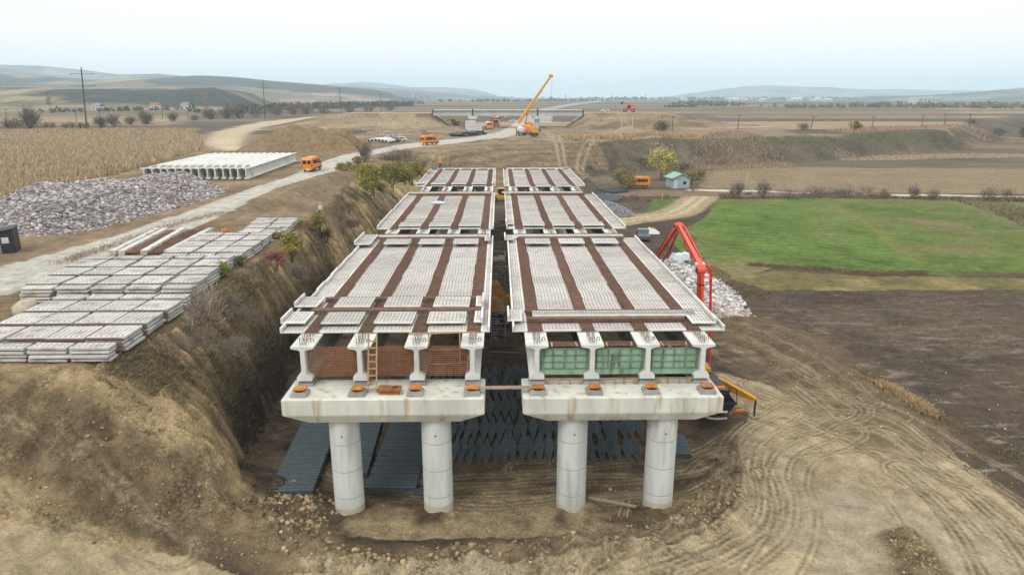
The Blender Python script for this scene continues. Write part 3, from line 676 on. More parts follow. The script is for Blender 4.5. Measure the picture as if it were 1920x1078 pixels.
M['mud'] = mk('mud', (0.52, 0.46, 0.34), (0.60, 0.58, 0.50), 2.5, 0.9)
M['joint'] = mk('joint', (0.36, 0.36, 0.34), (0.5, 0.5, 0.47), 2.5, 0.9)
def pier(cx, py, beams, cols, label):
    half = 5.15
    t = thing('bridge_pier', label, 'bridge pier', (cx, py, 0), 0, 'concrete piers of the viaduct')
    b = MB()
    # upper block, then a lower block drawn in at the ends and faces
    x0, x1, y0, y1 = -half, half, -1.3, 1.3
    lv = [((x0, x1, y0, y1), CAPZ), ((x0, x1, y0, y1), CAPZ - 0.88), ((x0 + 1.25, x1 - 1.25, y0 + 0.3, y1 - 0.3), CAPZ - 1.42)]
    vs = []
    for (a, c, d, e), z in lv: vs += [(a, d, z), (c, d, z), (c, e, z), (a, e, z)]
    fs = [(3, 2, 1, 0), (8, 9, 10, 11)] + [(k * 4 + i, k * 4 + (i + 1) % 4, k * 4 + 4 + (i + 1) % 4, k * 4 + 4 + i) for k in (0, 1) for i in range(4)]
    b.add(vs, fs)
    b.build('pier_cap', M['cap_concrete'], t, bevel=0.04)
    for c in cols:
        k = MB(); r = 0.80
        pts = []; rad = []
        z = -1.2
        for zz, rr in ((-1.2, r), (0.95, r), (0.97, r - 0.014), (1.0, r - 0.014), (1.02, r), (2.55, r), (2.57, r - 0.014), (2.6, r - 0.014), (2.62, r), (4.15, r), (4.17, r - 0.014), (4.2, r - 0.014), (4.22, r), (5.3, r), (5.64, r)):
            pts.append((c - cx, 0, zz)); rad.append(rr)
        k.tube(pts, rad, 72); o = k.build('column', M['concrete'], t, smooth=False)
        if py < 40:
            for zj in (.985, 2.585, 4.185):
                jn = MB(); jn.tube([(c - cx, 0, zj - .022), (c - cx, 0, zj + .022)], r - .004, 72, False); jn.build('joint', M['joint'], o)
            s = MB(); s.tube([(c - cx, 0, -0.2), (c - cx, 0, 0.3), (c - cx, 0, 0.46 + 0.1 * math.sin(c))], [r + 0.006, r + 0.006, r + 0.004], 40, False)
            so_ = s.build('mud_splash', M['mud'], o, smooth=True)
            hl = MB(); hl.cyl((c - cx + 0.02, -r, 4.72), 0.045, 0.03, 10, 'y'); hl.build('lifting_hole', M['black'], o)
    for bx in beams:
        for dy in (-0.62, 0.78):
            p = MB(); p.bb(bx - cx - 0.42, bx - cx + 0.42, dy - 0.40, dy + 0.40, CAPZ - 0.003, CAPZ + 0.17)
            p.bb(bx - cx - 0.34, bx - cx + 0.34, dy - 0.33, dy + 0.33, CAPZ + 0.17, CAPZ + 0.235)
            p.build('plinth', M['plinth'], t, bevel=0.015)
    return t
M['plinth'] = mk('plinth', (0.42, 0.41, 0.38), (0.30, 0.29, 0.27), 2, 0.85, 0.1, rnd=0.08, stain=(0.36, 0.23, 0.10), sfac=0.7, sscale=1.3, streak=True)
LC = [-8.3, -3.42]; RC = [3.88, 8.7]
for i, py in enumerate(PIERS):
    pos = ('with bare orange bearings along its front', 'between the first and second spans', 'between the second and third spans', 'at the far end by the cut bank')[i]
    pier(-5.95, py, LBX, LC, 'left deck pier ' + pos)
    pier(6.3, py, RBX, RC, 'right deck pier ' + pos)

# ---- bearings on the front edge
bt = thing('bridge_bearing', '', 'bearing', (0, 0, 0), 0, 'rusty orange bearings on the front piers')
p = MB(); p.cyl((0, 0, 0.05), 0.27, 0.10, 20); p.build('pot', M['black'], bt)
p = MB(); p.box((0, 0, 0.125), (0.62, 0.52, 0.05)); p.build('top_plate', M['bearing'], bt, bevel=0.006)
K = Kind(bt); od = ('leftmost', 'second from left', 'third from left', 'rightmost')
for side, bs in (('left', LBX), ('right', RBX)):
    for i, bx in enumerate(bs):
        K.put((bx + 0.02, 32.56, CAPZ + 0.235), R(random.uniform(-6, 6)), 'orange bearing on the %s front pier cap, %s of its four' % (side, od[i]))
b2 = thing('rubber_bearing', '', 'bearing', (0, 0, 0), 0, 'dark bearings under the girder ends')
p = MB(); p.box((0, 0, 0.04), (0.62, 0.5, 0.08)); p.build('pad', M['black'], b2)
p = MB(); p.box((0, 0, 0.0865), (0.5, 0.4, 0.013)); p.build('plate', M['steel'], b2)
K2 = Kind(b2)
for side, bs in (('left', LBX), ('right', RBX)):
    for i, bx in enumerate(bs):
        K2.put((bx, 33.98, CAPZ + 0.235), 0, 'dark pad under a girder on the %s front pier, %s of four' % (side, od[i]))
GZ0 = CAPZ + 0.33             # underside of the girders

# ---- girders
def girder_mesh(L):
    h = ZT - GZ0
    prof = [(-0.40, 0), (0.40, 0), (0.40, 0.20), (0.13, 0.40), (0.12, h - 0.28), (0.2, h - 0.2), (0.6, h - 0.12), (0.6, h), (-0.6, h), (-0.6, h - 0.12), (-0.2, h - 0.2), (-0.12, h - 0.28), (-0.13, 0.40), (-0.40, 0.20)]
    m = MB(); m.prism(prof, 0, L); return m
def stirrup_mesh(L, zt, ends=((0.25, 2.6),)):
    m = MB(); rnd = random.Random(5)
    for a, b in ends:
        y = a
        while y < b:
            for sx in (-0.14, 0.0, 0.15):
                x = sx + rnd.uniform(-0.05, 0.05); hh = rnd.uniform(0.28, 0.5)
                m.bar((x, y, zt - 0.02), (x + rnd.uniform(-0.05, 0.05), y + rnd.uniform(-0.05, 0.06), zt + hh), 0.014, caps=False)
            if rnd.random() < 0.5:
                m.bar((-0.14, y, zt + 0.12), (0.16, y + 0.02, zt + 0.12), 0.012, caps=False)
            y += 0.17
    return m
GK = None
SPN = ('first', 'second', 'third')
for si in range(3):
    y0, y1 = PIERS[si] + 0.32, PIERS[si + 1] - 0.32
    for side, bs in (('left', LBX), ('right', RBX)):
        for i, bx in enumerate(bs):
            if GK is None:
                gt = thing('bridge_girder', '', 'girder', (0, 0, 0), 0, 'precast girders carrying the decks')
                girder_mesh(y1 - y0).build('beam', M['girder_concrete'], gt, bevel=0.012)
                stirrup_mesh(y1 - y0, ZT - GZ0, ((0.12, 2.3),)).build('stirrups', M['rebar'], gt)
                stirrup_mesh(y1 - y0, ZT - GZ0, ((y1 - y0 - 2.2, y1 - y0 - 0.2),)).build('stirrups', M['rebar'], gt)
                hk = MB(); hk.tube([(0.3, 0.7, ZT - GZ0 - 0.02), (0.3, 0.7, ZT - GZ0 + 0.16), (0.36, 0.72, ZT - GZ0 + 0.2), (0.44, 0.74, ZT - GZ0 + 0.15), (0.44, 0.74, ZT - GZ0 - 0.02)], 0.022, 6)
                hk.build('lifting_loop', M['rebar'], gt)
                GK = Kind(gt)
            GK.put((bx, y0, GZ0), 0, 'girder of the %s span, %s under the %s deck' % (SPN[si], od[i], side))

# ---- precast deck panels
PW, PL, PT = 2.16, 2.0, 0.085
def panel_rebar(w, l, t, nx, ny, prot, seed=1):
    m = MB(); rnd = random.Random(seed)
    for i in range(nx):                      # lattice bars across
        y = -l / 2 + (i + 0.5) * l / nx
        if prot: m.bar((-w / 2 - prot, y, t * 0.5 + 0.03), (w / 2 + prot, y, t * 0.5 + 0.03), 0.026, caps=False)
        m.bar((-w / 2 + 0.06, y, t + 0.06), (w / 2 - 0.06, y, t + 0.06), 0.009, 0.009, caps=False)
    m.bar((0, -l / 2 + 0.04, t * 0.5 + 0.03), (0, l / 2 - 0.04, t * 0.5 + 0.03), 0.012, caps=False); m.bar((0, 0, t * .5), (0, 0, t + .08), .012, caps=False)
    for i in range(ny):                      # lattice girders along, standing on the slab
        x = -w / 2 + (i + 0.5) * w / ny
        m.bar((x, -l / 2 + 0.04, t + 0.075), (x, l / 2 - 0.04, t + 0.075), 0.009, caps=False)
        k = 5
        for j in range(k):
            ya = -l / 2 + 0.1 + j * (l - 0.2) / k; yb = ya + (l - 0.2) / k / 2; yc = ya + (l - 0.2) / k
            m.bar((x, ya, t), (x, yb, t + 0.075), 0.008, caps=False); m.bar((x, yb, t + 0.075), (x, yc, t), 0.008, caps=False)
    return m
def make_panel(name, label, cat, group, w, l, t, nx, ny, prot, mat, curb=0, mark=False):
    o = thing(name, label, cat, (0, 0, 0), 0, group)
    s = MB(); s.bb(-w / 2, w / 2, -l / 2, l / 2, 0, t)
    s.build('slab', mat, o, bevel=0.008)
    if curb:
        s = MB(); x = curb * (w / 2 - 0.06); s.bb(x - 0.06, x + 0.06, -l / 2 + 0.002, l / 2 - 0.002, t - 0.003, t + 0.24); s.build('upstand', mat, o, bevel=0.01)
    panel_rebar(w - (0.14 if curb else 0), l, t, nx, ny, prot).build('rebar', M['panel_bar'], o)
    return o
M['panel_bar'] = mk('panel_bar', (0.20, 0.17, 0.15), (0.13, 0.10, 0.085), 3, 0.8, rnd=0.1, spec=0.15)
infill = Kind(make_panel('deck_panel', '', 'deck panel', 'deck panels laid between the girders', PW, PL, PT, 7, 10, 0.30, M['panel_concrete']))
outer_l = Kind(make_panel('edge_panel', '', 'edge panel', 'edge panels with a raised kerb', 1.36, PL, PT, 7, 6, 0.0, M['panel_concrete'], -1))
inner_l = Kind(make_panel('edge_panel', '', 'edge panel', 'edge panels with a raised kerb', 0.50, PL, PT, 7, 2, 0.0, M['panel_concrete'], 1))
outer_r = Kind(make_panel('edge_panel', '', 'edge panel', 'edge panels with a raised kerb', 1.36, PL, PT, 7, 6, 0.0, M['panel_concrete'], 1))
inner_r = Kind(make_panel('edge_panel', '', 'edge panel', 'edge panels with a raised kerb', 0.84, PL, PT, 7, 4, 0.0, M['panel_concrete'], -1))

def mat_mesh(L):
    m = MB(); rnd = random.Random(3); n = int(L / 0.105)
    for i in range(n):
        y = (i + 0.5) * L / n
        a = rnd.uniform(-0.02, 0.02)
        m.bar((-0.43 + rnd.uniform(-.04, .04), y, 0.05), (0.43 + rnd.uniform(-.04, .04), y + a, 0.05 + rnd.uniform(-.01, .02)), 0.03, caps=False)
        if i % 2 == 0:
            m.bar((-0.3, y + 0.03, 0.17), (0.3, y + 0.03 + a, 0.17), 0.022, caps=False)
            for sx in (-0.3, 0.3): m.bar((sx, y + 0.03, -0.01), (sx, y + 0.03, 0.17), 0.02, caps=False)
    for x in (-0.36, -0.22, -0.08, 0.08, 0.22, 0.36):
        m.bar((x, 0.05, 0.105), (x + rnd.uniform(-.03, .03), L - 0.05, 0.105), 0.028, caps=False)
    return m
LM = 25.3
mt = mat_mesh(LM).build('rebar_mat', M['rust']); tag(mt, '', 'rebar', 'rusty rebar mats over the girders')
MK = Kind(mt)
long_b = MB(); rnd = random.Random(8)
LX0 = {'left': -12.0, 'right': 0.6}; 
DECK = [(35.6, 61.2), (66.0, 90.4), (99.2, 121.9)]
for si, (ya, yb) in enumerate(DECK):
    n = int(round((yb - ya) / 2.04)); pitch = (yb - ya) / n
    for side, bs in (('left', LBX), ('right', RBX)):
        for k in range(n):
            y = ya + (k + 0.5) * pitch
            row = 'row %d' % (k + 1)
            row = ord_(k) + ' row'
            for j in range(3):
                x = (bs[j] + bs[j + 1]) / 2
                infill.put((x + rnd.uniform(-.06, .06), y + rnd.uniform(-.012, .012), ZT + 0.02 + rnd.uniform(0, 0.012)), R(rnd.uniform(-.6, .6)), 'panel laid in %s span of %s deck, %s, %s bay' % (SPN[si], side, row, ('leftmost', 'middle', 'rightmost')[j]))
            xl, xr = bs[0], bs[3]
            if side == 'left':
                outer_l.put((xl - 0.36 - 0.68 + rnd.uniform(-.05, .05), y, ZT + 0.02), 0, 'outer kerbed panel of left deck, %s span, %s' % (SPN[si], row))
                inner_l.put((xr + 0.40 + 0.25, y, ZT + 0.02), 0, 'narrow inner panel of left deck, %s span, %s' % (SPN[si], row))
            else:
                inner_r.put((xl - 0.42 - 0.42, y, ZT + 0.02), 0, 'narrow inner panel of right deck, %s span, %s' % (SPN[si], row))
                outer_r.put((xr + 0.36 + 0.68 + rnd.uniform(-.05, .05), y, ZT + 0.02), 0, 'outer kerbed panel of right deck, %s span, %s' % (SPN[si], row))
        for i, bx in enumerate(bs):
            MK.put((bx, ya - 0.1, ZT + 0.025), 0, 'rusty mat over a %s span girder, %s of four on %s deck' % (SPN[si], od[i], side), scale=(1, (yb - ya + 0.2) / LM, 1))

# ---- loose panels lying crosswise on the laid ones
loose_g = 'loose panels left on top of the decks'
def loose(kind, x, y, z, lab, rz=0.0): kind.put((x, y, z), R(rz), lab, loose_g)
ZL = ZT + 0.30
bay = ('leftmost', 'middle', 'rightmost')
for j in range(3):
    x = (LBX[j] + LBX[j + 1]) / 2
    loose(infill, x - 0.1, 37.35, ZL - 0.02, 'loose panel on the near end of the left deck, front row, %s bay' % bay[j], rnd.uniform(-1, 1))
    loose(infill, x + 0.02, 40.0, ZL + 0.12, 'loose panel raised on the rebar of the left deck, second row, %s bay' % bay[j], rnd.uniform(-1, 1))
    loose(infill, x + 0.02, 58.2, ZL + 0.10, 'loose panel near the far end of the first left span, %s bay' % bay[j], rnd.uniform(-1, 1))
    x = (RBX[j] + RBX[j + 1]) / 2
    loose(infill, x - 0.1, 58.2, ZL + 0.10, 'loose panel near the far end of the first right span, %s bay' % bay[j], rnd.uniform(-1, 1))
    loose(infill, x, 67.2, ZL, 'loose panel at the near end of the second right span, %s bay' % bay[j], rnd.uniform(-1, 1))
    loose(infill, x, 98.2, ZL - 0.1, 'loose panel at the near end of the third right span, %s bay' % bay[j], rnd.uniform(-1, 1))
    loose(infill, (LBX[j] + LBX[j + 1]) / 2, 100.4, ZL, 'loose panel at the near end of the third left span, %s bay' % bay[j], rnd.uniform(-1, 1))
    loose(infill, (LBX[j] + LBX[j + 1]) / 2, 67.3, ZL - 0.05, 'loose panel at the near end of the second left span, %s bay' % bay[j], rnd.uniform(-1, 1))
for y, z, w_ in ((37.4, ZL, 'front row'), (40.1, ZL + 0.12, 'second row')):
    loose(outer_l, LBX[0] - 1.25, y, z, 'loose kerbed panel hanging over the outer left edge, %s' % w_, rnd.uniform(-1, 1))
    loose(inner_l, LBX[3] + 0.25, y, z, 'loose narrow panel on the inner left edge, %s' % w_, rnd.uniform(-1, 1))
for y, w_ in ((58.0, 'lower'), (60.2, 'upper')):
    loose(outer_l, LBX[0] - 1.35, y, ZL + 0.1, 'loose kerbed panel at the far outer corner of the first left span, %s of two' % w_)
loose(inner_l, LBX[3] + 0.4, 59.5, ZL + 0.1, 'loose narrow panel at the far inner corner of the first left span')
loose(inner_r, RBX[0] - 1.1, 59.8, ZL + 0.1, 'loose narrow panel at the far inner corner of the first right span')
loose(inner_r, RBX[0] - 1.1, 37.6, ZL, 'loose narrow panel at the near inner corner of the right deck')
loose(outer_r, RBX[3] + 0.7, 37.0, ZL, 'loose kerbed panel at the near outer corner of the right deck')
loose(outer_l, LBX[0] - 1.5, 101, ZL, 'loose kerbed panel at the outer corner of the third left span')
loose(inner_r, RBX[0] - 0.9, 68, ZL, 'loose narrow panel at the inner corner of the second right span')
loose(inner_l, LBX[3] + 0.6, 101.0, ZL, 'loose narrow panel at the inner corner of the third left span')

# ---- long cross strips with rebar cages beside them
def strip(x0, x1, y, z, w, lab):
    t = thing('cross_strip', lab, 'concrete strip', ((x0 + x1) / 2, y, z), R(rnd.uniform(-.3, .3)), 'long strips laid across the decks')
    L = x1 - x0; m = MB(); m.bb(-L / 2, L / 2, -w / 2, w / 2, 0, 0.09); m.build('slab', M['panel_concrete'], t, bevel=0.008)
    b = MB(); n = int(L / 0.15)
    for i in range(n):
        x = -L / 2 + (i + .5) * L / n; b.bar((x, -w / 2 + .03, 0.16), (x, w / 2 - .03, 0.16), 0.016, caps=False); b.bar((x, 0, 0.09), (x, 0, 0.16), 0.016, caps=False)
    for yy in (-w * .3, 0, w * .3): b.bar((-L / 2, yy, 0.16), (L / 2, yy, 0.16), 0.016, caps=False)
    b.build('rebar', M['panel_bar'], t)
def cage(x0, x1, y, z, w, h, lab):
    m = MB(); L = x1 - x0; r2 = random.Random(int(y * 10))
    for k in range(7):
        for l in range(4):
            yy = -w / 2 + k * w / 6; m.bar((-L / 2 + r2.uniform(0, .3), yy + r2.uniform(-.02, .02), h * l / 3), (L / 2 - r2.uniform(0, .3), yy + r2.uniform(-.02, .02), h * l / 3), 0.034, caps=False)
    n = int(L / 0.2)
    for i in range(n):
        x = -L / 2 + (i + .5) * L / n
        m.bar((x, -w / 2, h), (x, w / 2, h), 0.025, caps=False); m.bar((x, -w / 2, 0), (x, -w / 2, h), 0.025, caps=False); m.bar((x, w / 2, 0), (x, w / 2, h), 0.025, caps=False)
    o = m.build('rebar_cage', M['rust'], None, loc=((x0 + x1) / 2, y, z), rz=R(rnd.uniform(-.3, .3))); tag(o, lab, 'rebar', 'rusty bundles laid across the decks')
strip(1.9, 11.3, 37.75, ZL + 0.02, 1.0, 'white strip across the near end of the right deck')
cage(1.5, 10.6, 36.95, ZT + 0.2, 0.34, 0.18, 'rusty bundle in front of the white strip at the near end of the right deck')
cage(1.4, 11.0, 38.5, ZT + 0.2, 0.2, 0.14, 'rusty bundle behind the white strip at the near end of the right deck')
cage(-11.2, -0.9, 38.85, ZT + 0.16, 0.45, 0.22, 'rusty bundle between the loose panels near the front of the left deck')
cage(-11.0, -0.9, 41.3, ZT + 0.16, 0.35, 0.2, 'rusty bundle behind the second loose row of the left deck')
for side, bs, xo in (('left', LBX, -0.6), ('right', RBX, 0.6)):
    strip(bs[0] - 0.6, bs[3] + 0.5, 61.0, ZL + 0.05, 0.7, 'white strip across the far end of the first %s span' % side)
    cage(bs[0] - 0.4, bs[3] + 0.5, 60.25, ZT + 0.2, 0.5, 0.16, 'rusty bundle before the strip at the far end of the first %s span' % side)
    strip(bs[0] - 1.6, bs[3] + 0.3, 90.0, ZL + 0.05, 0.75, 'white strip across the far end of the second %s span' % side)
    cage(bs[0] - 0.6, bs[3] + 0.5, 89.1, ZT + 0.2, 0.6, 0.16, 'rusty bundle before the strip at the far end of the second %s span' % side)
    strip(bs[0] - 0.6, bs[3] + 0.8, 121.4, ZL + 0.05, 0.8, 'white strip across the far end of the third %s span' % side)
    cage(bs[0] - 0.4, bs[3] + 0.5, 62.6, ZT + 0.05, 0.3, 0.1, 'rusty bundle over the girder ends at the second %s pier' % side)
    cage(bs[0] - 0.4, bs[3] + 0.5, 92.2, ZT + 0.05, 0.5, 0.1, 'rusty bundle over the girder ends at the third %s pier' % side)

M['rust_net'] = mk('rust_net', (0.42, 0.21, 0.11), (0.26, 0.13, 0.07), 2.5, 0.85, rnd=0.1, spec=0.15)
# ---- diaphragms: rebar nets at the left, green formwork at the right
for j in range(3):
    xa, xb = LBX[j] + 0.14, LBX[j + 1] - 0.14
    m = MB(); z0, z1 = GZ0 + 0.12, ZT - 0.34; cx = (xa + xb) / 2; r2 = random.Random(j)
    for yy in (0.0, 0.34):
        n = int((xb - xa) / 0.095)
        for i in range(n + 1):
            x = xa - cx + (xb - xa) * i / n; m.bar((x, yy, z0), (x + r2.uniform(-.02, .02), yy, z1 + 0.1), 0.02, caps=False)
        for i in range(14):
            z = z0 + (z1 - z0) * i / 13; m.bar((xa - cx, yy - .015, z), (xb - cx, yy - .015, z + r2.uniform(-.015, .015)), 0.02, caps=False)
    n = int((xb - xa) / 0.095)
    for i in range(n + 1):
        x = xa - cx + (xb - xa) * i / n; m.bar((x, 0, z1 + .06), (x, 0.34, z1 + .06), 0.02, caps=False); m.bar((x, 0, z0), (x, 0.34, z0), 0.02, caps=False)
    o = m.build('rebar_net', M['rust_net'], None, loc=(cx, 33.95, 0)); tag(o, 'rusty rebar net filling the %s bay between the left girders' % bay[j], 'rebar', 'rebar nets between the girder ends')
    # timber scraps under the net
    xa, xb = RBX[j] + 0.15, RBX[j + 1] - 0.15; cx = (xa + xb) / 2; W = xb - xa
    t = thing('formwork_panel', 'green steel formwork in the %s bay between the right girders' % bay[j], 'formwork', (cx, 33.85, 0), 0, 'green formwork between the girder ends')
    s = MB(); prof = [(-W / 2 + .28, GZ0 + .14), (W / 2 - .28, GZ0 + .14), (W / 2, GZ0 + .45), (W / 2, ZT - .36), (-W / 2, ZT - .36), (-W / 2, GZ0 + .45)]
    s.prism(prof, 0, 0.05, 'y'); s.build('plate', M['green_form'], t)
    s = MB()
    for i in range(5):
        x = -W / 2 + .12 + i * (W - .24) / 4; s.bb(x - .025, x + .025, -.07, -.002, GZ0 + .48, ZT - .37)
    for i in range(4):
        z = GZ0 + .5 + i * .37; s.bb(-W / 2 + .03, W / 2 - .03, -.055, -.0025, z - .022, z + .022)
    s.build('rib', M['form_rib'], t)
    c = MB(); r2 = random.Random(40 + j)
    for i in range(26):
        x = -W / 2 + i * W / 25; c.bar((x, .1, ZT - .26), (x, .75, ZT - .26), .03, caps=False)
        c.bar((x, .4, ZT - .95), (x, .4, ZT - .2), .022, caps=False)
    for yy in (.12, .3, .5, .72): c.bar((-W / 2, yy, ZT - .23), (W / 2, yy, ZT - .23), .03, caps=False)
    o = c.build('rebar_net', M['rust'], None, loc=(cx, 33.95, 0)); tag(o, 'rusty bars rising behind the green formwork of the %s bay' % bay[j], 'rebar', 'rebar behind the green formwork')
    for i in range(2):
        s = MB(); s.box((0, 0, 0), (.09, .5, .09)); o = s.build('timber_block', M['timber'], None, loc=(cx - W * .25 + i * W * .5, 34.1, ZT - .17), rz=R(r2.uniform(-12, 12)), bevel=.005)
        tag(o, 'short timber block on top of the green formwork, %s bay, %s one' % (bay[j], ('first', 'second')[i]), 'timber', 'timber blocks on the formwork')
    s = MB(); s.box((0, 0, 0), (W - .5, .10, .09)); o = s.build('timber_sill', M['old_timber'], None, loc=(cx, 33.62, CAPZ + .31), bevel=.005); tag(o, 'long timber sill under the green formwork, %s bay' % bay[j], 'timber', 'timber sills under the formwork')
    for i in range(4):
        s = MB(); s.box((0, 0, .13), (.10, .10, .265)); o = s.build('timber_prop', M['timber'], None, loc=(cx - W * .3 + i * W * .2 + r2.uniform(-.06, .06), 33.62, CAPZ + .001), bevel=.005)
        tag(o, 'stubby timber prop under the green formwork, %s bay, %s from its left' % (bay[j], ord_(i)), 'timber', 'timber props under the formwork')

# ---- timber ladder leaning on the second girder
lt = thing('wooden_ladder', 'pale wooden ladder leaning on the second girder of the left deck', 'ladder', (-6.62, 32.75, CAPZ), 0)
a0, a1 = Vector((0, 0, 0)), Vector((0.0, 0.95, 2.95)); dx = Vector((0.22, 0, 0))
for s_ in (-1, 1):
    m = MB(); m.bar(a0 + dx * s_, a1 + dx * s_ * .95, 0.07, 0.06); m.build('rail', M['timber'], lt)
for i in range(8):
    m = MB(); p_ = a0.lerp(a1, 0.06 + i * 0.115); m.bar(p_ - dx * 1.2 + Vector((0, -.045, 0)), p_ + dx * 1.2 + Vector((0, -.045, 0)), 0.03, 0.08); m.build('rung', M['timber'], lt)
# ---- guard rail of planks across the third bay
gt = thing('timber_guard', 'rough timber guard rail across the third bay of the left deck', 'guard rail', (LBX[2], 34.2, ZT), 0)
for a, b, w_, nm in (((-.45, 0, .42), (3.2, .1, .50), .09, 'rail'), ((.62, 0, -1.3), (.62, .02, .45), .08, 'post'), ((2.25, .02, -1.3), (2.25, .05, .47), .08, 'post'), ((.35, -.1, -.42), (2.75, -.1, -.38), .08, 'rail'), ((.3, -.1, -1.25), (2.8, -.1, -1.15), .08, 'rail')):
    m = MB(); m.bar(a, b, w_, w_ * .55); m.build(nm, M['timber'], gt)
# ---- rusty plates on the cap, planks between caps
pl = thing('steel_plate_stack', 'pair of rusty steel plates with a lifting hook on the left pier cap', 'steel plates', (-5.72, 32.72, CAPZ), R(-3))
for i, (w_, d_, z_, k) in enumerate(((1.0, .5, .07, 'base_plate'), (1.18, .62, .24, 'top_plate'))):
    m = MB(); m.box((0, 0, z_), (w_, d_, .12 if i else .14)); m.build(k, M['rusty_plate'], pl, bevel=.01)
m = MB(); m.tube([(.2, -.1, .30), (.22, -.1, .36), (.32, -.08, .38), (.4, -.05, .33), (.42, -.05, .30)], .03, 6); m.build('hook', M['black'], pl)
for i, (y, z, r_) in enumerate(((32.62, .25, 0), (32.80, .25, .6))):
    m = MB(); m.box((0, 0, .035), (3.1, .17, .05)); o = m.build('bridge_plank', M['bridge_plank'] if 'bridge_plank' in M else M['old_timber'], None, loc=(0.24, y - .05, CAPZ + .24), rz=R(r_), bevel=.005)
    tag(o, ('front', 'rear')[i] + ' plank of the two bridging the gap between the front pier caps', 'plank', 'planks between the pier caps')
# ================================================================== stored precast parts on the terrace
PZ = 8.03
# bars stick out of the stacked slabs towards the viewer and away from him
def stored_kind(w, l, n, nm='stored_slab'):
    o = thing(nm, '', 'concrete slab', (0, 0, 0), 0, 'concrete slabs stacked on the terrace')
    s = MB(); s.bb(-w / 2, w / 2, -l / 2, l / 2, 0, 0.15); s.build('slab', M['old_concrete'], o, bevel=0.014)
    m = MB(); rnd_ = random.Random(int(l * 10))
    for i in range(n):
        x = -w / 2 + (i + .5) * w / n
        for e in ((-1, 1) if l > 1 else (1,)): m.bar((x + rnd_.uniform(-.03, .03), e * l / 2 + e * .27, 0.06), (x, e * l / 2, 0.06), 0.024, caps=False)
        for e in ((-1, 1) if l > 1 else (1,)): m.bar((x, e * l / 2 + e * .25, 0.115), (x, e * l / 2, 0.115), 0.02, caps=False)
    m.build('rebar', M['rust'], o)
    m = MB()
    for i in range(7):
        x = -w / 2 + (i + .5) * w / 7
        m.bar((x, -l / 2 + .05, 0.205), (x, l / 2 - .05, 0.205), 0.012, caps=False)
        for k in range(3 if l > 1 else 2):
            yy = -l / 2 + .15 + k * (l - .3) / 2; m.bar((x, yy, .15), (x, yy + .1, .205), .012, caps=False)
    m.build('lattice', M['panel_bar'], o)
    return Kind(o)
wide = stored_kind(2.1, 2.1, 21); narrow = stored_kind(2.1, 0.78, 21)
rs = random.Random(12)
paint = []
def stack(name, x, y, k, nhi, lab, pz=PZ, step=0.222, mark=False):
    for i in range(nhi):
        k.put((x + rs.uniform(-.08, .08), y + rs.uniform(-.08, .08), pz + i * step), R(rs.uniform(-1.9, 1.9)),
              'slab in %s, %s' % (lab, 'topmost' if i == nhi - 1 else ord_(i) + ' up'))
# yard A (nearest), B, C, D going away
def yard(tagname, xr, cols, pitch, rows, nhi, skew=0.0, pz=PZ):
    for ri, (yc, k) in enumerate(rows):
        for c in range(cols):
            stack(tagname, xr - 1.1 - c * pitch + skew * ri, yc, k, nhi if k is wide else max(2, nhi - 0), '%s, %s row, %s from the bank' % (tagname, ord_(ri), ord_(c)), pz)
yard('the nearest stacks', -21.0, 4, 2.24, ((35.25, narrow), (37.5, wide), (40.15, wide), (42.75, wide), (44.75, narrow)), 4, -0.02)
yard('the second stacks', -21.4, 5, 2.42, ((46.5, narrow), (48.4, wide), (51.0, wide), (53.6, wide), (55.7, narrow)), 5, -0.22)
yard('the third stacks', -22.0, 3, 2.36, ((57.6, narrow), (59.5, wide), (62.1, wide), (64.7, wide), (66.7, narrow)), 4, -0.12)
yard('the farthest stacks', -22.0, 2, 2.4, ((69.6, wide), (72.2, wide), (74.8, wide), (76.8, narrow)), 3, -0.25)
# paint marks sprayed on slab ends (lie on the nearest stacks)
def glyph(x, y, z, kind, sz=0.11):
    m = MB()
    segs = {'T': ((-.5, 1, .5, 1), (0, 1, 0, 0)), '1': ((0, 0, 0, 1), (-.3, .7, 0, 1)), '2': ((-.4, 1, .4, 1), (.4, 1, .4, .5), (.4, .5, -.4, 0), (-.4, 0, .4, 0))}
    xo = 0
    for ch in kind:
        for a, b, c, d in segs[ch]: m.bar((xo + a * sz * .7, 0, b * sz), (xo + c * sz * .7, 0, d * sz), .03, .004, up=(0, 1, 0))
        xo += sz * 1.3
    o = m.build('paint_mark', M['spray_paint'], None, loc=(x, y, z)); return o
for x, y, z, k in ((-22.9, 34.85, 8.05, 'T1'),):
    tag(glyph(x, y, z, k), 'pink T1 sprayed on the bottom slab end of the nearest stacks', 'paint mark', 'spray marks on slab ends')
for j, (x, i, k) in enumerate(((-33.3, 4, '1'), (-33.5, 3, '11'), (-33.4, 2, '12'), (-31.0, 4, '11'), (-28.6, 4, '1'), (-28.7, 2, '1'), (-26.1, 4, '11'), (-23.4, 3, '1'))):
    tag(glyph(x * .968, 46.09, 8.045 + i * .222, k), 'red spray mark on a slab end of the second stacks, %s from the haul road' % ord_(j), 'paint mark', 'spray marks on slab ends')
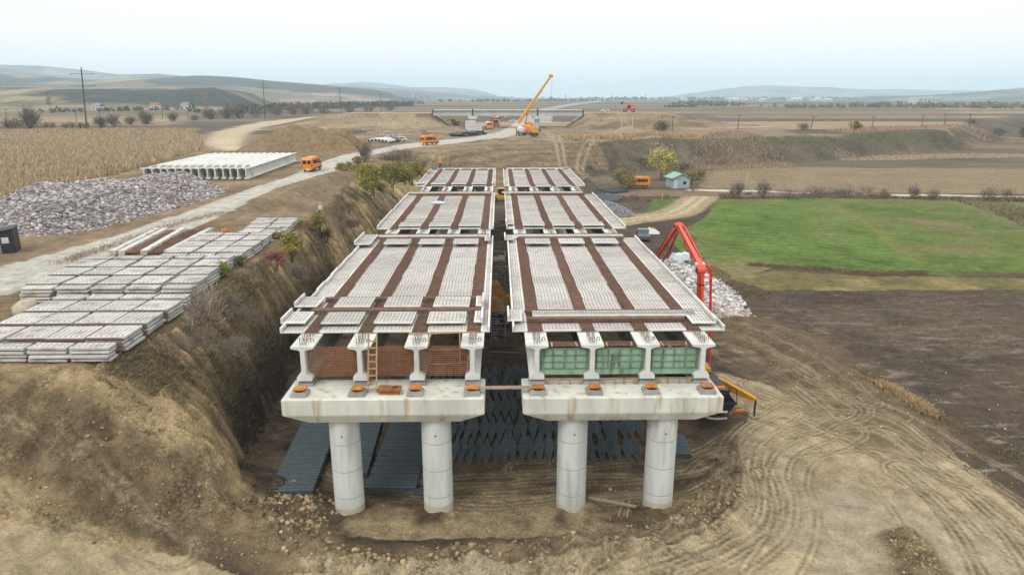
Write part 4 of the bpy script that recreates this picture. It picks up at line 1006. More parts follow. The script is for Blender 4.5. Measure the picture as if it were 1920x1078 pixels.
# long kerb beams stored beside the third stacks
for j, (xa, xb) in enumerate(((-34.9, -36.1), (-34.1, -35.3), (-32.1, -33.5), (-30.0, -30.6))):
    m = MB(); L = 11.2; m.bb(-.28, .28, 0, L, 0, .45); o = m.build('kerb_beam', M['old_concrete'], None, loc=(xa, 60.8, PZ), rz=-math.atan2(xb - xa, L), bevel=.02)
    tag(o, 'long concrete kerb beam lying by the third stacks, %s from the haul road' % ord_(j), 'concrete beam', 'long kerb beams beside the haul road')
for j, (xa, w_) in enumerate(((-33.3, 1.1), (-31.2, 1.6))):
    m = MB(); r2 = random.Random(j)
    for i in range(150):
        y = i * 11 / 150; m.bar((-w_ / 2, y, .2 + r2.uniform(-.1, .1)), (w_ / 2, y + r2.uniform(-.1, .1), .2 + r2.uniform(-.1, .12)), .03, caps=False)
    for i in range(9):
        x = -w_ / 2 + w_ * i / 8; m.bar((x, 0, .1 + r2.uniform(0, .15)), (x, 11, .1 + r2.uniform(0, .15)), .05, caps=False)
    o = m.build('rebar_bundle', M['rust'], None, loc=(xa, 60.9, PZ), rz=R(5)); tag(o, ('narrower', 'wider')[j] + ' rusty rebar bundle lying between the long kerb beams', 'rebar', 'rebar bundles between the kerb beams')
# ---- stored girders in a row
for j in range(14):
    x = -43.6 - j * 1.33
    a = copy_tree(GK.p); a.location = (x, 119.4 + rs.uniform(-.25, .25), 8.12); a.scale = (0.98, 1.13, 1); a.rotation_euler = (0, 0, R(2.2))
    tag(a, 'pale girder stored on the terrace beside the rubble, %s from the haul road' % ord_(j), 'girder', 'girders stored in a row on the terrace')
m = MB(); m.bar((0, 0, 0), (-.6, .35, 1.7), .09); o = m.build('timber_strut', M['old_timber'], None, loc=(-42.2, 119.3, 8.0)); tag(o, 'slanting timber strut propping the row of stored girders', 'timber')
for j in range(2):
    m = MB(); m.bb(-63, -42.8, -.15, .15, 0, .12); o = m.build('timber_bearer', M['old_timber'], None, loc=(0, 120.2 + j * 31.5, 8.0)); tag(o, ('near', 'far')[j] + ' timber bearer under the row of stored girders', 'timber', 'bearers under the girders')

# ================================================================== heaps of broken stone
ICO_V = np.array([(0, 0, 1), (.894, 0, .447), (.276, .851, .447), (-.724, .526, .447), (-.724, -.526, .447), (.276, -.851, .447), (.724, .526, -.447), (-.276, .851, -.447), (-.894, 0, -.447), (-.276, -.851, -.447), (.724, -.526, -.447), (0, 0, -1)])
ICO_F = np.array([(0, 1, 2), (0, 2, 3), (0, 3, 4), (0, 4, 5), (0, 5, 1), (1, 6, 2), (2, 7, 3), (3, 8, 4), (4, 9, 5), (5, 10, 1), (6, 7, 2), (7, 8, 3), (8, 9, 4), (9, 10, 5), (10, 6, 1), (11, 7, 6), (11, 8, 7), (11, 9, 8), (11, 10, 9), (11, 6, 10)])
def rocks(P, S, cols, seed=0, flat=0.7):
    rg = np.random.RandomState(seed); n = len(P)
    V = ICO_V[None] * (1 + rg.uniform(-.35, .3, (n, 12, 1))) * S[:, None, None] * rg.uniform(.6, 1.25, (n, 1, 3)) * np.array((1, 1, flat))
    a = rg.uniform(0, 6.28, n); ca, sa = np.cos(a)[:, None], np.sin(a)[:, None]; t = rg.uniform(-.5, .5, n); ct, st_ = np.cos(t)[:, None], np.sin(t)[:, None]
    y_, z_ = V[..., 1] * ct - V[..., 2] * st_, V[..., 1] * st_ + V[..., 2] * ct
    x2, y2 = V[..., 0] * ca - y_ * sa, V[..., 0] * sa + y_ * ca
    V = np.stack((x2, y2, z_), -1) + P[:, None, :]
    F = ICO_F[None] + (np.arange(n) * 12)[:, None, None]
    C = np.repeat(cols[:, None, :], 12, 1)
    return V.reshape(-1, 3), F.reshape(-1, 3), C.reshape(-1, 3)
def heap(name, poly, H, slope, n, smin, smax, pal, label, base_col, seed=1, step=0.5, lumps=0.5, cat='rubble heap'):
    pg = np.array(poly); x0, y0 = pg.min(0); x1, y1 = pg.max(0)
    xs = np.arange(x0, x1 + step, step); ys = np.arange(y0, y1 + step, step); X, Y = np.meshgrid(xs, ys)
    def hh(x, y):
        d = pdist(x, y, list(poly) + [poly[0]]); i = pin(x, y, poly)
        return np.where(i, np.minimum(d * slope, H + 0 * d) * (0.85 + lumps * fbm(x, y, 5, 3, seed)) , -0.25)
    Z = height(X.ravel(), Y.ravel()).reshape(X.shape) + hh(X, Y) - 0.1
    m, k = X.shape; idx = np.arange(m * k).reshape(m, k)
    F4 = np.stack((idx[:-1, :-1], idx[:-1, 1:], idx[1:, 1:], idx[1:, :-1]), axis=-1).reshape(-1, 4)
    F3 = np.concatenate((F4[:, [0, 1, 2]], F4[:, [0, 2, 3]]))
    V0 = np.stack((X.ravel(), Y.ravel(), Z.ravel()), 1); C0 = np.tile(np.array(base_col), (len(V0), 1))
    rg = np.random.RandomState(seed); px = rg.uniform(x0 - .4, x1 + .4, n * 3); py = rg.uniform(y0 - .4, y1 + .4, n * 3)
    ins = pin(px + 0.5 * rg.randn(n * 3), py + 0.5 * rg.randn(n * 3), poly); px, py = px[ins][:n], py[ins][:n]
    pz = height(px, py) + np.maximum(hh(px, py), 0) - 0.05
    S = smin + (smax - smin) * rg.rand(len(px)) ** 2.2
    pal = np.array(pal); cols = pal[rg.randint(0, len(pal), len(px))] * (1 + 0.25 * rg.randn(len(px), 1)).clip(.5, 1.5)
    tint = sstep(0.05, 0.3, fbm(px, py, 6, 3, seed + 5))[:, None]; cols = cols * (1 - 0.22 * tint * np.array((.5, .8, .9)))
    V1, F1, C1 = rocks(np.stack((px, py, pz), 1), S, cols, seed)
    o = np_mesh(name, np.concatenate((V0, V1)), np.concatenate((F3, F1 + len(V0))), M['stone'], np.concatenate((C0, C1)))
    return tag(o, label, cat, None, 'stuff')
PAL = ((.40, .38, .375), (.46, .44, .435), (.33, .305, .30), (.27, .25, .245), (.50, .485, .475), (.36, .325, .31))
heap('rubble', [(-64, 78), (-56, 71.5), (-50, 70.0), (-45.2, 70.5), (-43.6, 75), (-41.3, 86), (-41.0, 97), (-41.5, 104), (-43, 108), (-47, 113), (-54, 112), (-60, 105), (-66, 92)], 2.7, 0.5, 16000, 0.05, 0.34, PAL, 'broad heap of broken pinkish grey rubble beside the haul road', (.25, .22, .20), 3)
heap('rubble', [(18.2, 69), (21.5, 64.6), (24.2, 64.6), (25.9, 67), (26.4, 72), (27.2, 77.5), (26.3, 85), (25, 90), (21.5, 91.5), (19.8, 84), (18.6, 76)], 1.4, 0.45, 6000, 0.05, 0.42, ((.56, .55, .53), (.64, .63, .61), (.46, .45, .43), (.36, .345, .33), (.58, .56, .52)), 'pale broken concrete rubble beside the red boom', (.27, .23, .19), 5, lumps=0.9)
heap('gravel', [(18.5, 138), (19, 129), (22, 126.3), (25, 126.8), (26.4, 130), (26, 135), (23.5, 140), (20.5, 142)], 1.9, 0.6, 2600, 0.07, 0.2, ((.34, .34, .37), (.40, .40, .43), (.28, .28, .30), (.22, .22, .24)), 'small heap of bluish grey gravel beside the right deck', (.24, .24, .26), 7)
heap('rubble', [g(*p, 8) for p in ((706, 259), (712, 251), (728, 248), (742, 252), (748, 258), (726, 262))], 1.8, 0.6, 600, 0.2, 0.5, ((.50, .46, .40), (.42, .36, .30), (.34, .28, .22)), 'small heap of pale spoil behind the stored white pipes', (.3, .25, .19), 9)
# clods strewn by the machines
rg = np.random.RandomState(5); P_ = []; S_ = []
def strew(n, pts, spread, s0, s1):
    a = np.array(pts)
    for _ in range(n):
        i = rg.randint(len(a) - 1); t = rg.rand(); p = a[i] * (1 - t) + a[i + 1] * t + rg.randn(2) * spread
        P_.append((p[0], p[1])); S_.append(s0 + (s1 - s0) * rg.rand() ** 3)
strew(380, [g(500, 960, .3), g(560, 925, .1), g(590, 960, .1), g(560, 1010, .4)], .55, .03, .22)
strew(700, BERM, .9, .025, .16)
strew(160, [g(600, 1040, .4), g(760, 1055, .4), g(900, 1020, .3)], .5, .03, .22)
strew(180, [g(0, 950, 2.6), g(200, 960, 2.2), g(400, 1000, 1.4), g(500, 1020, .9)], .9, .025, .14)
strew(160, [g(150, 820, 5), g(300, 880, 3.4), g(460, 920, 1)], 1.0, .02, .11)
strew(200, [g(980, 850, 0), g(1330, 960, .2), g(1370, 880, .2)], 1.6, .03, .13)
strew(220, [g(1400, 600, .3), g(1560, 700, .4), g(1700, 800, .2), g(1900, 930, .2)], .9, .025, .14)
strew(200, [g(1700, 1010, .6), g(1740, 1078, .6)], .6, .03, .13)
P_ = np.array(P_); S_ = np.array(S_); zz = height(P_[:, 0], P_[:, 1]) + S_ * .1
V, F, C = rocks(np.column_stack((P_, zz)), S_, np.array((.33, .255, .15)) * (1 + .3 * rg.randn(len(S_), 1)).clip(.5, 1.6), 8, .8)
tag(np_mesh('clods', V, F, M['stone'], C), 'clods of dry earth strewn round the pit and tracks', 'clods', None, 'stuff')
# pale scraps and stones lying about
P_ = []; S_ = []
strew(60, [g(960, 850, 0), g(1330, 900, .2), g(1150, 1000, .3)], 2.2, .03, .07); strew(50, [g(1500, 700, .3), g(1800, 820, 0), g(1900, 700, 0)], 4, .04, .10); strew(30, [g(200, 800, 5), g(500, 870, 1)], 2, .03, .07)
P_ = np.array(P_); S_ = np.array(S_); zz = height(P_[:, 0], P_[:, 1]) + S_ * .3
V, F, C = rocks(np.column_stack((P_, zz)), S_, np.tile(np.array((.62, .60, .56)), (len(S_), 1)), 9, .5)
tag(np_mesh('litter', V, F, M['stone'], C), 'pale stones and scraps littering the bare earth', 'litter', None, 'stuff')
# pale boulder by the second stacks
V, F, C = rocks(np.array([(-31.4, 43.8, 8.4)]), np.array([.72]), np.array([(.50, .44, .33)]), 4, .95)
o = np_mesh('boulder', V - np.array((-31.4, 43.8, 8.0)), F, M['stone'], C); o.location = (-31.4, 43.8, 8.0); tag(o, 'big pale boulder beside the second slab stacks', 'boulder')
md = o.modifiers.new('sub', 'SUBSURF'); md.levels = md.render_levels = 1; md.subdivision_type = 'SIMPLE'

# ---- black steel cabin
t = thing('site_cabin', 'small black steel cabin with two windows on the far roadside', 'cabin', (-46.0, 62.6, 8.0), R(24))
m = MB(); m.prism([(-1.3, 0), (1.3, 0), (1.3, 2.15), (-1.3, 1.75)], -1.1, 1.1, 'y'); m.build('body', M['dark_paint'], t, bevel=.02)
m = MB(); m.prism([(-1.42, 1.79), (1.42, 2.22), (1.42, 2.28), (-1.42, 1.85)], -1.2, 1.2, 'y'); m.build('roof', M['black'], t)
for x_ in (-.55, .62):
    m = MB(); m.bb(x_ - .27, x_ + .27, -1.13, -1.098, .95, 1.5); w_ = m.build('window', M['white'], t); m = MB(); m.bb(x_ - .2, x_ + .2, -1.14, -1.131, 1.0, 1.45); m.build('pane', M['tarp'], w_)
m = MB(); m.bb(.05, .22, -1.125, -1.098, .05, 1.55); m.build('door_edge', M['steel'], t)

# ================================================================== wire mesh in the pit
def mesh_mat(w, l, z, n_layers, loc, rz, lab):
    t = thing('mesh_mat', lab, 'wire mesh', loc, rz, 'flat stacks of grey wire mesh in the pit')
    m = MB(); m.bb(-w / 2, w / 2, 0, l, 0, z); m.build('sheets', M['mesh_grey'], t)
    m = MB(); r2 = random.Random(int(l * 7))
    for i in range(int(w / .12)): 
        x = -w / 2 + .06 + i * .12; m.bar((x, -.04, z + .012), (x, l + .04, z + .012), .022, caps=False)
    for i in range(int(l / .3)):
        y = .1 + i * .3 + r2.uniform(-.05, .05); m.bar((-w / 2 - .04, y, z + .03), (w / 2 + .04, y, z + .03), .03, .05, caps=False)
    m.build('wires', M['mesh_wire'], t)
M['mesh_wire'] = mk('mesh_wire', (0.19, 0.24, 0.265), (0.13, 0.165, 0.185), 3, 0.5, metal=0.3, rnd=0.1)
mesh_mat(2.45, 13.0, .26, 3, (-11.8, 34.05, hz(-11.8, 34.3) - .02), R(3), 'flat stack of grey wire mesh nearest the earth bank')
mesh_mat(1.7, 8.0, .2, 3, (-8.9, 36.7, hz(-8.9, 36.9)), R(2), 'flat stack of grey wire mesh behind the outermost left column')
mesh_mat(2.9, 9.5, .3, 3, (-6.4, 35.15, hz(-6.4, 35.4)), R(-1.5), 'flat stack of grey wire mesh between the two left columns')
mesh_mat(1.7, 2.6, .25, 2, (11.25, 38.6, hz(11.2, 38.8)), R(-4), 'short stack of grey wire mesh beside the rightmost column')
mesh_mat(6, 9, .4, 2, (22.4, 146, 0), R(-20), 'grey mesh sheets lying at the foot of the far embankment')
mesh_mat(5, 6, .5, 2, (28.5, 160, 0), R(30), 'grey mesh sheets lying by the olive tree')
# folded triangular mesh units, row behind row
ut = thing('mesh_unit', '', 'wire mesh', (0, 0, 0), 0, 'folded mesh units set out in rows')
A, B_, C_, D_, T_ = (0, 0, .06), (.05, 2.9, .2), (-.33, 1.5, .26), (.34, 1.4, .42), (.05, 2.8, .62)
m = MB(); m.add([A, C_, D_, B_, T_], [(0, 2, 1), (1, 2, 4), (1, 4, 3)])
s_ = m.build('sheet', M['mesh_grey'], ut); md = s_.modifiers.new('thick', 'SOLIDIFY'); md.thickness = .012
m = MB()
for a, b in ((A, D_), (D_, T_), (A, C_), (C_, T_), (C_, D_), (B_, T_)): m.bar(a, b, .022, caps=False)
for i in range(1, 6):
    f = i / 6; m.bar(Vector(A).lerp(Vector(C_), f), Vector(A).lerp(Vector(D_), f), .012, caps=False); m.bar(Vector(T_).lerp(Vector(C_), f), Vector(T_).lerp(Vector(D_), f), .012, caps=False)
m.build('wires', M['mesh_wire'], ut)
UK = Kind(ut); ru = random.Random(2)
for r_, (y, xa, xb) in enumerate(((37.9, -3.1, 9.6), (40.9, -3.4, 10.4), (44.0, -8.6, 7.6), (47.2, -8.2, 5.4), (50.2, -7.4, 3.6))):
    n = int((xb - xa) / .56)
    for i in range(n):
        x = xa + i * .56
        UK.put((x + ru.uniform(-.05, .05), y + ru.uniform(-.18, .18) + .01 * i, hz(x, y) - .02), R(ru.uniform(-6, 6)), 'folded mesh unit, %s row from the columns, %s from left' % (ord_(r_), ord_(i) if i < 20 else ('twenty first', 'twenty second', 'twenty third', 'twenty fourth', 'twenty fifth', 'twenty sixth', 'twenty seventh', 'twenty eighth', 'twenty ninth')[i - 20]), scale=(1, ru.uniform(.92, 1.05), ru.uniform(.85, 1.15)))
o = MB(); r2 = random.Random(4)
for i in range(40):
    a = r2.uniform(0, 6.28); l = r2.uniform(.3, .7); o.bar((r2.uniform(-.4, .4), r2.uniform(-.3, .3), r2.uniform(0, .15)), (math.cos(a) * l, math.sin(a) * l * .5, r2.uniform(.02, .3)), .02, caps=False)
o = o.build('wire_tangle', M['mesh_wire'], None, loc=(-4.6, 34.9, hz(-4.6, 34.9))); tag(o, 'tangle of grey wire left on the ground between the left columns', 'wire')
# ---- timbers on the ground
for j, (a, b, w_) in enumerate(((g(1103, 941), g(1193, 956), .17), (g(1160, 964), g(1169, 937), .1), (g(1176, 967), g(1181, 937), .1))):
    za, zb = hz(*a) + .1 + (.12 if j == 0 else 0), hz(*b) + .1 + (.12 if j == 0 else 0); m = MB(); m.bar((*a, za), (*b, zb), w_, .08); o = m.build('timber_plank', M['old_timber'], None)
    tag(o, ('long pale plank lying across two short ones between the right columns', 'short plank under the long one, nearer its middle', 'short plank under the long one, nearer its right end')[j], 'plank', 'planks on the ground between the right columns')
m = MB(); m.bar((-.9, 57.6, hz(-.9, 57.6) + .06), (2.2, 57.0, hz(2.2, 57) + .06), .14, .07); o = m.build('timber_plank', M['old_timber'], None); tag(o, 'long plank lying on the ground before the scaffold stair', 'plank')

# ================================================================== scaffold stair tower
t = thing('scaffold_tower', 'grey scaffold stair tower standing in the gap between the decks', 'scaffold', (-.14, 59.9, hz(0, 60)))
W2, D2, H2 = .66, 1.7, 8.4
m = MB()
for x in (-W2, W2):
    for y in (0, D2): m.tube([(x, y, 0), (x, y, H2)], .04, 6)
m.build('frame', M['steel'], t)
m = MB()
for k in range(17):
    z = .35 + k * .5
    for y in (0, D2): m.tube([(-W2, y, z), (W2, y, z)], .022, 5)
for k in range(5):
    for x in (-W2, W2): m.tube([(x, 0, .35 + k * 2), (x, D2, .35 + k * 2)], .022, 5)
m.build('ledger', M['steel'], t)
for k in range(4):
    s_ = 1 if k % 2 == 0 else -1; m = MB(); m.tube([(-W2 * s_, -.03, .4 + k * 2), (W2 * s_, -.03, 2.3 + k * 2)], .025, 5); m.build('brace', M['steel'], t)
for k in range(4):
    m = MB(); s_ = 1 if k % 2 == 0 else -1
    for i in range(9):
        f = (i + .5) / 9; y = .2 + 1.3 * (f if s_ > 0 else 1 - f); m.box((-.3 * s_, y, .35 + k * 2 + f * 2), (.5, .2, .03))
    m.build('stair_flight', M['steel'], t)
m = MB(); m.bb(-W2, W2, .1, D2 - .1, H2 - .6, H2 - .56); m.build('platform', M['old_timber'], t)
m = MB(); m.bar((-.9, 66.0, CAPZ - 1.3), (1.6, 66.0, CAPZ - 1.3), .1, .2); o = m.build('tie_beam', M['old_timber'], None, loc=(0, -6.6, 1.4)); tag(o, 'pale timber tied across the gap by the scaffold tower', 'timber')
# ================================================================== vehicles (local +y is forward)
def wheel_mesh(r, w):
    m = MB(); m.tube([(-w / 2, 0, 0), (-w / 2 + .04, 0, 0), (w / 2 - .04, 0, 0), (w / 2, 0, 0)], [r * .9, r, r, r * .9], 18); return m
def add_wheel(t, x, y, r, w):
    o = wheel_mesh(r, w).build('wheel', M['rubber'], t, loc=(x, y, r)); s = 1 if x > 0 else -1
    m = MB(); m.cyl((s * (w / 2 + .004), 0, 0), r * .55, .03, 14, 'x'); m.build('rim', M['steel'], o); return o
def van(label, loc, rz, group='orange vans'):
    t = thing('van', label, 'van', loc, rz, group)
    L, W, H = 5.9, 1.98, 2.65
    prof = [(-L / 2, .45), (-L / 2, 2.3), (-L / 2 + .12, H - .08), (-L / 2 + .35, H), (1.0, H), (1.45, H - .18), (2.15, 1.55), (2.75, 1.28), (L / 2, 1.05), (L / 2, .45)]
    m = MB(); m.prism([(a, b) for a, b in prof], -W / 2, W / 2, 'x'); m.build('body', M['orange'], t, bevel=.06)
    for s in (-1, 1):
        x = s * (W / 2 + .004)
        for a, b, z0, z1, nm in ((-2.3, .35, 1.5, 2.15, 'side_window'), (.55, 1.35, 1.45, 2.1, 'door_window')):
            m = MB(); m.bb(x - .004, x + .004, a, b, z0, z1); m.build(nm, M['glass'], t)
        m = MB(); m.bb(x - .006, x + .006, -2.6, 2.4, .48, .72); m.build('sill_trim', M['black'], t)
        m = MB(); m.box((s * (W / 2 + .14), 1.55, 1.55), (.22, .1, .3)); m.build('mirror', M['black'], t)
        for y in (-1.75, 1.85): add_wheel(t, s * (W / 2 - .12), y, .36, .26)
        m = MB(); m.bb(s * .78 - .12, s * .78 + .12, L / 2 - .03, L / 2 + .02, .78, 1.0); m.build('headlight', M['lamp_clear'], t)
        m = MB(); m.bb(s * .9 - .06, s * .9 + .06, -L / 2 - .015, -L / 2 + .01, .9, 1.5); m.build('tail_light', M['lamp_red'], t)
        m = MB(); m.bb(s * .44 - .34, s * .44 + .34, -L / 2 - .012, -L / 2 + .01, 1.5, 2.15); m.build('rear_window', M['glass'], t)
    m = MB(); m.add([(-.85, 1.52, H - .26), (.85, 1.52, H - .26), (.85, 2.17, 1.56), (-.85, 2.17, 1.56)], [(0, 1, 2, 3)]); m.v = [(a, b + .035, c + .02) for a, b, c in m.v]; m.build('windscreen', M['glass'], t)
    m = MB(); m.bb(-.97, .97, L / 2 - .05, L / 2 + .06, .38, .68); m.build('bumper', M['black'], t)
    m = MB(); m.bb(-.6, .6, -L / 2 + .4, 1.0, H - .005, H + .09); m.build('roof_rack', M['orange'], t)
    m = MB(); m.bb(-.45, .45, -L / 2 - .04, -L / 2 + .01, .42, .62); m.build('plate', M['white'], t)
    return t
def car(label, loc, rz, mat, cat='car', group=None, pickup=False):
    t = thing('pickup' if pickup else 'car', label, cat, loc, rz, group)
    L, W = 4.4, 1.78
    if pickup: prof = [(-L / 2 - .4, .4), (-L / 2 - .4, 1.0), (-.6, 1.02), (-.5, 1.65), (.5, 1.68), (1.0, 1.1), (L / 2, .95), (L / 2 + .05, .4)]
    else: prof = [(-L / 2, .4), (-L / 2, .95), (-L / 2 + .25, 1.1), (-1.5, 1.48), (.2, 1.5), (.95, 1.02), (1.9, .9), (L / 2, .7), (L / 2, .4)]
    m = MB(); m.prism(prof, -W / 2, W / 2, 'x'); m.build('body', mat, t, bevel=.08)
    for s in (-1, 1):
        x = s * (W / 2 + .005); m = MB(); m.prism([(-1.45, 1.0), (-1.2, 1.38), (.1, 1.4), (.65, 1.02)] if not pickup else [(-.45, 1.05), (-.4, 1.55), (.4, 1.57), (.85, 1.08)], x - .004, x + .004, 'x'); m.build('side_window', M['glass'], t)
        for y in (-1.35, 1.38): add_wheel(t, s * (W / 2 - .1), y, .32, .22)
        m = MB(); m.bb(s * .65 - .15, s * .65 + .15, L / 2 - .02, L / 2 + .07, .6, .75); m.build('headlight', M['lamp_clear'], t)
        m = MB(); m.bb(s * .7 - .12, s * .7 + .12, -L / 2 - (.42 if pickup else .02), -L / 2 + .02, .7, .9); m.build('tail_light', M['lamp_red'], t)
    a, b, c, d = ((.52, 1.63, .98, 1.13) if pickup else (.22, 1.45, .93, 1.05))
    m = MB(); m.add([(-.7, a, b), (.7, a, b), (.74, c, d), (-.74, c, d)], [(0, 1, 2, 3)]); m.v = [(p, y + .03, z + .025) for p, y, z in m.v]; m.build('windscreen', M['glass'], t)
    if not pickup:
        m = MB(); m.add([(-.7, -1.5, 1.44), (.7, -1.5, 1.44), (.72, -L / 2 + .27, 1.12), (-.72, -L / 2 + .27, 1.12)], [(0, 1, 2, 3)]); m.v = [(p, y - .03, z + .02) for p, y, z in m.v]; m.build('rear_window', M['glass'], t)
    return t
def truck(label, loc, rz, cab, bed, kind='tipper', group='trucks and machines by the overpass'):
    t = thing('truck', label, 'truck', loc, rz, group); L = 8.2
    m = MB(); m.bb(-.45, .45, -L / 2, L / 2 - .3, .75, 1.0); m.build('chassis', M['black'], t)
    m = MB(); m.prism([(2.0, 1.0), (2.0, 2.95), (2.3, 3.1), (3.7, 3.05), (4.05, 2.0), (4.1, .6), (2.4, .6)], -1.22, 1.22, 'x'); m.build('cab', cab, t, bevel=.06)
    m = MB(); m.add([(-1.05, 3.74, 2.93), (1.05, 3.74, 2.93), (1.1, 4.06, 2.05), (-1.1, 4.06, 2.05)], [(0, 1, 2, 3)]); m.v = [(p, y + .03, z) for p, y, z in m.v]; m.build('windscreen', M['glass'], t)
    for s in (-1, 1):
        m = MB(); m.bb(s * 1.225 - .004, s * 1.225 + .004, 2.6, 3.6, 1.95, 2.75); m.build('side_window', M['glass'], t)
        m = MB(); m.bb(s * .9 - .2, s * .9 + .2, 4.09, 4.14, .8, 1.05); m.build('headlight', M['lamp_clear'], t)
        m = MB(); m.bb(s * .95 - .2, s * .95 + .2, -L / 2 - .03, -L / 2 + .01, .8, 1.0); m.build('tail_light', M['lamp_red'], t)
        for y in (-3.0, -1.65, 3.0): add_wheel(t, s * 1.05, y, .52, .34)
    if kind == 'tipper':
        m = MB(); m.prism([(-1.0, 1.1), (1.0, 1.1), (1.25, 1.5), (1.25, 2.6), (1.17, 2.6), (1.17, 1.6), (-1.17, 1.6), (-1.17, 2.6), (-1.25, 2.6), (-1.25, 1.5)], -L / 2, 1.75, 'y'); m.build('tipper_body', bed, t)
        m = MB(); m.bb(-1.24, 1.24, 1.752, 1.85, 1.1, 2.8); m.build('headboard', bed, t); m = MB(); m.bb(-1.16, 1.16, -L / 2 + .02, -L / 2 + .1, 1.6, 2.5); m.build('tailgate', bed, t)
    elif kind == 'tank':
        m = MB(); m.tube([(0, -L / 2 - .1, 2.0), (0, -L / 2 + .1, 2.0), (0, 1.5, 2.0), (0, 1.75, 2.0)], [.85, 1.12, 1.12, .85], 20); m.build('tank', bed, t, smooth=True)
    elif kind == 'mixer':
        m = MB(); m.tube([(0, -3.9, 2.8), (0, -2.9, 2.5), (0, -1.3, 2.25), (0, .9, 2.0), (0, 1.6, 1.9)], [.5, 1.0, 1.2, .95, .4], 18); m.build('drum', bed, t, smooth=True)
    elif kind == 'box':
        m = MB(); m.bb(-1.25, 1.25, -L / 2, 1.8, 1.05, 3.3); m.build('box_body', bed, t, bevel=.04)
    return t
van('orange van driving up the haul road past the stored girders', (-36.2, 134.5, 8.02), R(-4))
van('orange van on the bend of the haul road above the earth bank', (-20.6, 207.5, 8.1), R(-42))
van('orange van parked by the mint roofed hut', (34.4, 169.6, 0.1), R(88))
car('dark grey pickup parked by the rubble right of the deck', (22.8, 106.4, hz(22.8, 106.4)), R(-5), M['car_grey'], 'pickup', pickup=True)

# ================================================================== concrete pump under the right deck
t = thing('concrete_pump', 'concrete pump truck with raised red boom and yellow outriggers beside the right deck', 'pump truck', (15.0, 48.6, 0.0), R(2))
gz = hz(15, 43)
m = MB(); m.bb(-.5, .5, -5.2, 5.2, .85, 1.15); m.build('chassis', M['black'], t)
m = MB(); m.prism([(3.4, 1.0), (3.4, 2.95), (5.1, 2.9), (5.6, 1.9), (5.65, .6), (3.8, .6)], -1.22, 1.22, 'x'); m.build('cab', M['white'], t, bevel=.06)
m = MB(); m.bb(-1.05, 1.05, 5.58, 5.66, 1.95, 2.7); m.build('windscreen', M['glass'], t)
m = MB(); m.bb(-1.2, 1.2, -4.2, 3.2, 1.16, 1.75); m.build('deck_box', M['dark_paint'], t, bevel=.05)
m = MB(); m.bb(-.9, .9, -1.0, 2.4, 1.75, 2.15); m.build('turret_base', M['yellow'], t, bevel=.05)
# hopper, open at the top
m = MB(); m.add([(-.95, -6.0, 1.65), (.95, -6.0, 1.65), (.95, -4.5, 1.65), (-.95, -4.5, 1.65), (-.55, -5.75, .75), (.55, -5.75, .75), (.55, -4.7, .75), (-.55, -4.7, .75)], [(0, 1, 5, 4), (1, 2, 6, 5), (2, 3, 7, 6), (3, 0, 4, 7), (4, 5, 6, 7)])
hp = m.build('hopper', M['black'], t); md = hp.modifiers.new('thick', 'SOLIDIFY'); md.thickness = .05; md.offset = 1
m = MB(); m.bb(-1.0, 1.0, -6.08, -6.0, 1.5, 1.68); m.bb(-1.0, 1.0, -4.5, -4.42, 1.5, 1.68); m.build('hopper_rim', M['rubber'], t)
m = MB(); m.bb(-.55, .75, -4.35, -4.1, 1.9, 2.06); m.build('warning_bar', M['hivis'], t)
m = MB(); m.bb(-.3, .38, -6.11, -6.085, .95, 1.1); m.build('plate', M['white'], t)
for s in (-1, 1):
    m = MB(); m.box((s * 1.3, -5.9, 1.02), (.5, .08, .16)); m.build('marker_board', M['hivis'], t)
    m = MB(); m.bb(s * .95 - .12, s * .95 + .12, -5.98, -5.9, .62, .86); m.build('tail_light', M['lamp_red'], t)
    for y in (-3.6, -2.3, 3.9): add_wheel(t, s * 1.02, y, .52, .36)
m = MB(); m.tube([(-1.15, -5.2, 1.0), (-1.3, -5.7, .7), (-.9, -6.05, .55), (-.3, -6.1, .5), (.4, -6.0, .5)], .09, 8); m.build('delivery_pipe', M['steel'], t)
m = MB(); m.tube([(1.1, -4.3, 1.6), (1.12, -4.35, 2.1), (1.35, -4.9, 2.1), (1.35, -5.2, 1.2)], .03, 6); m.build('hand_rail', M['black'], t)
# outriggers (truck frame)
def outrigger(a, b, foot):
    a, b = Vector(a), Vector(b)
    d = b - a; n = Vector((d.y, -d.x, 0)).normalized() * .13
    up0, dn0, up1, dn1 = Vector((0, 0, .34)), Vector((0, 0, -.42)), Vector((0, 0, .16)), Vector((0, 0, -.14))
    m = MB(); m.add([a + n + dn0, a - n + dn0, a - n + up0, a + n + up0, b + n + dn1, b - n + dn1, b - n + up1, b + n + up1], [(0, 1, 2, 3), (4, 7, 6, 5), (0, 4, 5, 1), (1, 5, 6, 2), (2, 6, 7, 3), (3, 7, 4, 0)])
    o = m.build('outrigger_arm', M['yellow'], t, bevel=.03)
    m = MB(); m.cyl((a.x + n.x * 1.2 + d.x * .12, a.y + n.y * 1.2 + d.y * .12, a.z), .2, .03, 16, 'y'); m.build('pivot', M['black'], o)
    m = MB(); m.tube([(b.x, b.y, b.z), (b.x, b.y, foot + .05)], .07, 8); m.build('jack_leg', M['black'], o)
    m = MB(); m.box((b.x, b.y, foot + .04), (.62, .62, .08), R(15)); m.build('foot_plate', M['old_timber'], o)
outrigger((1.15, -1.9, 1.45), (2.75, -5.0, 1.35), hz(17.9, 43.6))
outrigger((1.1, 4.0, 1.55), (2.55, 5.0, 1.75), hz(17.5, 53.7))
outrigger((-1.15, -1.9, 1.45), (-2.9, -4.6, 1.2), 0)
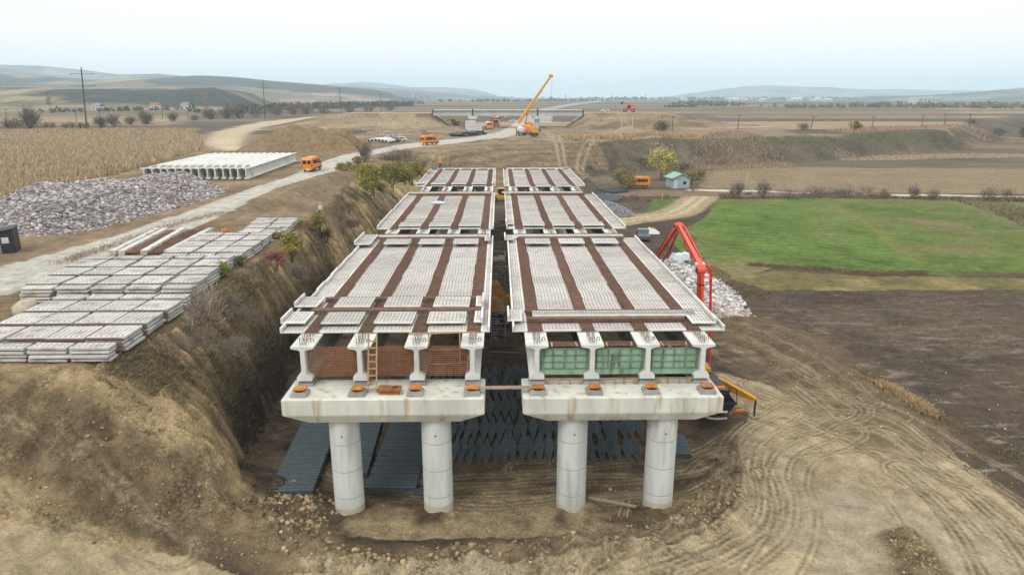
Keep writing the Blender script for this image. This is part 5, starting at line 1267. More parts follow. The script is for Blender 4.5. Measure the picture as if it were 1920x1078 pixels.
# boom: points measured against the photo, given in the truck frame
def TL(v): 
    v = Vector(v) - Vector((15.0, 48.6, 0)); c, s_ = math.cos(R(-2)), math.sin(R(-2)); return Vector((v.x * c - v.y * s_, v.x * s_ + v.y * c, v.z))
E1 = TL(q(1314, 506, 51)); E0 = TL((q(1314, 600, 51).x, 51, 2.2)); A2 = TL(q(1272, 424, 58)); T2 = TL(q(1221, 500, 66))
T3 = TL(q(1213, 520, 66.2))
def box_arm(a, b, w0, w1, name, parent, mat=None):
    a, b = Vector(a), Vector(b); d = (b - a).normalized(); u = Vector((0, 1, 0)) if abs(d.z) > .8 else Vector((0, 0, 1))
    r = d.cross(u).normalized(); k = r.cross(d).normalized(); vs = []
    for p, w in ((a, w0), (b, w1)): vs += [p + r * sx * w / 2 * .8 + k * sy * w / 2 for sx, sy in ((-1, -1), (1, -1), (1, 1), (-1, 1))]
    m = MB(); m.add(vs, [(3, 2, 1, 0), (4, 5, 6, 7), (0, 1, 5, 4), (1, 2, 6, 5), (2, 3, 7, 6), (3, 0, 4, 7)]); return m.build(name, mat or M['red'], parent, bevel=.03)
m = MB(); m.cyl((E0.x, E0.y, 2.3), .55, .8, 18); m.build('turret', M['red'], t)
b1 = box_arm(E0, E1, .62, .5, 'boom_section', t); b2_ = box_arm(E1 + Vector((0, -.05, .12)), A2, .52, .36, 'boom_section', t); b3 = box_arm(A2 + Vector((-.1, 0, .05)), T2, .36, .26, 'boom_section', t); b4 = box_arm(T2, T3, .3, .26, 'boom_section', t)
for p, r_ in ((E1, .34), (A2, .28), (T2, .22)):
    m = MB(); m.cyl(p, r_, .62, 16, 'x'); m.build('hinge', M['red'], t, bevel=.02)
def white_band(b, a, f, w):
    d = (b - a).normalized(); p = a.lerp(b, f); m = MB(); m.bar(p, p + d * .35, w, w); return m
m = white_band(A2, E1, .03, .7); m.build('warning_stripe', M['white'], t)
off = Vector((.78, 0, 0)); 
m = MB(); pts = [E0 + off + Vector((.1, -.3, -.9)), E0 + off + Vector((.1, 0, 1)), E1 + off + Vector((.05, 0, -.5)), E1 + off + Vector((.0, 0, .05)), E1 + off * .75 + Vector((0, .1, .3)), E1 + off * .5 + Vector((0, .3, .25))]
m.tube(pts, .10, 10); m.build('delivery_pipe', M['pipe_red'], t)
m = MB(); m.tube([E1 + off * .5 + Vector((0, .3, .2)), E1.lerp(A2, .25) + Vector((.42, 0, .1)), E1.lerp(A2, .9) + Vector((.45, 0, .1)), A2 + Vector((.3, .3, .2)), A2 + Vector((0, .3, .25))], .09, 8); m.build('delivery_pipe', M['pipe_red'], t)
m = MB(); m.tube([A2 + Vector((0, .2, -.7)), A2.lerp(T2, .4) + Vector((.3, 0, -.75)), A2.lerp(T2, .8) + Vector((.35, 0, -.7)), T2 + Vector((.6, 0, -.3)), T2 + Vector((.3, 0, -1.2))], .09, 8); m.build('delivery_pipe', M['pipe_red'], t)
for f in (.25, .5, .75):
    m = MB(); p = E0.lerp(E1, f + .1); m.bar(p + Vector((.3, 0, 0)), p + off + Vector((.05, 0, 0)), .06); m.build('pipe_bracket', M['red'], t)
    m = MB(); p = A2.lerp(T2, f); m.bar(p, p + Vector((.3, 0, -.75)), .05); m.build('pipe_bracket', M['red'], t)
for a_, b_, o_ in ((E0, E1, Vector((-.12, -.34, 0))), (E1, A2, Vector((-.2, 0, .32))), (A2, T2, Vector((-.18, 0, .24)))):
    m = MB(); m.tube([a_.lerp(b_, .06) + o_, a_.lerp(b_, .5) + o_ * 1.1, a_.lerp(b_, .95) + o_], .035, 6); m.build('hose', M['black'], t)
for p, r_ in ((E1, .16), (A2, .13), (T2, .11)):
    m = MB(); m.cyl(p, r_, .72, 12, 'x'); m.build('hinge_pin', M['black'], t)
for a_, b_, f, w_ in ((E0, E1, .45, .60), (E0, E1, .82, .56), (E1, A2, .3, .5), (E1, A2, .6, .45), (A2, T2, .4, .36), (A2, T2, .75, .32)):
    m = MB(); d_ = (b_ - a_).normalized(); p_ = a_.lerp(b_, f); m.bar(p_, p_ + d_ * .12, w_ * .86, w_ * 1.06); m.build('clamp', M['lamp_red'], t)
m = MB(); m.tube([E1.lerp(A2, .1) + Vector((0, 0, -.45)), E1.lerp(A2, .4) + Vector((0, 0, -.3))], .12, 10); m.build('ram', M['steel'], t)
m = MB(); c_ = E1 + Vector((.55, 0, -.6)); m.bb(c_.x - .3, c_.x + .3, c_.y - .3, c_.y + .3, c_.z - .03, c_.z); 
for sx in (-.3, .3):
    for z_ in (.2, .4): m.bar((c_.x + sx, c_.y - .3, c_.z + z_), (c_.x + sx, c_.y + .3, c_.z + z_), .03)
m.build('step_bracket', M['red'], t)

# ================================================================== machines in the gap
def excavator(label, loc, rz, mat, swing=0.0, pose=((0, 2.6, 3.6), (0, 5.2, 2.6), (0, 5.6, 1.0)), cat='excavator', group=None, sc=1.0):
    t = thing('excavator', label, cat, loc, rz, group); t.scale = (sc,) * 3
    for s in (-1, 1):
        m = MB(); m.prism([(-1.9, .35), (-1.6, .08), (1.6, .08), (1.9, .35), (1.75, .8), (-1.75, .8)], s * 1.15 - .28, s * 1.15 + .28, 'x'); o = m.build('track', M['rubber'], t)
        for k in range(4):
            m = MB(); m.cyl((s * 1.45, -1.2 + k * .8, .42), .22, .03, 12, 'x'); m.build('roller', M['steel'], o)
    m = MB(); m.cyl((0, 0, .95), .7, .3, 18); m.build('turntable', M['black'], t)
    m = MB(); m.prism([(-2.3, 1.15), (-2.3, 2.0), (-1.9, 2.35), (.3, 2.35), (.9, 1.9), (1.3, 1.15)], -1.25, 1.25, 'x'); m.build('body', mat, t, bevel=.08)
    m = MB(); m.prism([(-.6, 2.2), (-.5, 3.15), (.9, 3.15), (1.35, 2.3), (1.35, 1.3), (-.6, 1.3)], -1.24, -.3, 'x'); c_ = m.build('cab', mat, t, bevel=.05)
    m = MB(); m.bb(-1.25, -1.243, -.4, .9, 2.0, 2.95); m.build('window', M['glass'], c_)
    m = MB(); m.bb(-1.15, -.4, -.62, -.57, 2.2, 3.0); m.build('window', M['glass'], c_)
    m = MB(); m.tube([(.8, -1.6, 2.3), (.8, -1.6, 2.9)], .08, 8); m.build('exhaust', M['black'], t)
    p0 = Vector((.1, 1.0, 1.7)); p1, p2, p3 = [Vector(p) for p in pose]
    box_arm(p0, p1, .6, .5, 'boom', t, mat); box_arm(p1, p2, .45, .32, 'stick', t, mat)
    m = MB(); m.prism([(p2.y - .1, p2.z + .1), (p2.y + .4, p2.z), (p2.y + .5, p3.z), (p2.y - .7, p3.z - .1), (p2.y - .3, p3.z + .5)], p2.x - .5, p2.x + .5, 'x'); m.build('bucket', M['steel'], t)
    m = MB(); m.tube([p0 + Vector((0, .3, .2)), p0.lerp(p1, .6) + Vector((0, 0, .4))], .09, 8); m.build('ram', M['steel'], t)
    return t
excavator('mud stained orange excavator working in the pit between the decks', (-1.0, 65.3, 0), R(-80), M['machine_yellow'], pose=((.2, 2.6, 2.5), (.2, 4.4, 1.9), (.2, 4.8, .8)), sc=1.22)
def loader(label, loc, rz, mat, group=None):
    t = thing('wheel_loader', label, 'loader', loc, rz, group)
    m = MB(); m.prism([(-2.5, .7), (-2.5, 1.7), (-.6, 1.75), (-.4, 1.3), (1.2, 1.2), (1.2, .6)], -.85, .85, 'x'); m.build('body', mat, t, bevel=.06)
    m = MB(); m.prism([(-.9, 1.6), (-.75, 2.75), (.45, 2.75), (.65, 1.4)], -.72, .72, 'x'); c_ = m.build('cab', M['black'], t, bevel=.03)
    for s in (-1, 1):
        m = MB(); m.prism([(-.7, 1.75), (-.62, 2.6), (.36, 2.6), (.5, 1.7)], s * .725 - .004, s * .725 + .004, 'x'); m.build('window', M['glass'], c_)
        for y in (-1.6, 1.35): add_wheel(t, s * .9, y, .62, .42)
        m = MB(); m.bar((s * .5, .9, 1.6), (s * .5, 2.6, .7), .14, .26); m.build('lift_arm', mat, t)
    m = MB(); m.bb(-.8, .8, -.85, .55, 2.75, 2.85); m.build('cab_roof', mat, t)
    m = MB(); m.prism([(2.5, .1), (3.3, .08), (3.3, .14), (2.7, .3), (2.55, 1.0), (2.45, 1.0)], -1.15, 1.15, 'x'); m.build('bucket', M['steel'], t)
    m = MB(); m.tube([(.4, -1.6, 1.7), (.4, -1.6, 2.35)], .06, 8); m.build('exhaust', M['black'], t)
    return t
loader('yellow wheel loader in the gap at the far end of the decks', (.55, 148.0, hz(.5, 148)), R(-90), M['yellow'])
o = MB(); o.add([(-.4, -.2, 0), (.3, -.3, 0), (.45, .2, .02), (-.3, .3, .03), (-.1, -.05, .35), (.15, .1, .3)], [(0, 1, 4), (1, 5, 4), (1, 2, 5), (2, 3, 5), (3, 4, 5), (3, 0, 4)])
o = o.build('tarp', M['tarp'], None, loc=(-7.4, 82.0, ZT + .2)); o.scale = (2.2, 1.6, .8); tag(o, 'crumpled white tarp on the second span of the left deck', 'tarp')
# tarped load and white tarp beside the rubble
t = thing('tarped_load', 'white tarped load of timber beside the pale rubble heap', 'covered load', (25.2, 92.0, hz(25.2, 92)), R(20))
m = MB(); rr = random.Random(3); n = 7; vs = []; 
for j in range(n):
    for i in range(n): vs.append(((i / (n - 1) - .5) * 3, (j / (n - 1) - .5) * 2, (.9 if 0 < i < n - 1 and 0 < j < n - 1 else .1) + rr.uniform(-.18, .18)))
m.add(vs, [(j * n + i, j * n + i + 1, (j + 1) * n + i + 1, (j + 1) * n + i) for j in range(n - 1) for i in range(n - 1)]); m.build('cover', M['tarp'], t)
for k in range(5):
    m = MB(); m.bar((-3.6 + k * .3, -1.2 + k * .35, .1 + .05 * k), (.2 + k * .2, -.7 + .2 * k, .3), .12, .06); m.build('plank', M['timber'], t)
m = MB(); m.cyl((1.5, -1.0, .35), .35, .3, 14, 'y'); m.build('drum', M['lamp_red'], t)
m = MB(); m.add([(-1, -.5, 0), (.8, -.7, 0), (1.1, .4, .05), (-.6, .9, .05), (-.3, .1, .7), (.4, 0, .5)], [(0, 1, 5, 4), (1, 2, 5), (2, 3, 4, 5), (3, 0, 4)]); o = m.build('tarp', M['white'], None, loc=(25.2, 111, hz(25.2, 111))); o.scale = (1.4, 1.2, 1.5); tag(o, 'crumpled white sheet lying beside the dirt path', 'tarp')
# yellow bucket at the left edge of the rubble
m = MB(); m.prism([(-.9, 0), (.9, 0), (1.0, .5), (.5, 1.1), (-.4, 1.2), (-1.0, .6)], -.7, .7, 'y'); o = m.build('loader_bucket', M['yellow'], None, loc=(-59.2, 75.0, 8.6), bevel=.05); tag(o, 'yellow loader bucket at the left end of the rubble', 'bucket')

# ================================================================== people
def person(label, loc, rz, top, legs, pose='stand', helmet=None, sc=1.0):
    import bmesh
    me = bpy.data.meshes.new('person')
    J = {'pel': (0, 0, .95, .15), 'waist': (0, 0, 1.12, .145), 'chest': (0, .02, 1.38, .17), 'neck': (0, .02, 1.53, .06), 'head0': (0, .04, 1.62, .085), 'head1': (0, .05, 1.74, .09),
         'hipL': (-.1, 0, .88, .1), 'kneeL': (-.12, .05, .5, .068), 'ankL': (-.13, 0, .1, .05), 'toeL': (-.14, .17, .05, .045),
         'hipR': (.1, 0, .88, .1), 'kneeR': (.13, .02, .5, .068), 'ankR': (.15, -.05, .1, .05), 'toeR': (.17, .12, .05, .045),
         'shL': (-.2, .02, 1.42, .07), 'elL': (-.27, .02, 1.14, .05), 'wrL': (-.25, .2, .95, .036), 'haL': (-.24, .27, .9, .04),
         'shR': (.2, .02, 1.42, .07), 'elR': (.28, .0, 1.14, .05), 'wrR': (.27, .15, .93, .036), 'haR': (.26, .2, .86, .04)}
    names = list(J); E = [('pel', 'waist'), ('waist', 'chest'), ('chest', 'neck'), ('neck', 'head0'), ('head0', 'head1')]
    for s in 'LR': E += [('pel', 'hip' + s), ('hip' + s, 'knee' + s), ('knee' + s, 'ank' + s), ('ank' + s, 'toe' + s), ('chest', 'sh' + s), ('sh' + s, 'el' + s), ('el' + s, 'wr' + s), ('wr' + s, 'ha' + s)]
    me.from_pydata([J[n][:3] for n in names], [(names.index(a), names.index(b)) for a, b in E], [])
    o = bpy.data.objects.new('person', me); COL.objects.link(o)
    sk = o.modifiers.new('skin', 'SKIN')
    for i, n in enumerate(names):
        v = me.skin_vertices[0].data[i]; v.radius = (J[n][3], J[n][3] * (.8 if n in ('waist', 'chest', 'pel') else 1)); v.use_root = (i == 0)
    ss = o.modifiers.new('sub', 'SUBSURF'); ss.levels = ss.render_levels = 1
    dg = bpy.context.evaluated_depsgraph_get(); m2 = bpy.data.meshes.new_from_object(o.evaluated_get(dg)); o.modifiers.clear(); o.data = m2
    m2.materials.clear()
    for mm in (top, legs, M['skin'], M['rubber']): m2.materials.append(mm)
    for p in m2.polygons:
        c_ = p.center; p.use_smooth = True
        p.material_index = 3 if c_.z < .14 else (2 if (c_.z > 1.52 or (c_.z < .95 and abs(c_.x) > .2 and c_.z > .82)) else (1 if c_.z < .95 else 0))
    m = MB(); m.tube([(0, .045, 1.72), (0, .045, 1.76), (0, .045, 1.83), (0, .045, 1.86)], [.125, .12, .085, .02], 12); m.build('helmet', helmet or M['white'], o, smooth=True)
    o.location = loc; o.rotation_euler = (0, 0, rz); o.scale = (sc,) * 3
    return tag(o, label, 'person')
person('person in orange jacket and dark trousers standing at the far end of the left deck', (-10.3, 121.0, ZT + .35), R(160), M['hivis'], M['trousers'], sc=1.1)
person('person in orange work clothes standing on the grass by the dirt path', (35.3, 147.0, hz(35.3, 147)), R(100), M['hivis'], M['hivis'], helmet=M['trousers'], sc=1.1)
person('person in white top standing on the scrubby knoll of the bank', (-23.2, 88.5, hz(-23.2, 88.5)), R(180), M['white'], M['trousers'], sc=1.0)
# pile of straps, orange bags between third and farthest stacks
m = MB(); m.bb(-1.6, 1.6, -.7, .7, 0, .35); o = m.build('blue_crate', M['car_grey'], None, loc=(-28.4, 69.4, 8.0), rz=R(-6), bevel=.04); tag(o, 'low dark blue crate behind the third slab stacks', 'crate')
rr = random.Random(6); m = MB(); m.tube([(rr.uniform(-.5, .5), rr.uniform(-.4, .4), rr.uniform(0, .45)) for _ in range(16)], .06, 6); o = m.build('orange_hose', M['hivis'], None, loc=(-28.0, 69.3, 8.4)); tag(o, 'tangled orange hose on the blue crate behind the slab stacks', 'hose')
# ================================================================== vegetation
def rot_quads(P, S, rg, asp=0.6, up=0.0):
    n = len(P); a = rg.randn(n, 3); a[:, 2] *= (1 - up); a /= np.linalg.norm(a, axis=1)[:, None] + 1e-9
    b = rg.randn(n, 3); b -= (b * a).sum(1)[:, None] * a; b /= np.linalg.norm(b, axis=1)[:, None] + 1e-9
    a = a * S[:, None]; b = b * S[:, None] * asp
    return np.stack((P - a, P - b, P + a, P + b), 1)
def leaf_mesh(name, P, S, cols, rg, parent=None, asp=0.6):
    V = rot_quads(P, S, rg, asp).reshape(-1, 3); F = np.arange(len(V)).reshape(-1, 4)
    o = np_mesh(name, V, F, M['leaf'], np.repeat(cols, 4, 0))
    if parent is not None: o.parent = parent
    return o
def twigs(m, p, d, L, r, depth, rg, spread=0.6, fan=3, up=0.25):
    p = Vector(p); d = Vector(d).normalized()
    mid = p + d * L * .5 + Vector(rg.randn(3)) * L * .05; e = p + d * L + Vector(rg.randn(3)) * L * .08
    m.tube([p, mid, e], [r, r * .8, r * .6], 3 if depth < 2 else 5, False)
    if depth == 0: return
    for k in range(fan):
        nd = (d + Vector(rg.randn(3)) * spread + Vector((0, 0, up))).normalized()
        twigs(m, mid.lerp(e, rg.uniform(.1, 1)), nd, L * rg.uniform(.5, .8), r * .55, depth - 1, rg, spread, fan, up)
TW = ((.25, .21, .17), (.20, .165, .135), (.30, .25, .20), (.16, .135, .11))
def bare_bush(name, loc, h, w, label, group, mat='twig', seed=1, cat='shrub', fan=4, depth=3, stems=7, rt=.03, fuzz=900, tw=None):
    """bare branches: stems that fork, and a haze of fine twigs round them"""
    rg = np.random.RandomState(seed); m = MB(); t = thing(name, label, cat, loc, 0, group)
    for k in range(stems):
        a = rg.uniform(0, 6.28); q_ = rg.uniform(.1, .75) * w / h
        twigs(m, (math.cos(a) * w * .08, math.sin(a) * w * .08, -.1), (math.cos(a) * q_, math.sin(a) * q_, 1), h * rg.uniform(.32, .5), rt * h / 3, depth, rg, .55, fan, .2)
    m.build('stems', M[mat], t)
    k = 9; a = rg.uniform(0, 6.28, k); r = rg.uniform(0, 1, k) ** .6 * w * .42; C = np.stack((np.cos(a) * r, np.sin(a) * r, h * rg.uniform(.25, .7, k) * (1.1 - .5 * r / (w * .5))), 1)
    i = rg.randint(0, k, fuzz); P = C[i] + rg.randn(fuzz, 3) * np.array((w * .14, w * .14, h * .16)); P[:, 2] = np.clip(P[:, 2], .03, h * 1.1)
    D = P * np.array((.8, .8, .5)) / w + np.array((0, 0, .5)) + rg.randn(fuzz, 3) * .35; D /= np.linalg.norm(D, axis=1)[:, None]
    S = np.cross(D, rg.randn(fuzz, 3)); S /= np.linalg.norm(S, axis=1)[:, None] + 1e-9
    L = (h * rg.uniform(.06, .2, fuzz))[:, None]; W = (rt * h / 3 * rg.uniform(.25, .6, fuzz))[:, None]
    V = np.stack((P - S * W, P + S * W, P + S * W * .5 + D * L, P - S * W * .5 + D * L), 1).reshape(-1, 3)
    pal = np.array(tw or (TW if mat == 'twig' else tuple(tuple(c * 1.7 for c in q_) for q_ in TW))); cols = pal[rg.randint(0, len(pal), fuzz)] * (1 + .2 * rg.randn(fuzz, 1)).clip(.5, 1.5)
    o = np_mesh('twigs', V, np.arange(len(V)).reshape(-1, 4), M['leaf'], np.repeat(cols, 4, 0)); o.parent = t
    return t
def leafy(name, loc, h, w, pal, n, ls, label, group=None, seed=1, cat='bush', trunk=0.15, blobs=9, stems=5, gap=0.35):
    rg = np.random.RandomState(seed); t = thing(name, label, cat, loc, rg.uniform(0, 6), group)
    C = []; blobs = int(blobs * 1.9)
    for k in range(blobs):
        a = rg.uniform(0, 6.28); r = rg.uniform(0, .62) ** .7 * w / 2; z = h * (trunk + (1 - trunk) * rg.uniform(.2, .82)); r *= 1.15 - .6 * max(0, z / h - .5)
        C.append((math.cos(a) * r, math.sin(a) * r, z, rg.uniform(.10, .27) * min(w, h)))
    C = np.array(C); i = rg.randint(0, blobs, n); d = rg.randn(n, 3); d /= np.linalg.norm(d, axis=1)[:, None]
    P = C[i, :3] + d * (C[i, 3] * np.where(rg.rand(n) < .16, rg.uniform(1.0, 1.8, n), rg.uniform(.25, 1.05, n) ** .6))[:, None] * np.array((1, 1, .85)); P[:, 2] = np.maximum(P[:, 2], .05)
    pal = np.array(pal); bi = rg.randint(0, len(pal), blobs); ci = np.where(rg.rand(n) < .65, bi[i], rg.randint(0, len(pal), n))
    cols = pal[ci] * (1 + .22 * rg.randn(n, 1)).clip(.5, 1.6)
    leaf_mesh('crown', P, ls * rg.uniform(.6, 1.3, n), cols, rg, t)
    m = MB()
    for k in range(stems):
        c = C[rg.randint(blobs)]; b = rg.randn(2) * .05 * w * (stems > 2); m.tube([(b[0], b[1], -.2), (c[0] * .4 + b[0], c[1] * .4 + b[1], c[2] * .55), (c[0], c[1], c[2])], [.035 * h ** .5 * (1.8 if stems < 4 else 1), .025 * h ** .5, .01], 6)
        for j in range(4): twigs(m, (c[0] * .6, c[1] * .6, c[2] * .75), rg.randn(3) + np.array((0, 0, .6)), h * .2, .014 * h ** .5, 1, rg, .6, 3)
    m.build('trunk' if stems < 4 else 'stems', M['bark'], t)
    return t
YG = ((.36, .33, .075), (.43, .37, .08), (.29, .28, .08), (.23, .24, .07)); GR = ((.19, .25, .055), (.25, .30, .06), (.33, .34, .07)); RD = ((.36, .12, .12), (.42, .18, .17), (.28, .11, .10))
OL = ((.26, .22, .075), (.34, .27, .07), (.19, .18, .07), (.40, .31, .07)); YT = ((.62, .54, .16), (.70, .62, .24), (.5, .46, .15), (.36, .33, .15)); GO = ((.24, .25, .07), (.31, .29, .075), (.20, .22, .07)); DB = ((.14, .10, .06), (.18, .13, .075), (.11, .08, .05)); DK = ((.085, .08, .05), (.11, .095, .06), (.07, .065, .04))
def gp(px, py, z): 
    x, y = g(px, py, z)
    for _ in range(4): z = hz(x, y); x, y = g(px, py, z)
    return (x, y, z - .05)
leafy('bush', gp(545, 474, 7.4), 2.3, 2.6, YG, 2600, .075, 'yellow green bush on the bank behind the third slab stacks', seed=2)
leafy('bush', gp(548, 486, 7.0), 1.5, 1.8, OL, 1200, .07, 'olive bush on the bank just below the yellow green one', seed=3)
leafy('bush', gp(420, 520, 7.6), 1.4, 1.4, GR, 1300, .06, 'small green bush at the right end of the second slab stacks', seed=4)
leafy('bush', gp(452, 500, 7.8), 1.0, 1.3, ((.17, .19, .06), (.13, .15, .05)), 900, .055, 'smaller pale green bush before the third slab stacks', seed=5)
leafy('bush', gp(520, 503, 7.2), 1.5, 2.3, RD, 1900, .055, 'dusky red bush on the crest of the bank', seed=6)
leafy('bush', gp(600, 438, 7.4), 2.4, 2.3, OL, 1800, .08, 'olive brown bush on the knoll of the bank', seed=7)
leafy('bush', gp(612, 452, 6.5), 1.7, 1.6, DB, 900, .07, 'brown withered bush below the olive one on the knoll', seed=8)
leafy('bush', gp(470, 548, 7), 1.0, 1.9, ((.15, .15, .05), (.2, .17, .06)), 600, .06, 'sparse olive bush low on the bank below the red one', seed=9)
for j, (px, py, z, h, w, lab) in enumerate(((410, 575, 7.6, 1.5, 3.4, 'wide grey thicket on the bank beside the second slab stacks'), (355, 650, 7.2, 1.1, 3.0, 'low brown thicket on the bank beside the nearest slab stacks'), (470, 600, 6, 1.0, 2.4, 'brown thicket half way down the bank'), (430, 660, 6, .9, 2.4, 'low dark thicket on the lower bank before the first span'),
        (300, 745, 6.2, .8, 2.4, 'low bare thicket on the near nose of the bank'), (640, 405, 7.2, 1.8, 4.0, 'grey thicket on top of the knoll'), (660, 425, 5.5, 1.5, 2.6, 'brown thicket on the knoll slope facing the bridge'), (560, 520, 6, 1.2, 2.0, 'small bare thicket under the red bush'), (240, 700, 7.3, .6, 2.2, 'sprawling dry thicket at the corner of the nearest stacks'))):
    bare_bush('thicket', gp(px, py, z), h, w, lab, 'thickets on the bank', 'twig', 20 + j, 'thicket', 4, 2, 16, .05, 2600)
bare_bush('sapling', gp(385, 612, 7.2), 2.7, 2.2, 'pale bare sapling on the bank beside the nearest slab stacks', None, 'pale_twig', 41, 'sapling', 3, 3, 3, .045)
rgk = np.random.RandomState(9); kk = 0
for k in range(70):
    i = rgk.randint(5, 13); t_ = rgk.rand(); c0, c1 = CREST[i], CREST[i + 1]; y = c0[1] + (c1[1] - c0[1]) * t_; x = c0[0] + (c1[0] - c0[0]) * t_ + rgk.uniform(.1, 2.3)
    if y < 37 or y > 108 or fbm(np.array([x]), np.array([y]), 6, 3, 55)[0] < -.12: continue
    bare_bush('scrub', (x, y, hz(x, y) - .05), rgk.uniform(.5, 1.1), rgk.uniform(1.2, 2.6), 'low brown bare scrub, one of many on the shoulder of the earth bank', 'low scrub on the shoulder of the bank', 'twig', 500 + k, 'scrub', 3, 2, 8, .045, 1100, ((.20, .155, .11), (.16, .125, .09), (.26, .20, .14), (.15, .14, .075)))
# bushes at the bend of the bank, near the third span
for j, (px, py, z, h, w, pal, n, lab) in enumerate(((655, 338, 7, 3.6, 8.0, OL, 4200, 'olive bush at the left end of the clump by the haul road'), (690, 345, 6.5, 4.0, 8.0, YG, 5600, 'yellow green bush in the clump below the haul road'), (735, 350, 6, 4.0, 8.0, GO, 5600, 'greenest bush of the clump below the haul road'),
        (775, 345, 5.5, 3.6, 6.5, OL, 3600, 'olive bush at the right end of the clump by the third span'), (700, 366, 5.5, 3.4, 6.0, YG, 3000, 'low yellow bush at the foot of the clump'), (672, 312, 7.5, 2.2, 3, ((.33, .25, .04), (.27, .2, .05)), 1200, 'small orange yellow bush beside the bare tree on the roadside'))):
    leafy('bush', gp(px, py, z), h, w, pal, n, .14, lab, 'bushes in the clump below the haul road', 60 + j)
for j, (px, py, h, w, lab) in enumerate(((755, 312, 4.2, 8, 'dark bare shrub on the rim above the green clump, left of two'), (785, 318, 3.2, 6, 'dark bare shrub on the rim above the green clump, right of two'), (727, 310, 3.2, 5, 'grey bare shrub on the rim next to the bare tree'))):
    bare_bush('shrub', gp(px, py, 7.5), h, w, lab, 'bare shrubs on the rim', 'twig', 80 + j, 'shrub', 4, 3, 20, .03)
bare_bush('bare_tree', gp(686, 305, 8), 5.5, 3.2, 'grey bare tree on the roadside before the white pipes', None, 'twig', 90, 'tree', 3, 4, 6, .035)
# right side
leafy('tree', gp(1243, 338, 0), 9.0, 9.5, YT, 4200, .2, 'tall yellow leaved tree at the foot of the terrace slope', None, 100, 'tree', .18, 16, 3)
leafy('tree', gp(1168, 356, 0), 5.6, 6.5, OL, 3000, .17, 'round olive tree left of the parked orange van', None, 101, 'tree', .1, 12, 4)
leafy('bush', gp(1296, 345, 0), 3.2, 4.5, ((.22, .19, .06), (.27, .2, .07)), 1200, .14, 'olive yellow bush right of the mint roofed hut', None, 102)
leafy('bush', gp(1312, 338, 0), 3.0, 4.0, ((.2, .2, .07), (.28, .24, .09)), 1000, .14, 'pale bush behind the mint roofed hut', None, 103)
leafy('bush', gp(1258, 352, 0), 1.2, 1.4, YG, 500, .09, 'small yellow bush at the corner of the hut', None, 104)
for j, (px, py, h, w, lab) in enumerate(((1210, 318, 5, 7, 'grey bare scrub behind the parked van'), (1275, 325, 4.5, 6, 'grey bare scrub behind the hut'), (1130, 312, 3.5, 5, 'dark scrub on the slope right of the third span'), (1355, 285, 3.5, 4.5, 'dark round scrub half way up the terrace slope'), (1245, 372, 1.5, 5, 'brown scrub between the van and the dirt path'), (1300, 358, 1.5, 5, 'brown scrub between the hut and the lane'), (1190, 372, 1.2, 4, 'low dry scrub below the parked van'), (1195, 392, 1.0, 4, 'grey dry scrub beside the gravel heap'))):
    bare_bush('scrub', gp(px, py, 0), h, w, lab, 'bare scrub round the hut', 'twig', 110 + j, 'scrub', 4, 3, 16, .03)
for j, (px, py, h, w, kind, lab) in enumerate(((1241, 252, 6.5, 6, 0, 'bare tree on the terrace rim beside the two white poles'), (1505, 245, 4, 5, 0, 'small bare tree on the terrace rim by a leaning pole'), (1603, 247, 5, 6, 1, 'olive bush on the terrace rim'), (1750, 250, 7, 8, 0, 'dark bare tree at the right end of the terrace rim'), (1805, 248, 5, 7, 2, 'dark bush right of the last terrace pole'), (1822, 240, 6, 6, 0, 'bare tree beyond the terrace end'), (1872, 255, 5, 7, 0, 'bare tree on the wetland at the right'), (1918, 258, 7, 6, 0, 'bare tree at the right edge of the wetland'))):
    if kind == 0: bare_bush('bare_tree', gp(px, py, 6), h, w, lab, 'bare trees on the terrace rim', 'twig', 130 + j, 'tree', 4, 3, 12, .04)
    else: leafy('bush', gp(px, py, 6), h, w, OL if kind == 1 else DK, 1200, .22, lab, None, 130 + j)
k = 0
for px, py, h, w in ((1382, 372, 4.5, 3, ), (1430, 371, 4.5, 3.5), (1475, 372, 3.2, 5), (1530, 370, 3.2, 6), (1590, 370, 3.0, 4), (1660, 372, 2.5, 2.5), (1710, 372, 3.5, 3), (1745, 374, 3, 3), (1850, 376, 3.4, 4.0), (1890, 372, 2.5, 2.5), (1625, 362, 2.2, 4), (1560, 364, 2.2, 5)):
    bare_bush('shrub', gp(px, py, 0), h, w, 'bare shrub along the pale lane, %s from the dirt path' % ord_(k), 'bare shrubs along the lane', 'twig', 150 + k, 'shrub', 3, 3, 9, .035); k += 1
k = 0
for px, py, h, w in ((20, 244, 6, 9), (58, 243, 10, 10), (95, 243, 4, 8), (130, 242, 4, 7), (190, 240, 6, 5), (215, 237, 6.5, 7), (245, 234, 5, 6), (275, 233, 8, 7), (325, 228, 6, 7), (365, 226, 4, 6), (395, 224, 8, 8), (425, 223, 9, 12), (450, 222, 9, 12), (480, 219, 7, 10), (520, 217, 8, 12), (550, 216, 7, 12), (575, 215, 10, 12), (610, 213, 7, 14), (655, 211, 7, 14), (690, 210, 7, 14), (730, 208, 8, 14)):
    bare_bush('shrub', gp(px, py, 8), h, w, 'bare grey shrub in the row beyond the maize, %s from the left' % (ord_(k) if k < 20 else 'twenty first'), 'bare shrubs beyond the maize', 'twig', 180 + k, 'shrub', 3, 3, 14, .06); k += 1
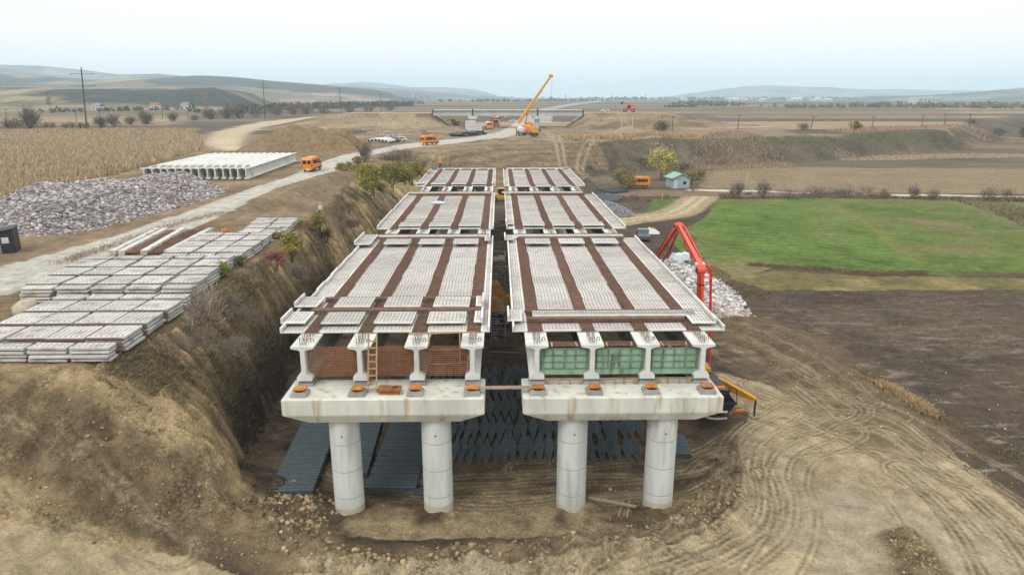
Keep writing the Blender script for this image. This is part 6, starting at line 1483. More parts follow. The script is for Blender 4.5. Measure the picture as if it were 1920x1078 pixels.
for j, (px, py, h, w, pal, lab) in enumerate(((158, 242, 3, 6, OL, 'olive bush at the foot of the tall leaning pole'), (94, 205, 24, 8, ((.42, .26, .05), (.34, .22, .05), (.2, .18, .05)), 'yellow poplar before the terrace at the far left'), (388, 203, 22, 7, ((.45, .27, .06), (.38, .22, .06)), 'orange yellow poplar before the dark wooded spur'), (360, 204, 14, 7, ((.2, .2, .06), (.26, .24, .07)), 'green poplar left of the orange yellow one'), (497, 215, 5, 8, GR, 'green bush beyond the second tall pole'))):
    leafy('poplar' if 'poplar' in lab else 'bush', gp(px, py, 8), h, w, pal, 1300, .4 if h > 8 else .25, lab, None, 230 + j, 'tree' if 'poplar' in lab else 'bush', .05, 14, 3)

# ---- grass, reeds and maize
def blades(name, x, y, h, w, cols, label, seed, lean=.35, mat=None, cat='dry grass'):
    rg = np.random.RandomState(seed); n = len(x); z = height(x, y) - .04
    a = rg.uniform(0, 6.28, n); l = rg.randn(n, 2) * lean * h[:, None]
    dx, dy = np.cos(a) * w / 2, np.sin(a) * w / 2
    V = np.stack((np.stack((x - dx, y - dy, z), 1), np.stack((x + dx, y + dy, z), 1), np.stack((x + dx * .6 + l[:, 0] * .4, y + dy * .6 + l[:, 1] * .4, z + h * .6), 1), np.stack((x + l[:, 0], y + l[:, 1], z + h), 1)), 1).reshape(-1, 3)
    F = np.arange(len(V)).reshape(-1, 4)
    o = np_mesh(name, V, F, M['leaf'], np.repeat(cols, 4, 0)); return tag(o, label, cat, None, 'stuff')
def pick(pal, n, rg, v=.2): pal = np.array(pal); return pal[rg.randint(0, len(pal), n)] * (1 + v * rg.randn(n, 1)).clip(.5, 1.6)
rg = np.random.RandomState(77)
# bank crest and shoulder
n = 60000; a = np.array(CREST[5:14]); i = rg.randint(0, len(a) - 1, n); t = rg.rand(n)[:, None]; p = a[i] * (1 - t) + a[i + 1] * t
x = p[:, 0] + rg.randn(n) * 1.5 + .9; y = p[:, 1] + rg.randn(n) * .5; kp = (fbm(x, y, 3.5, 4, 301) > -.08) & (x > np.where(y < 70, -21.3, -26)); x, y = x[kp], y[kp]
blades('dry_grass', x, y, rg.uniform(.06, .34, len(x)), rg.uniform(.012, .028, len(x)), pick(((.30, .23, .14), (.24, .185, .115), (.35, .27, .165), (.19, .18, .075), (.17, .135, .09)), len(x), rg), 'dry grass and weeds along the crest of the earth bank', 1, .6)
n = 2200; pts = np.array([g(90, 495, 8), g(190, 462, 8), g(300, 425, 8), g(400, 400, 8)]); i = rg.randint(0, 3, n); t = rg.rand(n)[:, None]; p = pts[i] * (1 - t) + pts[i + 1] * t
x = p[:, 0] + 1.0 + rg.randn(n) * .5; y = p[:, 1] + rg.randn(n) * .6
blades('dry_grass', x, y, rg.uniform(.1, .5, n), rg.uniform(.012, .03, n), pick(((.42, .28, .2), (.36, .26, .17), (.46, .36, .24)), n, rg), 'reddish dry grass along the roadside by the slab stacks', 2)
n = 5000; pts = np.array([g(1650, 738, 0), g(1690, 758, 0), g(1740, 783, 0)]); i = rg.randint(0, 2, n); t = rg.rand(n)[:, None]; p = pts[i] * (1 - t) + pts[i + 1] * t
x = p[:, 0] + rg.randn(n) * .35; y = p[:, 1] + rg.randn(n) * .4; blades('dry_grass', x, y, rg.uniform(.2, .65, n), rg.uniform(.02, .045, n), pick(((.66, .50, .29), (.56, .41, .23), (.48, .35, .2)), n, rg), 'pale dry grass tussocks beside the haul track', 3)
n = 9000; pts = np.array([g(1590, 700, 0), g(1640, 730, 0), g(1800, 820, 0), g(1920, 880, 0)]); i = rg.randint(0, 3, n); t = rg.rand(n)[:, None]; p = pts[i] * (1 - t) + pts[i + 1] * t
x = p[:, 0] + rg.randn(n) * .9; y = p[:, 1] + rg.randn(n) * .9; kp = fbm(x, y, 2, 3, 303) > .0; x, y = x[kp], y[kp]; blades('dry_grass', x, y, rg.uniform(.08, .25, len(x)), rg.uniform(.02, .04, len(x)), pick(((.3, .24, .13), (.22, .18, .09), (.16, .15, .06)), len(x), rg), 'thin dry grass between the haul track and the ploughed land', 4)
# stubble of the ploughed land
n = 60000; x = rg.uniform(19, 75, n); y = rg.uniform(34, 78, n); kp = (fbm(x * .55, y * 1.9, 1.0, 4, 119) > .02) & pin(x, y, [g(1420, 545, 0), g(1480, 620, 0), g(1560, 690, 0), g(1700, 760, 0), g(1950, 880, 0), g(2100, 900, 0), g(1950, 545, 0)]); x, y = x[kp], y[kp]
blades('stubble', x, y, rg.uniform(.04, .16, len(x)), rg.uniform(.015, .035, len(x)), pick(((.40, .35, .29), (.34, .29, .23), (.16, .12, .08), (.12, .09, .06), (.28, .22, .15)), len(x), rg), 'pale stubble and weeds on the ploughed land', 5, 1.6)
def poly_blades(name, pts, n, h0, h1, w0, w1, pal, lab, seed, lean=.18, noise=None):
    pg = np.array(pts); x = rg.uniform(pg[:, 0].min(), pg[:, 0].max(), n * 3); y = rg.uniform(pg[:, 1].min(), pg[:, 1].max(), n * 3)
    k = pin(x + 1.5 * fbm(x, y, 6, 3, seed), y + 1.5 * fbm(x, y, 6, 3, seed + 1), pts)
    if noise is not None: k &= fbm(x, y, 7, 3, seed + 2) > noise
    x, y = x[k][:n], y[k][:n]; hh = rg.uniform(h0, h1, len(x)) * (1 + .6 * fbm(x, y, 8, 3, seed + 3))
    return blades(name, x, y, hh, rg.uniform(w0, w1, len(x)), pick(pal, len(x), rg), lab, seed, lean)
RE = ((.44, .30, .21), (.50, .36, .25), (.36, .25, .17), (.56, .43, .30))
poly_blades('reeds', [g(*p, 0) for p in ((1285, 318), (1330, 295), (1380, 285), (1420, 298), (1480, 308), (1490, 316), (1400, 318), (1340, 322))], 6500, .7, 1.5, .06, .16, RE, 'tall reddish reeds at the foot of the terrace', 11)
poly_blades('reeds', [g(*p, 0) for p in ((1540, 284), (1640, 274), (1740, 268), (1850, 262), (1860, 268), (1760, 276), (1680, 282), (1600, 290))], 7000, .8, 1.7, .1, .22, RE, 'band of reddish reeds across the wetland', 12)
poly_blades('reeds', [g(*p, 0) for p in ((1560, 296), (1700, 292), (1930, 290), (1930, 296), (1700, 300), (1580, 302))], 5000, .4, .9, .1, .25, ((.58, .48, .35), (.50, .40, .28)), 'pale strip of dry reeds on the wetland', 13)
poly_blades('dry_grass', [g(*p, 0) for p in ((1350, 374), (1440, 372), (1480, 366), (1600, 368), (1700, 373), (1925, 378), (1925, 374), (1700, 369), (1560, 362), (1480, 358), (1440, 362), (1350, 366))], 7000, .2, .8, .05, .12, tuple(tuple(c * 1.5 for c in d) for d in DB) + ((.4, .28, .17),), 'brown scrubby verge between the lane and the green field', 14, .5, -.05)
poly_blades('dry_grass', [g(*p, 0) for p in ((1790, 376), (1860, 400), (1930, 430), (2050, 460), (2050, 390), (1930, 376))], 5000, .2, .7, .05, .12, tuple(tuple(c * 1.5 for c in d) for d in DB) + ((.3, .28, .14),), 'brown weeds at the right end of the green field', 15, .4, .0)
poly_blades('dry_grass', [g(*p, 0) for p in ((1400, 500), (1500, 506), (1620, 516), (1735, 514), (1735, 507), (1620, 507), (1500, 499), (1405, 493))], 3500, .1, .38, .03, .07, tuple(tuple(c * 1.5 for c in d) for d in DB), 'dark strip of weeds across the green field', 16, .4)
poly_blades('dry_grass', [g(*p, 0) for p in ((1345, 535), (1320, 520), (1290, 470), (1282, 440), (1295, 440), (1330, 495), (1380, 530), (1460, 550), (1440, 565), (1390, 560))], 4000, .1, .4, .03, .07, tuple(tuple(c * 1.6 for c in d) for d in DB) + ((.2, .2, .07), (.3, .22, .12)), 'brown weeds between the rubble and the green field', 17, .5)
n = 42000; x = rg.uniform(24, 200, n); y = rg.uniform(190, 305, n); kp = pin(x, y, FP) & ~pin(x, y, CP) & (fbm(x, y, 9, 4, 305) > -.15); x, y = x[kp], y[kp]
blades('scrub_grass', x, y, rg.uniform(.2, .9, len(x)), rg.uniform(.06, .16, len(x)), pick(((.22, .18, .13), (.17, .14, .10), (.28, .21, .145), (.17, .18, .085)), len(x), rg), 'dark scrubby grass on the terrace slope', 6, .6)
n = 34000; x = rg.uniform(-7, 75, n); y = rg.uniform(222, 262, n); kp = pin(x, y, [(21, 223), (36, 236), (60, 240), (106, 260), (140, 275), (140, 282), (60, 250), (40, 246), (25, 240)]); x, y = x[kp], y[kp]
blades('maize', x, y, rg.uniform(1.0, 2.0, len(x)), rg.uniform(.12, .25, len(x)), pick(((.60, .45, .26), (.5, .36, .2), (.66, .52, .33)), len(x), rg), 'strip of dry maize on the terrace rim', 7, .15)
# the maize field at the left
n = 330000; u = rg.rand(n); y = 68 * (305 / 68) ** u; x = -38 - (y * .82 + 30 - 38).clip(0) * rg.rand(n); row = .78; x = np.round(x / row) * row + rg.randn(n) * .12
kp = pin(x, y, CORN) & ~pin(x, y, [(-66, 70), (-40, 64), (-38, 112), (-62, 116), (-68, 92)]) & ~pin(x, y, [(-66, 116), (-40, 116), (-40, 158), (-70, 162)]); x, y = x[kp], y[kp]; x, y = x[:120000], y[:120000]
sc = (y / 90).clip(.8, 2.2); rr_ = rg.rand(len(x))
blades('maize', x, y, rg.uniform(.8, 1.6, len(x)), .09 * sc * rg.uniform(.6, 1.5, len(x)), pick(((.60, .48, .31), (.50, .39, .25), (.70, .57, .39), (.40, .31, .21), (.60, .45, .28)), len(x), rg, .2), 'field of dry standing maize left of the stored girders', 8, .2, cat='maize field')
# ================================================================== the far end: overpass, crane, lorries, poles, village
OY = 330.0
M['over_deck'] = mk('over_deck', (0.62, 0.64, 0.64), (0.48, 0.50, 0.50), 0.3, 0.8)
t = thing('overpass', 'grey road overpass under construction crossing the haul road far off', 'overpass bridge', (5, OY, 8.0))
zt, zb = q(950, 206, OY).z - 8, q(950, 217, OY).z - 8
xl, xr = q(812, 210, OY).x - 5, q(1092, 212, OY).x - 5; xp = [q(p, 220, OY).x - 5 for p in (887, 1007)]
for a, b in zip([xl] + xp, xp + [xr]):
    m = MB(); m.prism([(-5, zt), (5, zt), (5, zt - .35), (4.2, zt - .5), (4.2, zb), (-4.2, zb), (-4.2, zt - .5), (-5, zt - .35)], a + .25, b - .25, 'x'); m.build('deck_span', M['over_deck'], t)
for x in xp:
    m = MB(); m.prism([(-2.2, zb - .05), (2.2, zb - .05), (2.2, zb - 1.0), (1.4, zb - 1.6), (-1.4, zb - 1.6), (-2.2, zb - 1.0)], -5, 5, 'y'); m.v = [(a + x, b, c) for a, b, c in m.v]; m.build('pier_cap', M['concrete'], t)
    for yy in (-2.6, 2.6):
        m = MB(); m.cyl((x, yy, (zb - 1.6) / 2 - .3), .95, zb - 1.6 + .6, 16); m.build('column', M['concrete'], t)
for x in (xl - .8, xr + .8):
    m = MB(); m.bb(x - .5, x + .5, -4.6, 4.6, -1, zb); m.build('abutment', M['old_concrete'], t)
for x in [xl + .1] + xp + [xr - .1]:
    m = MB(); m.bb(x - .2, x + .2, -4.6, 4.6, zb + .1, zt + .3); m.build('joint_filler', M['black'], t)
m = MB(); n = 40
for i in range(n):
    x = xl + (xr - xl) * (i + .5) / n; m.bar((x, -4.7, zt), (x, -4.7, zt + .9 + .5 * math.sin(i * 7.1) ** 8), .12)
m.bar((xl, -4.7, zt + .5), (xr, -4.7, zt + .5), .07); m.build('rebar_fence', M['steel'], t)
# mobile crane
cx, cy = g(985, 251, 8)
t = thing('mobile_crane', 'yellow mobile crane with its long boom raised beside the overpass', 'crane', (cx, cy, 8), R(12))
m = MB(); m.bb(-1.3, 1.3, -6, 6, .7, 1.6); m.build('carrier', M['red'], t, bevel=.05)
m = MB(); m.prism([(4.2, .8), (4.2, 2.6), (5.6, 2.6), (6.2, 1.8), (6.2, .7)], -1.3, 1.3, 'x'); m.build('cab', M['red'], t)
for s in (-1, 1):
    for y in (-4.5, -2.8, 2.6, 4.3): add_wheel(t, s * 1.05, y, .6, .42)
m = MB(); m.prism([(-3.6, 1.7), (-3.6, 3.2), (-1, 3.4), (1.6, 2.8), (1.6, 1.7)], -1.2, 1.2, 'x'); m.build('turret', M['yellow'], t, bevel=.05)
def CL(px, py):
    v = q(px, py, cy) - Vector((cx, cy, 8)); a = -R(12); return Vector((v.x * math.cos(a) - v.y * math.sin(a), v.x * math.sin(a) + v.y * math.cos(a), v.z))
p0, p3 = CL(972, 231), CL(1033, 143)
for a, b, w_ in ((0, .38, 1.3), (.38, .72, 1.05), (.72, 1, .8)): box_arm(p0.lerp(p3, a), p0.lerp(p3, b), w_, w_ * .95, 'boom_section', t, M['yellow'] if a < .38 else M['boom_tan'] if 'boom_tan' in M else M['machine_yellow'])
m = MB(); m.box(p3, (1.4, .8, 1.0)); m.build('boom_head', M['yellow'], t)
m = MB(); m.tube([p3 + Vector((.4, 0, 0)), Vector((p3.x + .4, p3.y, 5.5))], .05, 5); hk = m.build('hoist_rope', M['steel'], t)
m = MB(); m.box((p3.x + .4, p3.y, 5.2), (.5, .4, .9)); m.build('hook_block', M['yellow'], hk)
m = MB(); m.tube([Vector((0, .6, 2.6)), p0.lerp(p3, .3)], .22, 8); m.build('ram', M['steel'], t)
# lorries and cars on the far site
def G8(px, py): x, y = g(px, py, 8); return (x, y, hz(x, y) + .02)
for px, py, rz, cab, bed, kind, lab in ((976, 254, 8, 'orange', 'white', 'tank', 'white tank lorry parked facing away before the crane'), (1000, 256, 5, 'orange', 'machine_yellow', 'tipper', 'orange tipper lorry seen from behind right of the tank lorry'), (992, 242, 10, 'orange', 'orange', 'tipper', 'orange tipper lorry beside the crane cab'),
        (931, 237, 175, 'orange', 'orange', 'tipper', 'orange tipper lorry coming down the haul road'), (916, 243, 190, 'orange', 'white', 'mixer', 'orange mixer lorry next to the white container'), (948, 223, 180, 'orange', 'rusty_plate', 'tipper', 'orange lorry farther back under the overpass'), (934, 223, 170, 'white', 'white', 'box', 'white box lorry under the overpass'), (925, 224, 190, 'orange', 'orange', 'box', 'orange box lorry at the left under the overpass')):
    truck(lab, G8(px, py), R(rz), M[cab], M[bed], kind)
for px, py, rz, mat, lab in ((1009, 247, 10, 'car_grey', 'blue grey car right of the tipper lorries'), (960, 230, 75, 'white', 'white car crossing the haul road below the overpass'), (738, 267, 80, 'car_grey', 'dark car beside the white pipes'), (750, 266, 95, 'white', 'white car behind the dark one by the white pipes')):
    car(lab, G8(px, py), R(rz), M[mat], group='cars on the far site')
x, y = g(1134, 213, 14); car('white car on the right approach bank of the overpass', (x, y if y < 352 else 338, hz(x, 338)), R(85), M['white'], group='cars on the far site')
# telehandler on the right approach bank
x = q(1178, 212, 338).x; 
t = thing('telehandler', 'red telehandler with raised arm on the right approach bank', 'telehandler', (x, 336, hz(x, 336)), R(75)); t.scale = (1.25,) * 3
m = MB(); m.prism([(-2.4, .6), (-2.4, 1.8), (-1, 1.6), (2.2, 1.2), (2.4, .6)], -1, 1, 'x'); m.build('body', M['red'], t, bevel=.06)
m = MB(); m.prism([(-.7, 1.3), (-.6, 2.5), (.6, 2.5), (.9, 1.3)], -1, -.15, 'x'); m.build('cab', M['glass'], t)
for s in (-1, 1):
    for yy in (-1.5, 1.6): add_wheel(t, s * 1.0, yy, .65, .4)
box_arm((.4, -2.2, 1.9), (.4, 2.4, 3.6), .5, .35, 'boom', t); m = MB(); m.prism([(2.3, 3.8), (3.2, 3.6), (3.3, 2.9), (2.6, 3.0)], -.6, 1.2, 'x'); m.build('bucket', M['black'], t)
excavator('dark red digger parked on the grass left of the container', G8(853, 236), R(60), M['lamp_red'], pose=((0, 2.6, 3.0), (0, 4.6, 2.2), (0, 5.0, 1.0)))
# containers, pipes
x, y, z = G8(893, 249)
t = thing('site_container', 'white site container beside the black pipes', 'container', (x, y, z), R(8))
m = MB(); m.bb(-3.2, 3.2, -1.2, 1.2, .15, 2.9); m.build('body', M['white'], t, bevel=.04); m = MB(); m.bb(-3.3, 3.3, -1.3, 1.3, 2.9, 3.05); m.build('roof', M['white'], t)
m = MB(); m.bb(2.3, 3.0, -1.23, -1.202, .3, 2.5); m.build('door', M['car_grey'], t)
x, y, z = G8(886, 244); m = MB(); m.bb(-2.2, 2.2, -1.5, 1.5, .1, 3.8); o = m.build('site_container', M['white'], None, loc=(x - 1, y + 3, z), rz=R(3), bevel=.06); tag(o, 'taller white container behind the first one', 'container')
rr = random.Random(9)
for k in range(12):
    x, y, z = G8(853 + k * 4.2, 257 - k * .4); m = MB(); a = rr.uniform(-.3, .3); m.tube([(-2.6 * math.cos(a), -2.6 * math.sin(a), .4), (2.6 * math.cos(a), 2.6 * math.sin(a), .4)], .36, 10); o = m.build('pipe', M['black'] if k % 3 else M['car_grey'], None, loc=(x, y, z + (.0 if k % 2 else .72)), rz=0); tag(o, 'dark pipe in the jumble before the white container, %s from the left' % ord_(k), 'pipe', 'dark pipes before the container')
for k in range(6):
    x, y, z = G8(692 + k * 6.5, 270.5); m = MB(); m.tube([(0, 0, .55), (1.6, 9, .55)], .52, 14); o = m.build('pipe', M['white'], None, loc=(x, y, z)); 
    m = MB(); m.cyl((-.01, -.03, .55), .38, .05, 14, 'y'); m.build('mouth', M['black'], o); tag(o, 'white pipe lying beside the haul road, %s from the left' % ord_(k), 'pipe', 'white pipes beside the haul road')
# ---- poles
def pole(label, px, py, top, z, arms, mat, group, r=.13, lean=0):
    x, y = g(px, py, z); zt_ = q(top[0], top[1], y); h = zt_.z - z; t = thing('utility_pole', label, 'pole', (x, y, z), 0, group); dx = zt_.x - x
    m = MB(); m.tube([(0, 0, -.3), (dx, 0, h)], [r * 1.25, r * .8], 8); m.build('post', mat, t)
    for f, w_ in arms:
        m = MB(); m.bar((dx * f - w_ / 2, 0, h * f), (dx * f + w_ / 2, 0, h * f), .16); a = m.build('crossarm', mat, t)
        m = MB()
        for e in (-.45, 0, .45): m.cyl((dx * f + e * w_, 0, h * f + .25 * (1 if f > .96 else -1)), .09, .4, 6)
        m.build('insulators', M['pole_white'], a)
    return t
for j, (px, py, tp) in enumerate(((163, 245, (152, 127)), (497, 220, (493, 152)), (640, 212, (636, 163)), (715, 210, (713, 176)))):
    pole('tall dark power pole beyond the maize, %s from the left' % ord_(j), px, py, tp, 8, ((.9, 10), (.72, 11)) if j == 0 else ((.93, 8), (.8, 9)), M['wood_pole'], 'tall power poles beyond the maize', .28)
for j, (px, py, tp) in enumerate(((1165, 262, (1166, 217)), (1184, 260, (1187, 217)))):
    pole(('left', 'right')[j] + ' one of the two white concrete poles on the terrace rim', px, py, tp, 8, (), M['pole_white'], 'white poles on the terrace rim', .22)
for j, (px, py, tp) in enumerate(((1260, 249, (1262, 218)), (1383, 246, (1386, 215)), (1520, 243, (1526, 218)), (1634, 243, (1639, 219)), (1728, 240, (1731, 217)), (1771, 233, (1773, 214)), (1817, 236, (1820, 214)))):
    pole('weathered power pole on the terrace, %s from the white poles' % ord_(j), px, py, tp, 8, ((.95, 2.6),), M['wood_pole'], 'weathered poles on the terrace', .16)
for j, (px, py, ty) in enumerate(((12, 236, 205), (143, 231, 207), (187, 230, 205), (305, 224, 203), (353, 222, 203), (386, 221, 203), (435, 219, 200), (470, 217, 200))):
    pole('small line pole behind the maize, %s from the left' % ord_(j), px, py, (px - 1, ty), 8, ((.95, 2.4),), M['wood_pole'], 'small line poles behind the maize', .15)
x, y = g(1398, 357, 0); m = MB(); m.tube([(0, 0, -.2), (.1, 0, 5.2)], [.1, .07], 8); o = m.build('post', M['pole_white'], None, loc=(x, y, 0)); tag(o, 'thin pale post on the lane beside the green field', 'post')
for j, (px, py, ty) in enumerate(((1060, 191, 178), (1148, 190, 176), (1210, 191, 177))):
    x, y = g(px, py, 8); h = q(px, ty, y).z - 8; t = thing('striped_mast', 'thin red and white mast on the horizon, %s from the crane' % ord_(j), 'mast', (x, y, 8), 0, 'striped masts on the horizon')
    for k in range(7):
        m = MB(); m.tube([(0, 0, h * k / 7), (0, 0, h * (k + 1) / 7)], 1.0, 6); m.build('band', M['white'] if k % 2 else M['wood_pole'], t)
# ---- hut
x, y, z = gp(1270, 351, 0)
t = thing('hut', 'small pale blue hut with a mint green gable roof', 'hut', (x, y, z), R(8))
W, L, H = 4.4, 4.6, 2.5
m = MB(); m.prism([(-W / 2, 0), (W / 2, 0), (W / 2, H), (0, H + .95), (-W / 2, H)], -L / 2, L / 2, 'y'); m.build('wall', M['house_wall'], t)
for s in (-1, 1):
    m = MB(); m.add([(0, -L / 2 - .4, H + 1.04), (0, L / 2 + .4, H + 1.04), (s * (W / 2 + .45), L / 2 + .4, H - .13), (s * (W / 2 + .45), -L / 2 - .4, H - .13), (0, -L / 2 - .4, H + 1.18), (0, L / 2 + .4, H + 1.18), (s * (W / 2 + .45), L / 2 + .4, H + .01), (s * (W / 2 + .45), -L / 2 - .4, H + .01)], [(0, 1, 2, 3), (4, 7, 6, 5), (0, 3, 7, 4), (1, 5, 6, 2), (2, 6, 7, 3)]); m.build('roof', M['mint_roof'], t)
m = MB(); m.bb(-1.9, -1.0, -L / 2 - .04, -L / 2 - .002, 0, 2.0); m.build('door', M['white'], t)
m = MB(); m.bb(.5, 1.3, -L / 2 - .03, -L / 2 - .002, 1.0, 1.7); m.build('window', M['glass'], t)
# ---- far houses and sheds
rr = random.Random(21); k = 0
def house(px, py, w_, h_, roof, lab, grp, sheds=False):
    x, y = g(px, py, 8); t = thing('house', lab, 'house', (x, y, 7.8), R(rr.uniform(-20, 20)), grp); L = w_ * rr.uniform(.7, 1.0)
    m = MB(); m.bb(-w_ / 2, w_ / 2, -L / 2, L / 2, 0, h_); m.build('wall', M['white'], t)
    m = MB(); m.prism([(-L / 2 - .4, h_), (L / 2 + .4, h_), (0, h_ + L * (.12 if sheds else .38))], -w_ / 2 - .4, w_ / 2 + .4, 'x'); m.build('roof', roof, t)
    m = MB(); n_ = max(2, int(w_ / 4)); 
    m.bb(-w_ * .3, -w_ * .12, -L / 2 - .06, -L / 2 - .01, h_ * .3, h_ * .7); m.build('window', M['glass'], t); m = MB(); m.bb(w_ * .12, w_ * .3, -L / 2 - .06, -L / 2 - .01, h_ * .3, h_ * .7); m.build('window', M['glass'], t)
LEFTH = ((185, 207, 'white van like shed'), (292, 204, ''), (350, 204, ''), (518, 200, ''), (540, 199, ''), (556, 198, ''), (600, 195, ''), (625, 194, ''), (680, 193, ''), (640, 191, ''))
for px, py, _ in LEFTH: house(px, py, 10, 4.2, M['rusty_plate'] if k % 2 else M['car_grey'], 'small pale house beyond the maize, %s from the left' % ord_(k), 'houses beyond the maize'); k += 1
k = 0
for px, py, w_ in ((780, 186.5, 16), (800, 187, 18), (820, 186.5, 14), (842, 187, 16), (866, 186, 14), (1062, 187.5, 30), (1282, 188.5, 26), (1375, 189, 36), (1395, 189, 26), (1430, 190, 22), (1490, 189.5, 40), (1530, 189.5, 30), (1550, 191, 22)):
    house(px, py, w_, 6 if w_ < 20 else 7, M['white'] if w_ >= 20 else M['rusty_plate'], 'far pale %s near the horizon, %s from the left' % ('shed' if w_ >= 20 else 'house', ord_(k)), 'far sheds and houses', w_ >= 20); k += 1
x, y = g(777, 187, 8); t = thing('church', 'white church with a pointed tower in the far village', 'church', (x, y, 8)); m = MB(); m.bb(-6, 6, -10, 10, 0, 11); m.build('nave', M['white'], t); m = MB(); m.bb(-9, -4, -3, 3, 0, 26); m.build('tower', M['white'], t); m = MB(); m.add([(-9.3, -3.3, 26), (-3.7, -3.3, 26), (-3.7, 3.3, 26), (-9.3, 3.3, 26), (-6.5, 0, 40)], [(0, 1, 4), (1, 2, 4), (2, 3, 4), (3, 0, 4), (3, 2, 1, 0)]); m.build('spire', M['car_grey'], t)
x, y = g(1731, 198, 8); t = thing('factory', 'long factory with five blue bays under the right hills', 'factory', (x, y, 8)); W = 39 * y / 1280
m = MB(); m.bb(-W / 2, W / 2, -15, 15, 0, 14); m.build('hall', M['white'], t)
for k in range(5): m = MB(); m.bb(-W / 2 + W * (k + .12) / 5, -W / 2 + W * (k + .88) / 5, -15.4, -15.02, 2, 11.5); m.build('bay', M['mint_roof'], t)
# ---- belts of trees on the plain: read as one mass
def belt(name, segs, n, h, lab, seed, pal):
    rg = np.random.RandomState(seed); P = []; S = []
    for (a, b, z0, hh, wd, cnt) in segs:
        A, B = np.array(g(*a, 8)), np.array(g(*b, 8)); c = rg.rand(cnt); base = A + (B - A) * c[:, None]; base += rg.randn(cnt, 2) * wd
        cr = hh * rg.uniform(.45, 1.1, cnt)
        for p, r_ in zip(base, cr):
            m = 26; d = rg.randn(m, 3); d /= np.linalg.norm(d, axis=1)[:, None]; P.append(np.array((p[0], p[1], 8 + r_ * .5)) + d * r_ * .5 * rg.uniform(.5, 1, (m, 1)) * np.array((1.1, 1.1, 1))); S.append(np.full(m, r_ * .2))
    P = np.concatenate(P); S = np.concatenate(S); o = leaf_mesh(name, P, S, pick(pal, len(P), rg, .25), rg, None, .8); return tag(o, lab, 'trees', None, 'stuff')
belt('far_woods', [((440, 212), (560, 204), 8, 7, 12, 130), ((560, 206), (760, 199), 8, 8, 15, 170), ((470, 204), (760, 195), 8, 7, 25, 120), ((0, 214), (330, 207), 8, 5, 10, 60)], 0, 0, 'grey belt of bare trees beyond the maize', 1, ((.12, .10, .075), (.10, .085, .065), (.15, .125, .08)))
belt('far_woods', [((1470, 203), (1600, 201), 8, 5, 20, 80), ((1600, 201), (1920, 204), 8, 5.5, 25, 170), ((1300, 199.5), (1360, 199), 8, 8, 15, 40), ((1640, 199), (1900, 199), 8, 7, 40, 90)], 0, 0, 'dark belt of trees on the plain at the right', 2, ((.15, .135, .10), (.18, .155, .10), (.30, .24, .11)))
belt('far_woods', [((760, 187), (960, 185.6), 8, 16, 60, 240), ((860, 192), (1080, 190), 8, 9, 60, 120), ((1090, 188), (1600, 187), 8, 14, 120, 300), ((620, 190), (780, 188), 8, 12, 60, 120)], 0, 0, 'faint line of trees along the horizon', 3, ((.09, .085, .06), (.11, .10, .07)))
belt('far_woods', [((1270, 197), (1345, 196), 8, 7, 8, 60), ((1250, 202), (1300, 202), 8, 4, 6, 30)], 0, 0, 'low dark copse on the plain behind the terrace', 4, ((.08, .07, .05), (.10, .085, .06)))
# ================================================================== light, sky, haze, camera
w = bpy.data.worlds.new('World'); scene.world = w; w.use_nodes = True
nt = w.node_tree; bg = nt.nodes['Background']
sky = nt.nodes.new('ShaderNodeTexSky'); sky.sky_type = 'NISHITA'; sky.sun_disc = False
SUN_EL, SUN_AZ = R(48), R(215)
sky.sun_elevation = SUN_EL; sky.sun_rotation = SUN_AZ
tc = nt.nodes.new('ShaderNodeTexCoord')
no = nt.nodes.new('ShaderNodeTexNoise'); no.inputs['Scale'].default_value = 2.2; no.inputs['Detail'].default_value = 5
mp = nt.nodes.new('ShaderNodeMapping'); mp.inputs['Scale'].default_value = (1, 1, 3.5)
nt.links.new(tc.outputs['Generated'], mp.inputs[0]); nt.links.new(mp.outputs[0], no.inputs['Vector'])
rp = nt.nodes.new('ShaderNodeMapRange'); rp.inputs[1].default_value = 0.3; rp.inputs[2].default_value = 0.7; rp.inputs[3].default_value = 0.90; rp.inputs[4].default_value = 1.0
nt.links.new(no.outputs['Fac'], rp.inputs[0])
mx = nt.nodes.new('ShaderNodeMix'); mx.data_type = 'RGBA'; mx.inputs[7].default_value = (CLOUD[0], CLOUD[1], CLOUD[2], 1)
nt.links.new(rp.outputs[0], mx.inputs[0]); nt.links.new(sky.outputs[0], mx.inputs[6]); # an overcast sky is brighter overhead than at the horizon
sx = nt.nodes.new('ShaderNodeSeparateXYZ'); nt.links.new(tc.outputs['Generated'], sx.inputs[0])
r3 = nt.nodes.new('ShaderNodeMapRange'); r3.inputs[1].default_value = 0.0; r3.inputs[2].default_value = 1.0; r3.inputs[3].default_value = 0.93; r3.inputs[4].default_value = ZEN
nt.links.new(sx.outputs['Z'], r3.inputs[0])
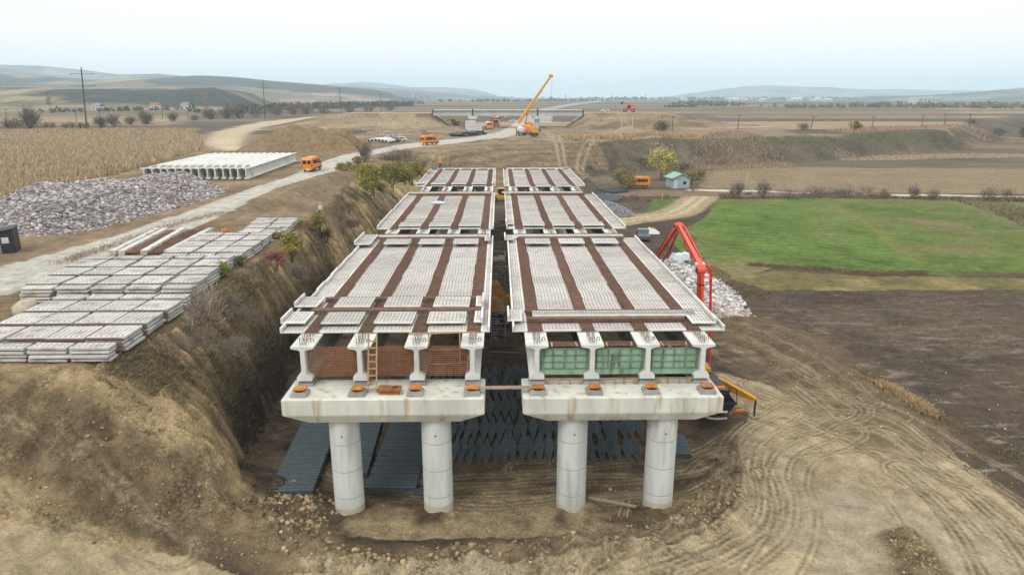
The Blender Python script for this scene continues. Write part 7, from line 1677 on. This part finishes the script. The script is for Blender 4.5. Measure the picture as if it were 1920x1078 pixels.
vs = nt.nodes.new('ShaderNodeVectorMath'); vs.operation = 'SCALE'; nt.links.new(mx.outputs[2], vs.inputs[0]); nt.links.new(r3.outputs[0], vs.inputs['Scale'])
nt.links.new(vs.outputs[0], bg.inputs['Color'])
bg.inputs['Strength'].default_value = 0.10

sl = bpy.data.lights.new('sun', 'SUN'); sl.energy = SUN_E; sl.angle = R(22); sl.color = (1.0, 0.96, 0.90)
so = bpy.data.objects.new('sun', sl); COL.objects.link(so)
sd = Vector((math.sin(SUN_AZ) * math.cos(SUN_EL), math.cos(SUN_AZ) * math.cos(SUN_EL), math.sin(SUN_EL)))
so.rotation_euler = sd.to_track_quat('Z', 'Y').to_euler(); so.location = (0, -30, 80)

if HAZE:
    hb = MB(); hb.bb(-13000, 13000, -60, 14500, -6, 270)
    hm = bpy.data.materials.new('haze'); hm.use_nodes = True; ht = hm.node_tree; ht.nodes.clear()
    pv = ht.nodes.new('ShaderNodeVolumePrincipled'); ho = ht.nodes.new('ShaderNodeOutputMaterial')
    pv.inputs['Color'].default_value = (*HAZE_C, 1); pv.inputs['Density'].default_value = HAZE; pv.inputs['Anisotropy'].default_value = 0.0
    ht.links.new(pv.outputs[0], ho.inputs['Volume'])
    tag(hb.build('haze', hm), 'thin bluish haze over the plain', None, None, 'stuff')

cam = bpy.data.cameras.new('camera'); co = bpy.data.objects.new('camera', cam); COL.objects.link(co); scene.camera = co
cam.sensor_fit = 'HORIZONTAL'; cam.sensor_width = 36.0; cam.lens = 36.0 * FPX / 1920.0; cam.clip_start = 0.5; cam.clip_end = 40000
co.location = (0, 0, CZ); co.rotation_euler = (math.pi / 2 - PITCH, 0, -YAW)
scene.view_settings.view_transform = 'Standard'; scene.view_settings.look = 'None'; scene.view_settings.exposure = EXPO; scene.view_settings.gamma = 1
scene.render.engine = 'CYCLES'
c = scene.cycles; c.use_denoising = DENOISE; c.denoising_prefilter = 'NONE'; c.max_bounces = 6; c.diffuse_bounces = 3; c.glossy_bounces = 2; c.volume_bounces = 2; c.transparent_max_bounces = 6; c.transmission_bounces = 2
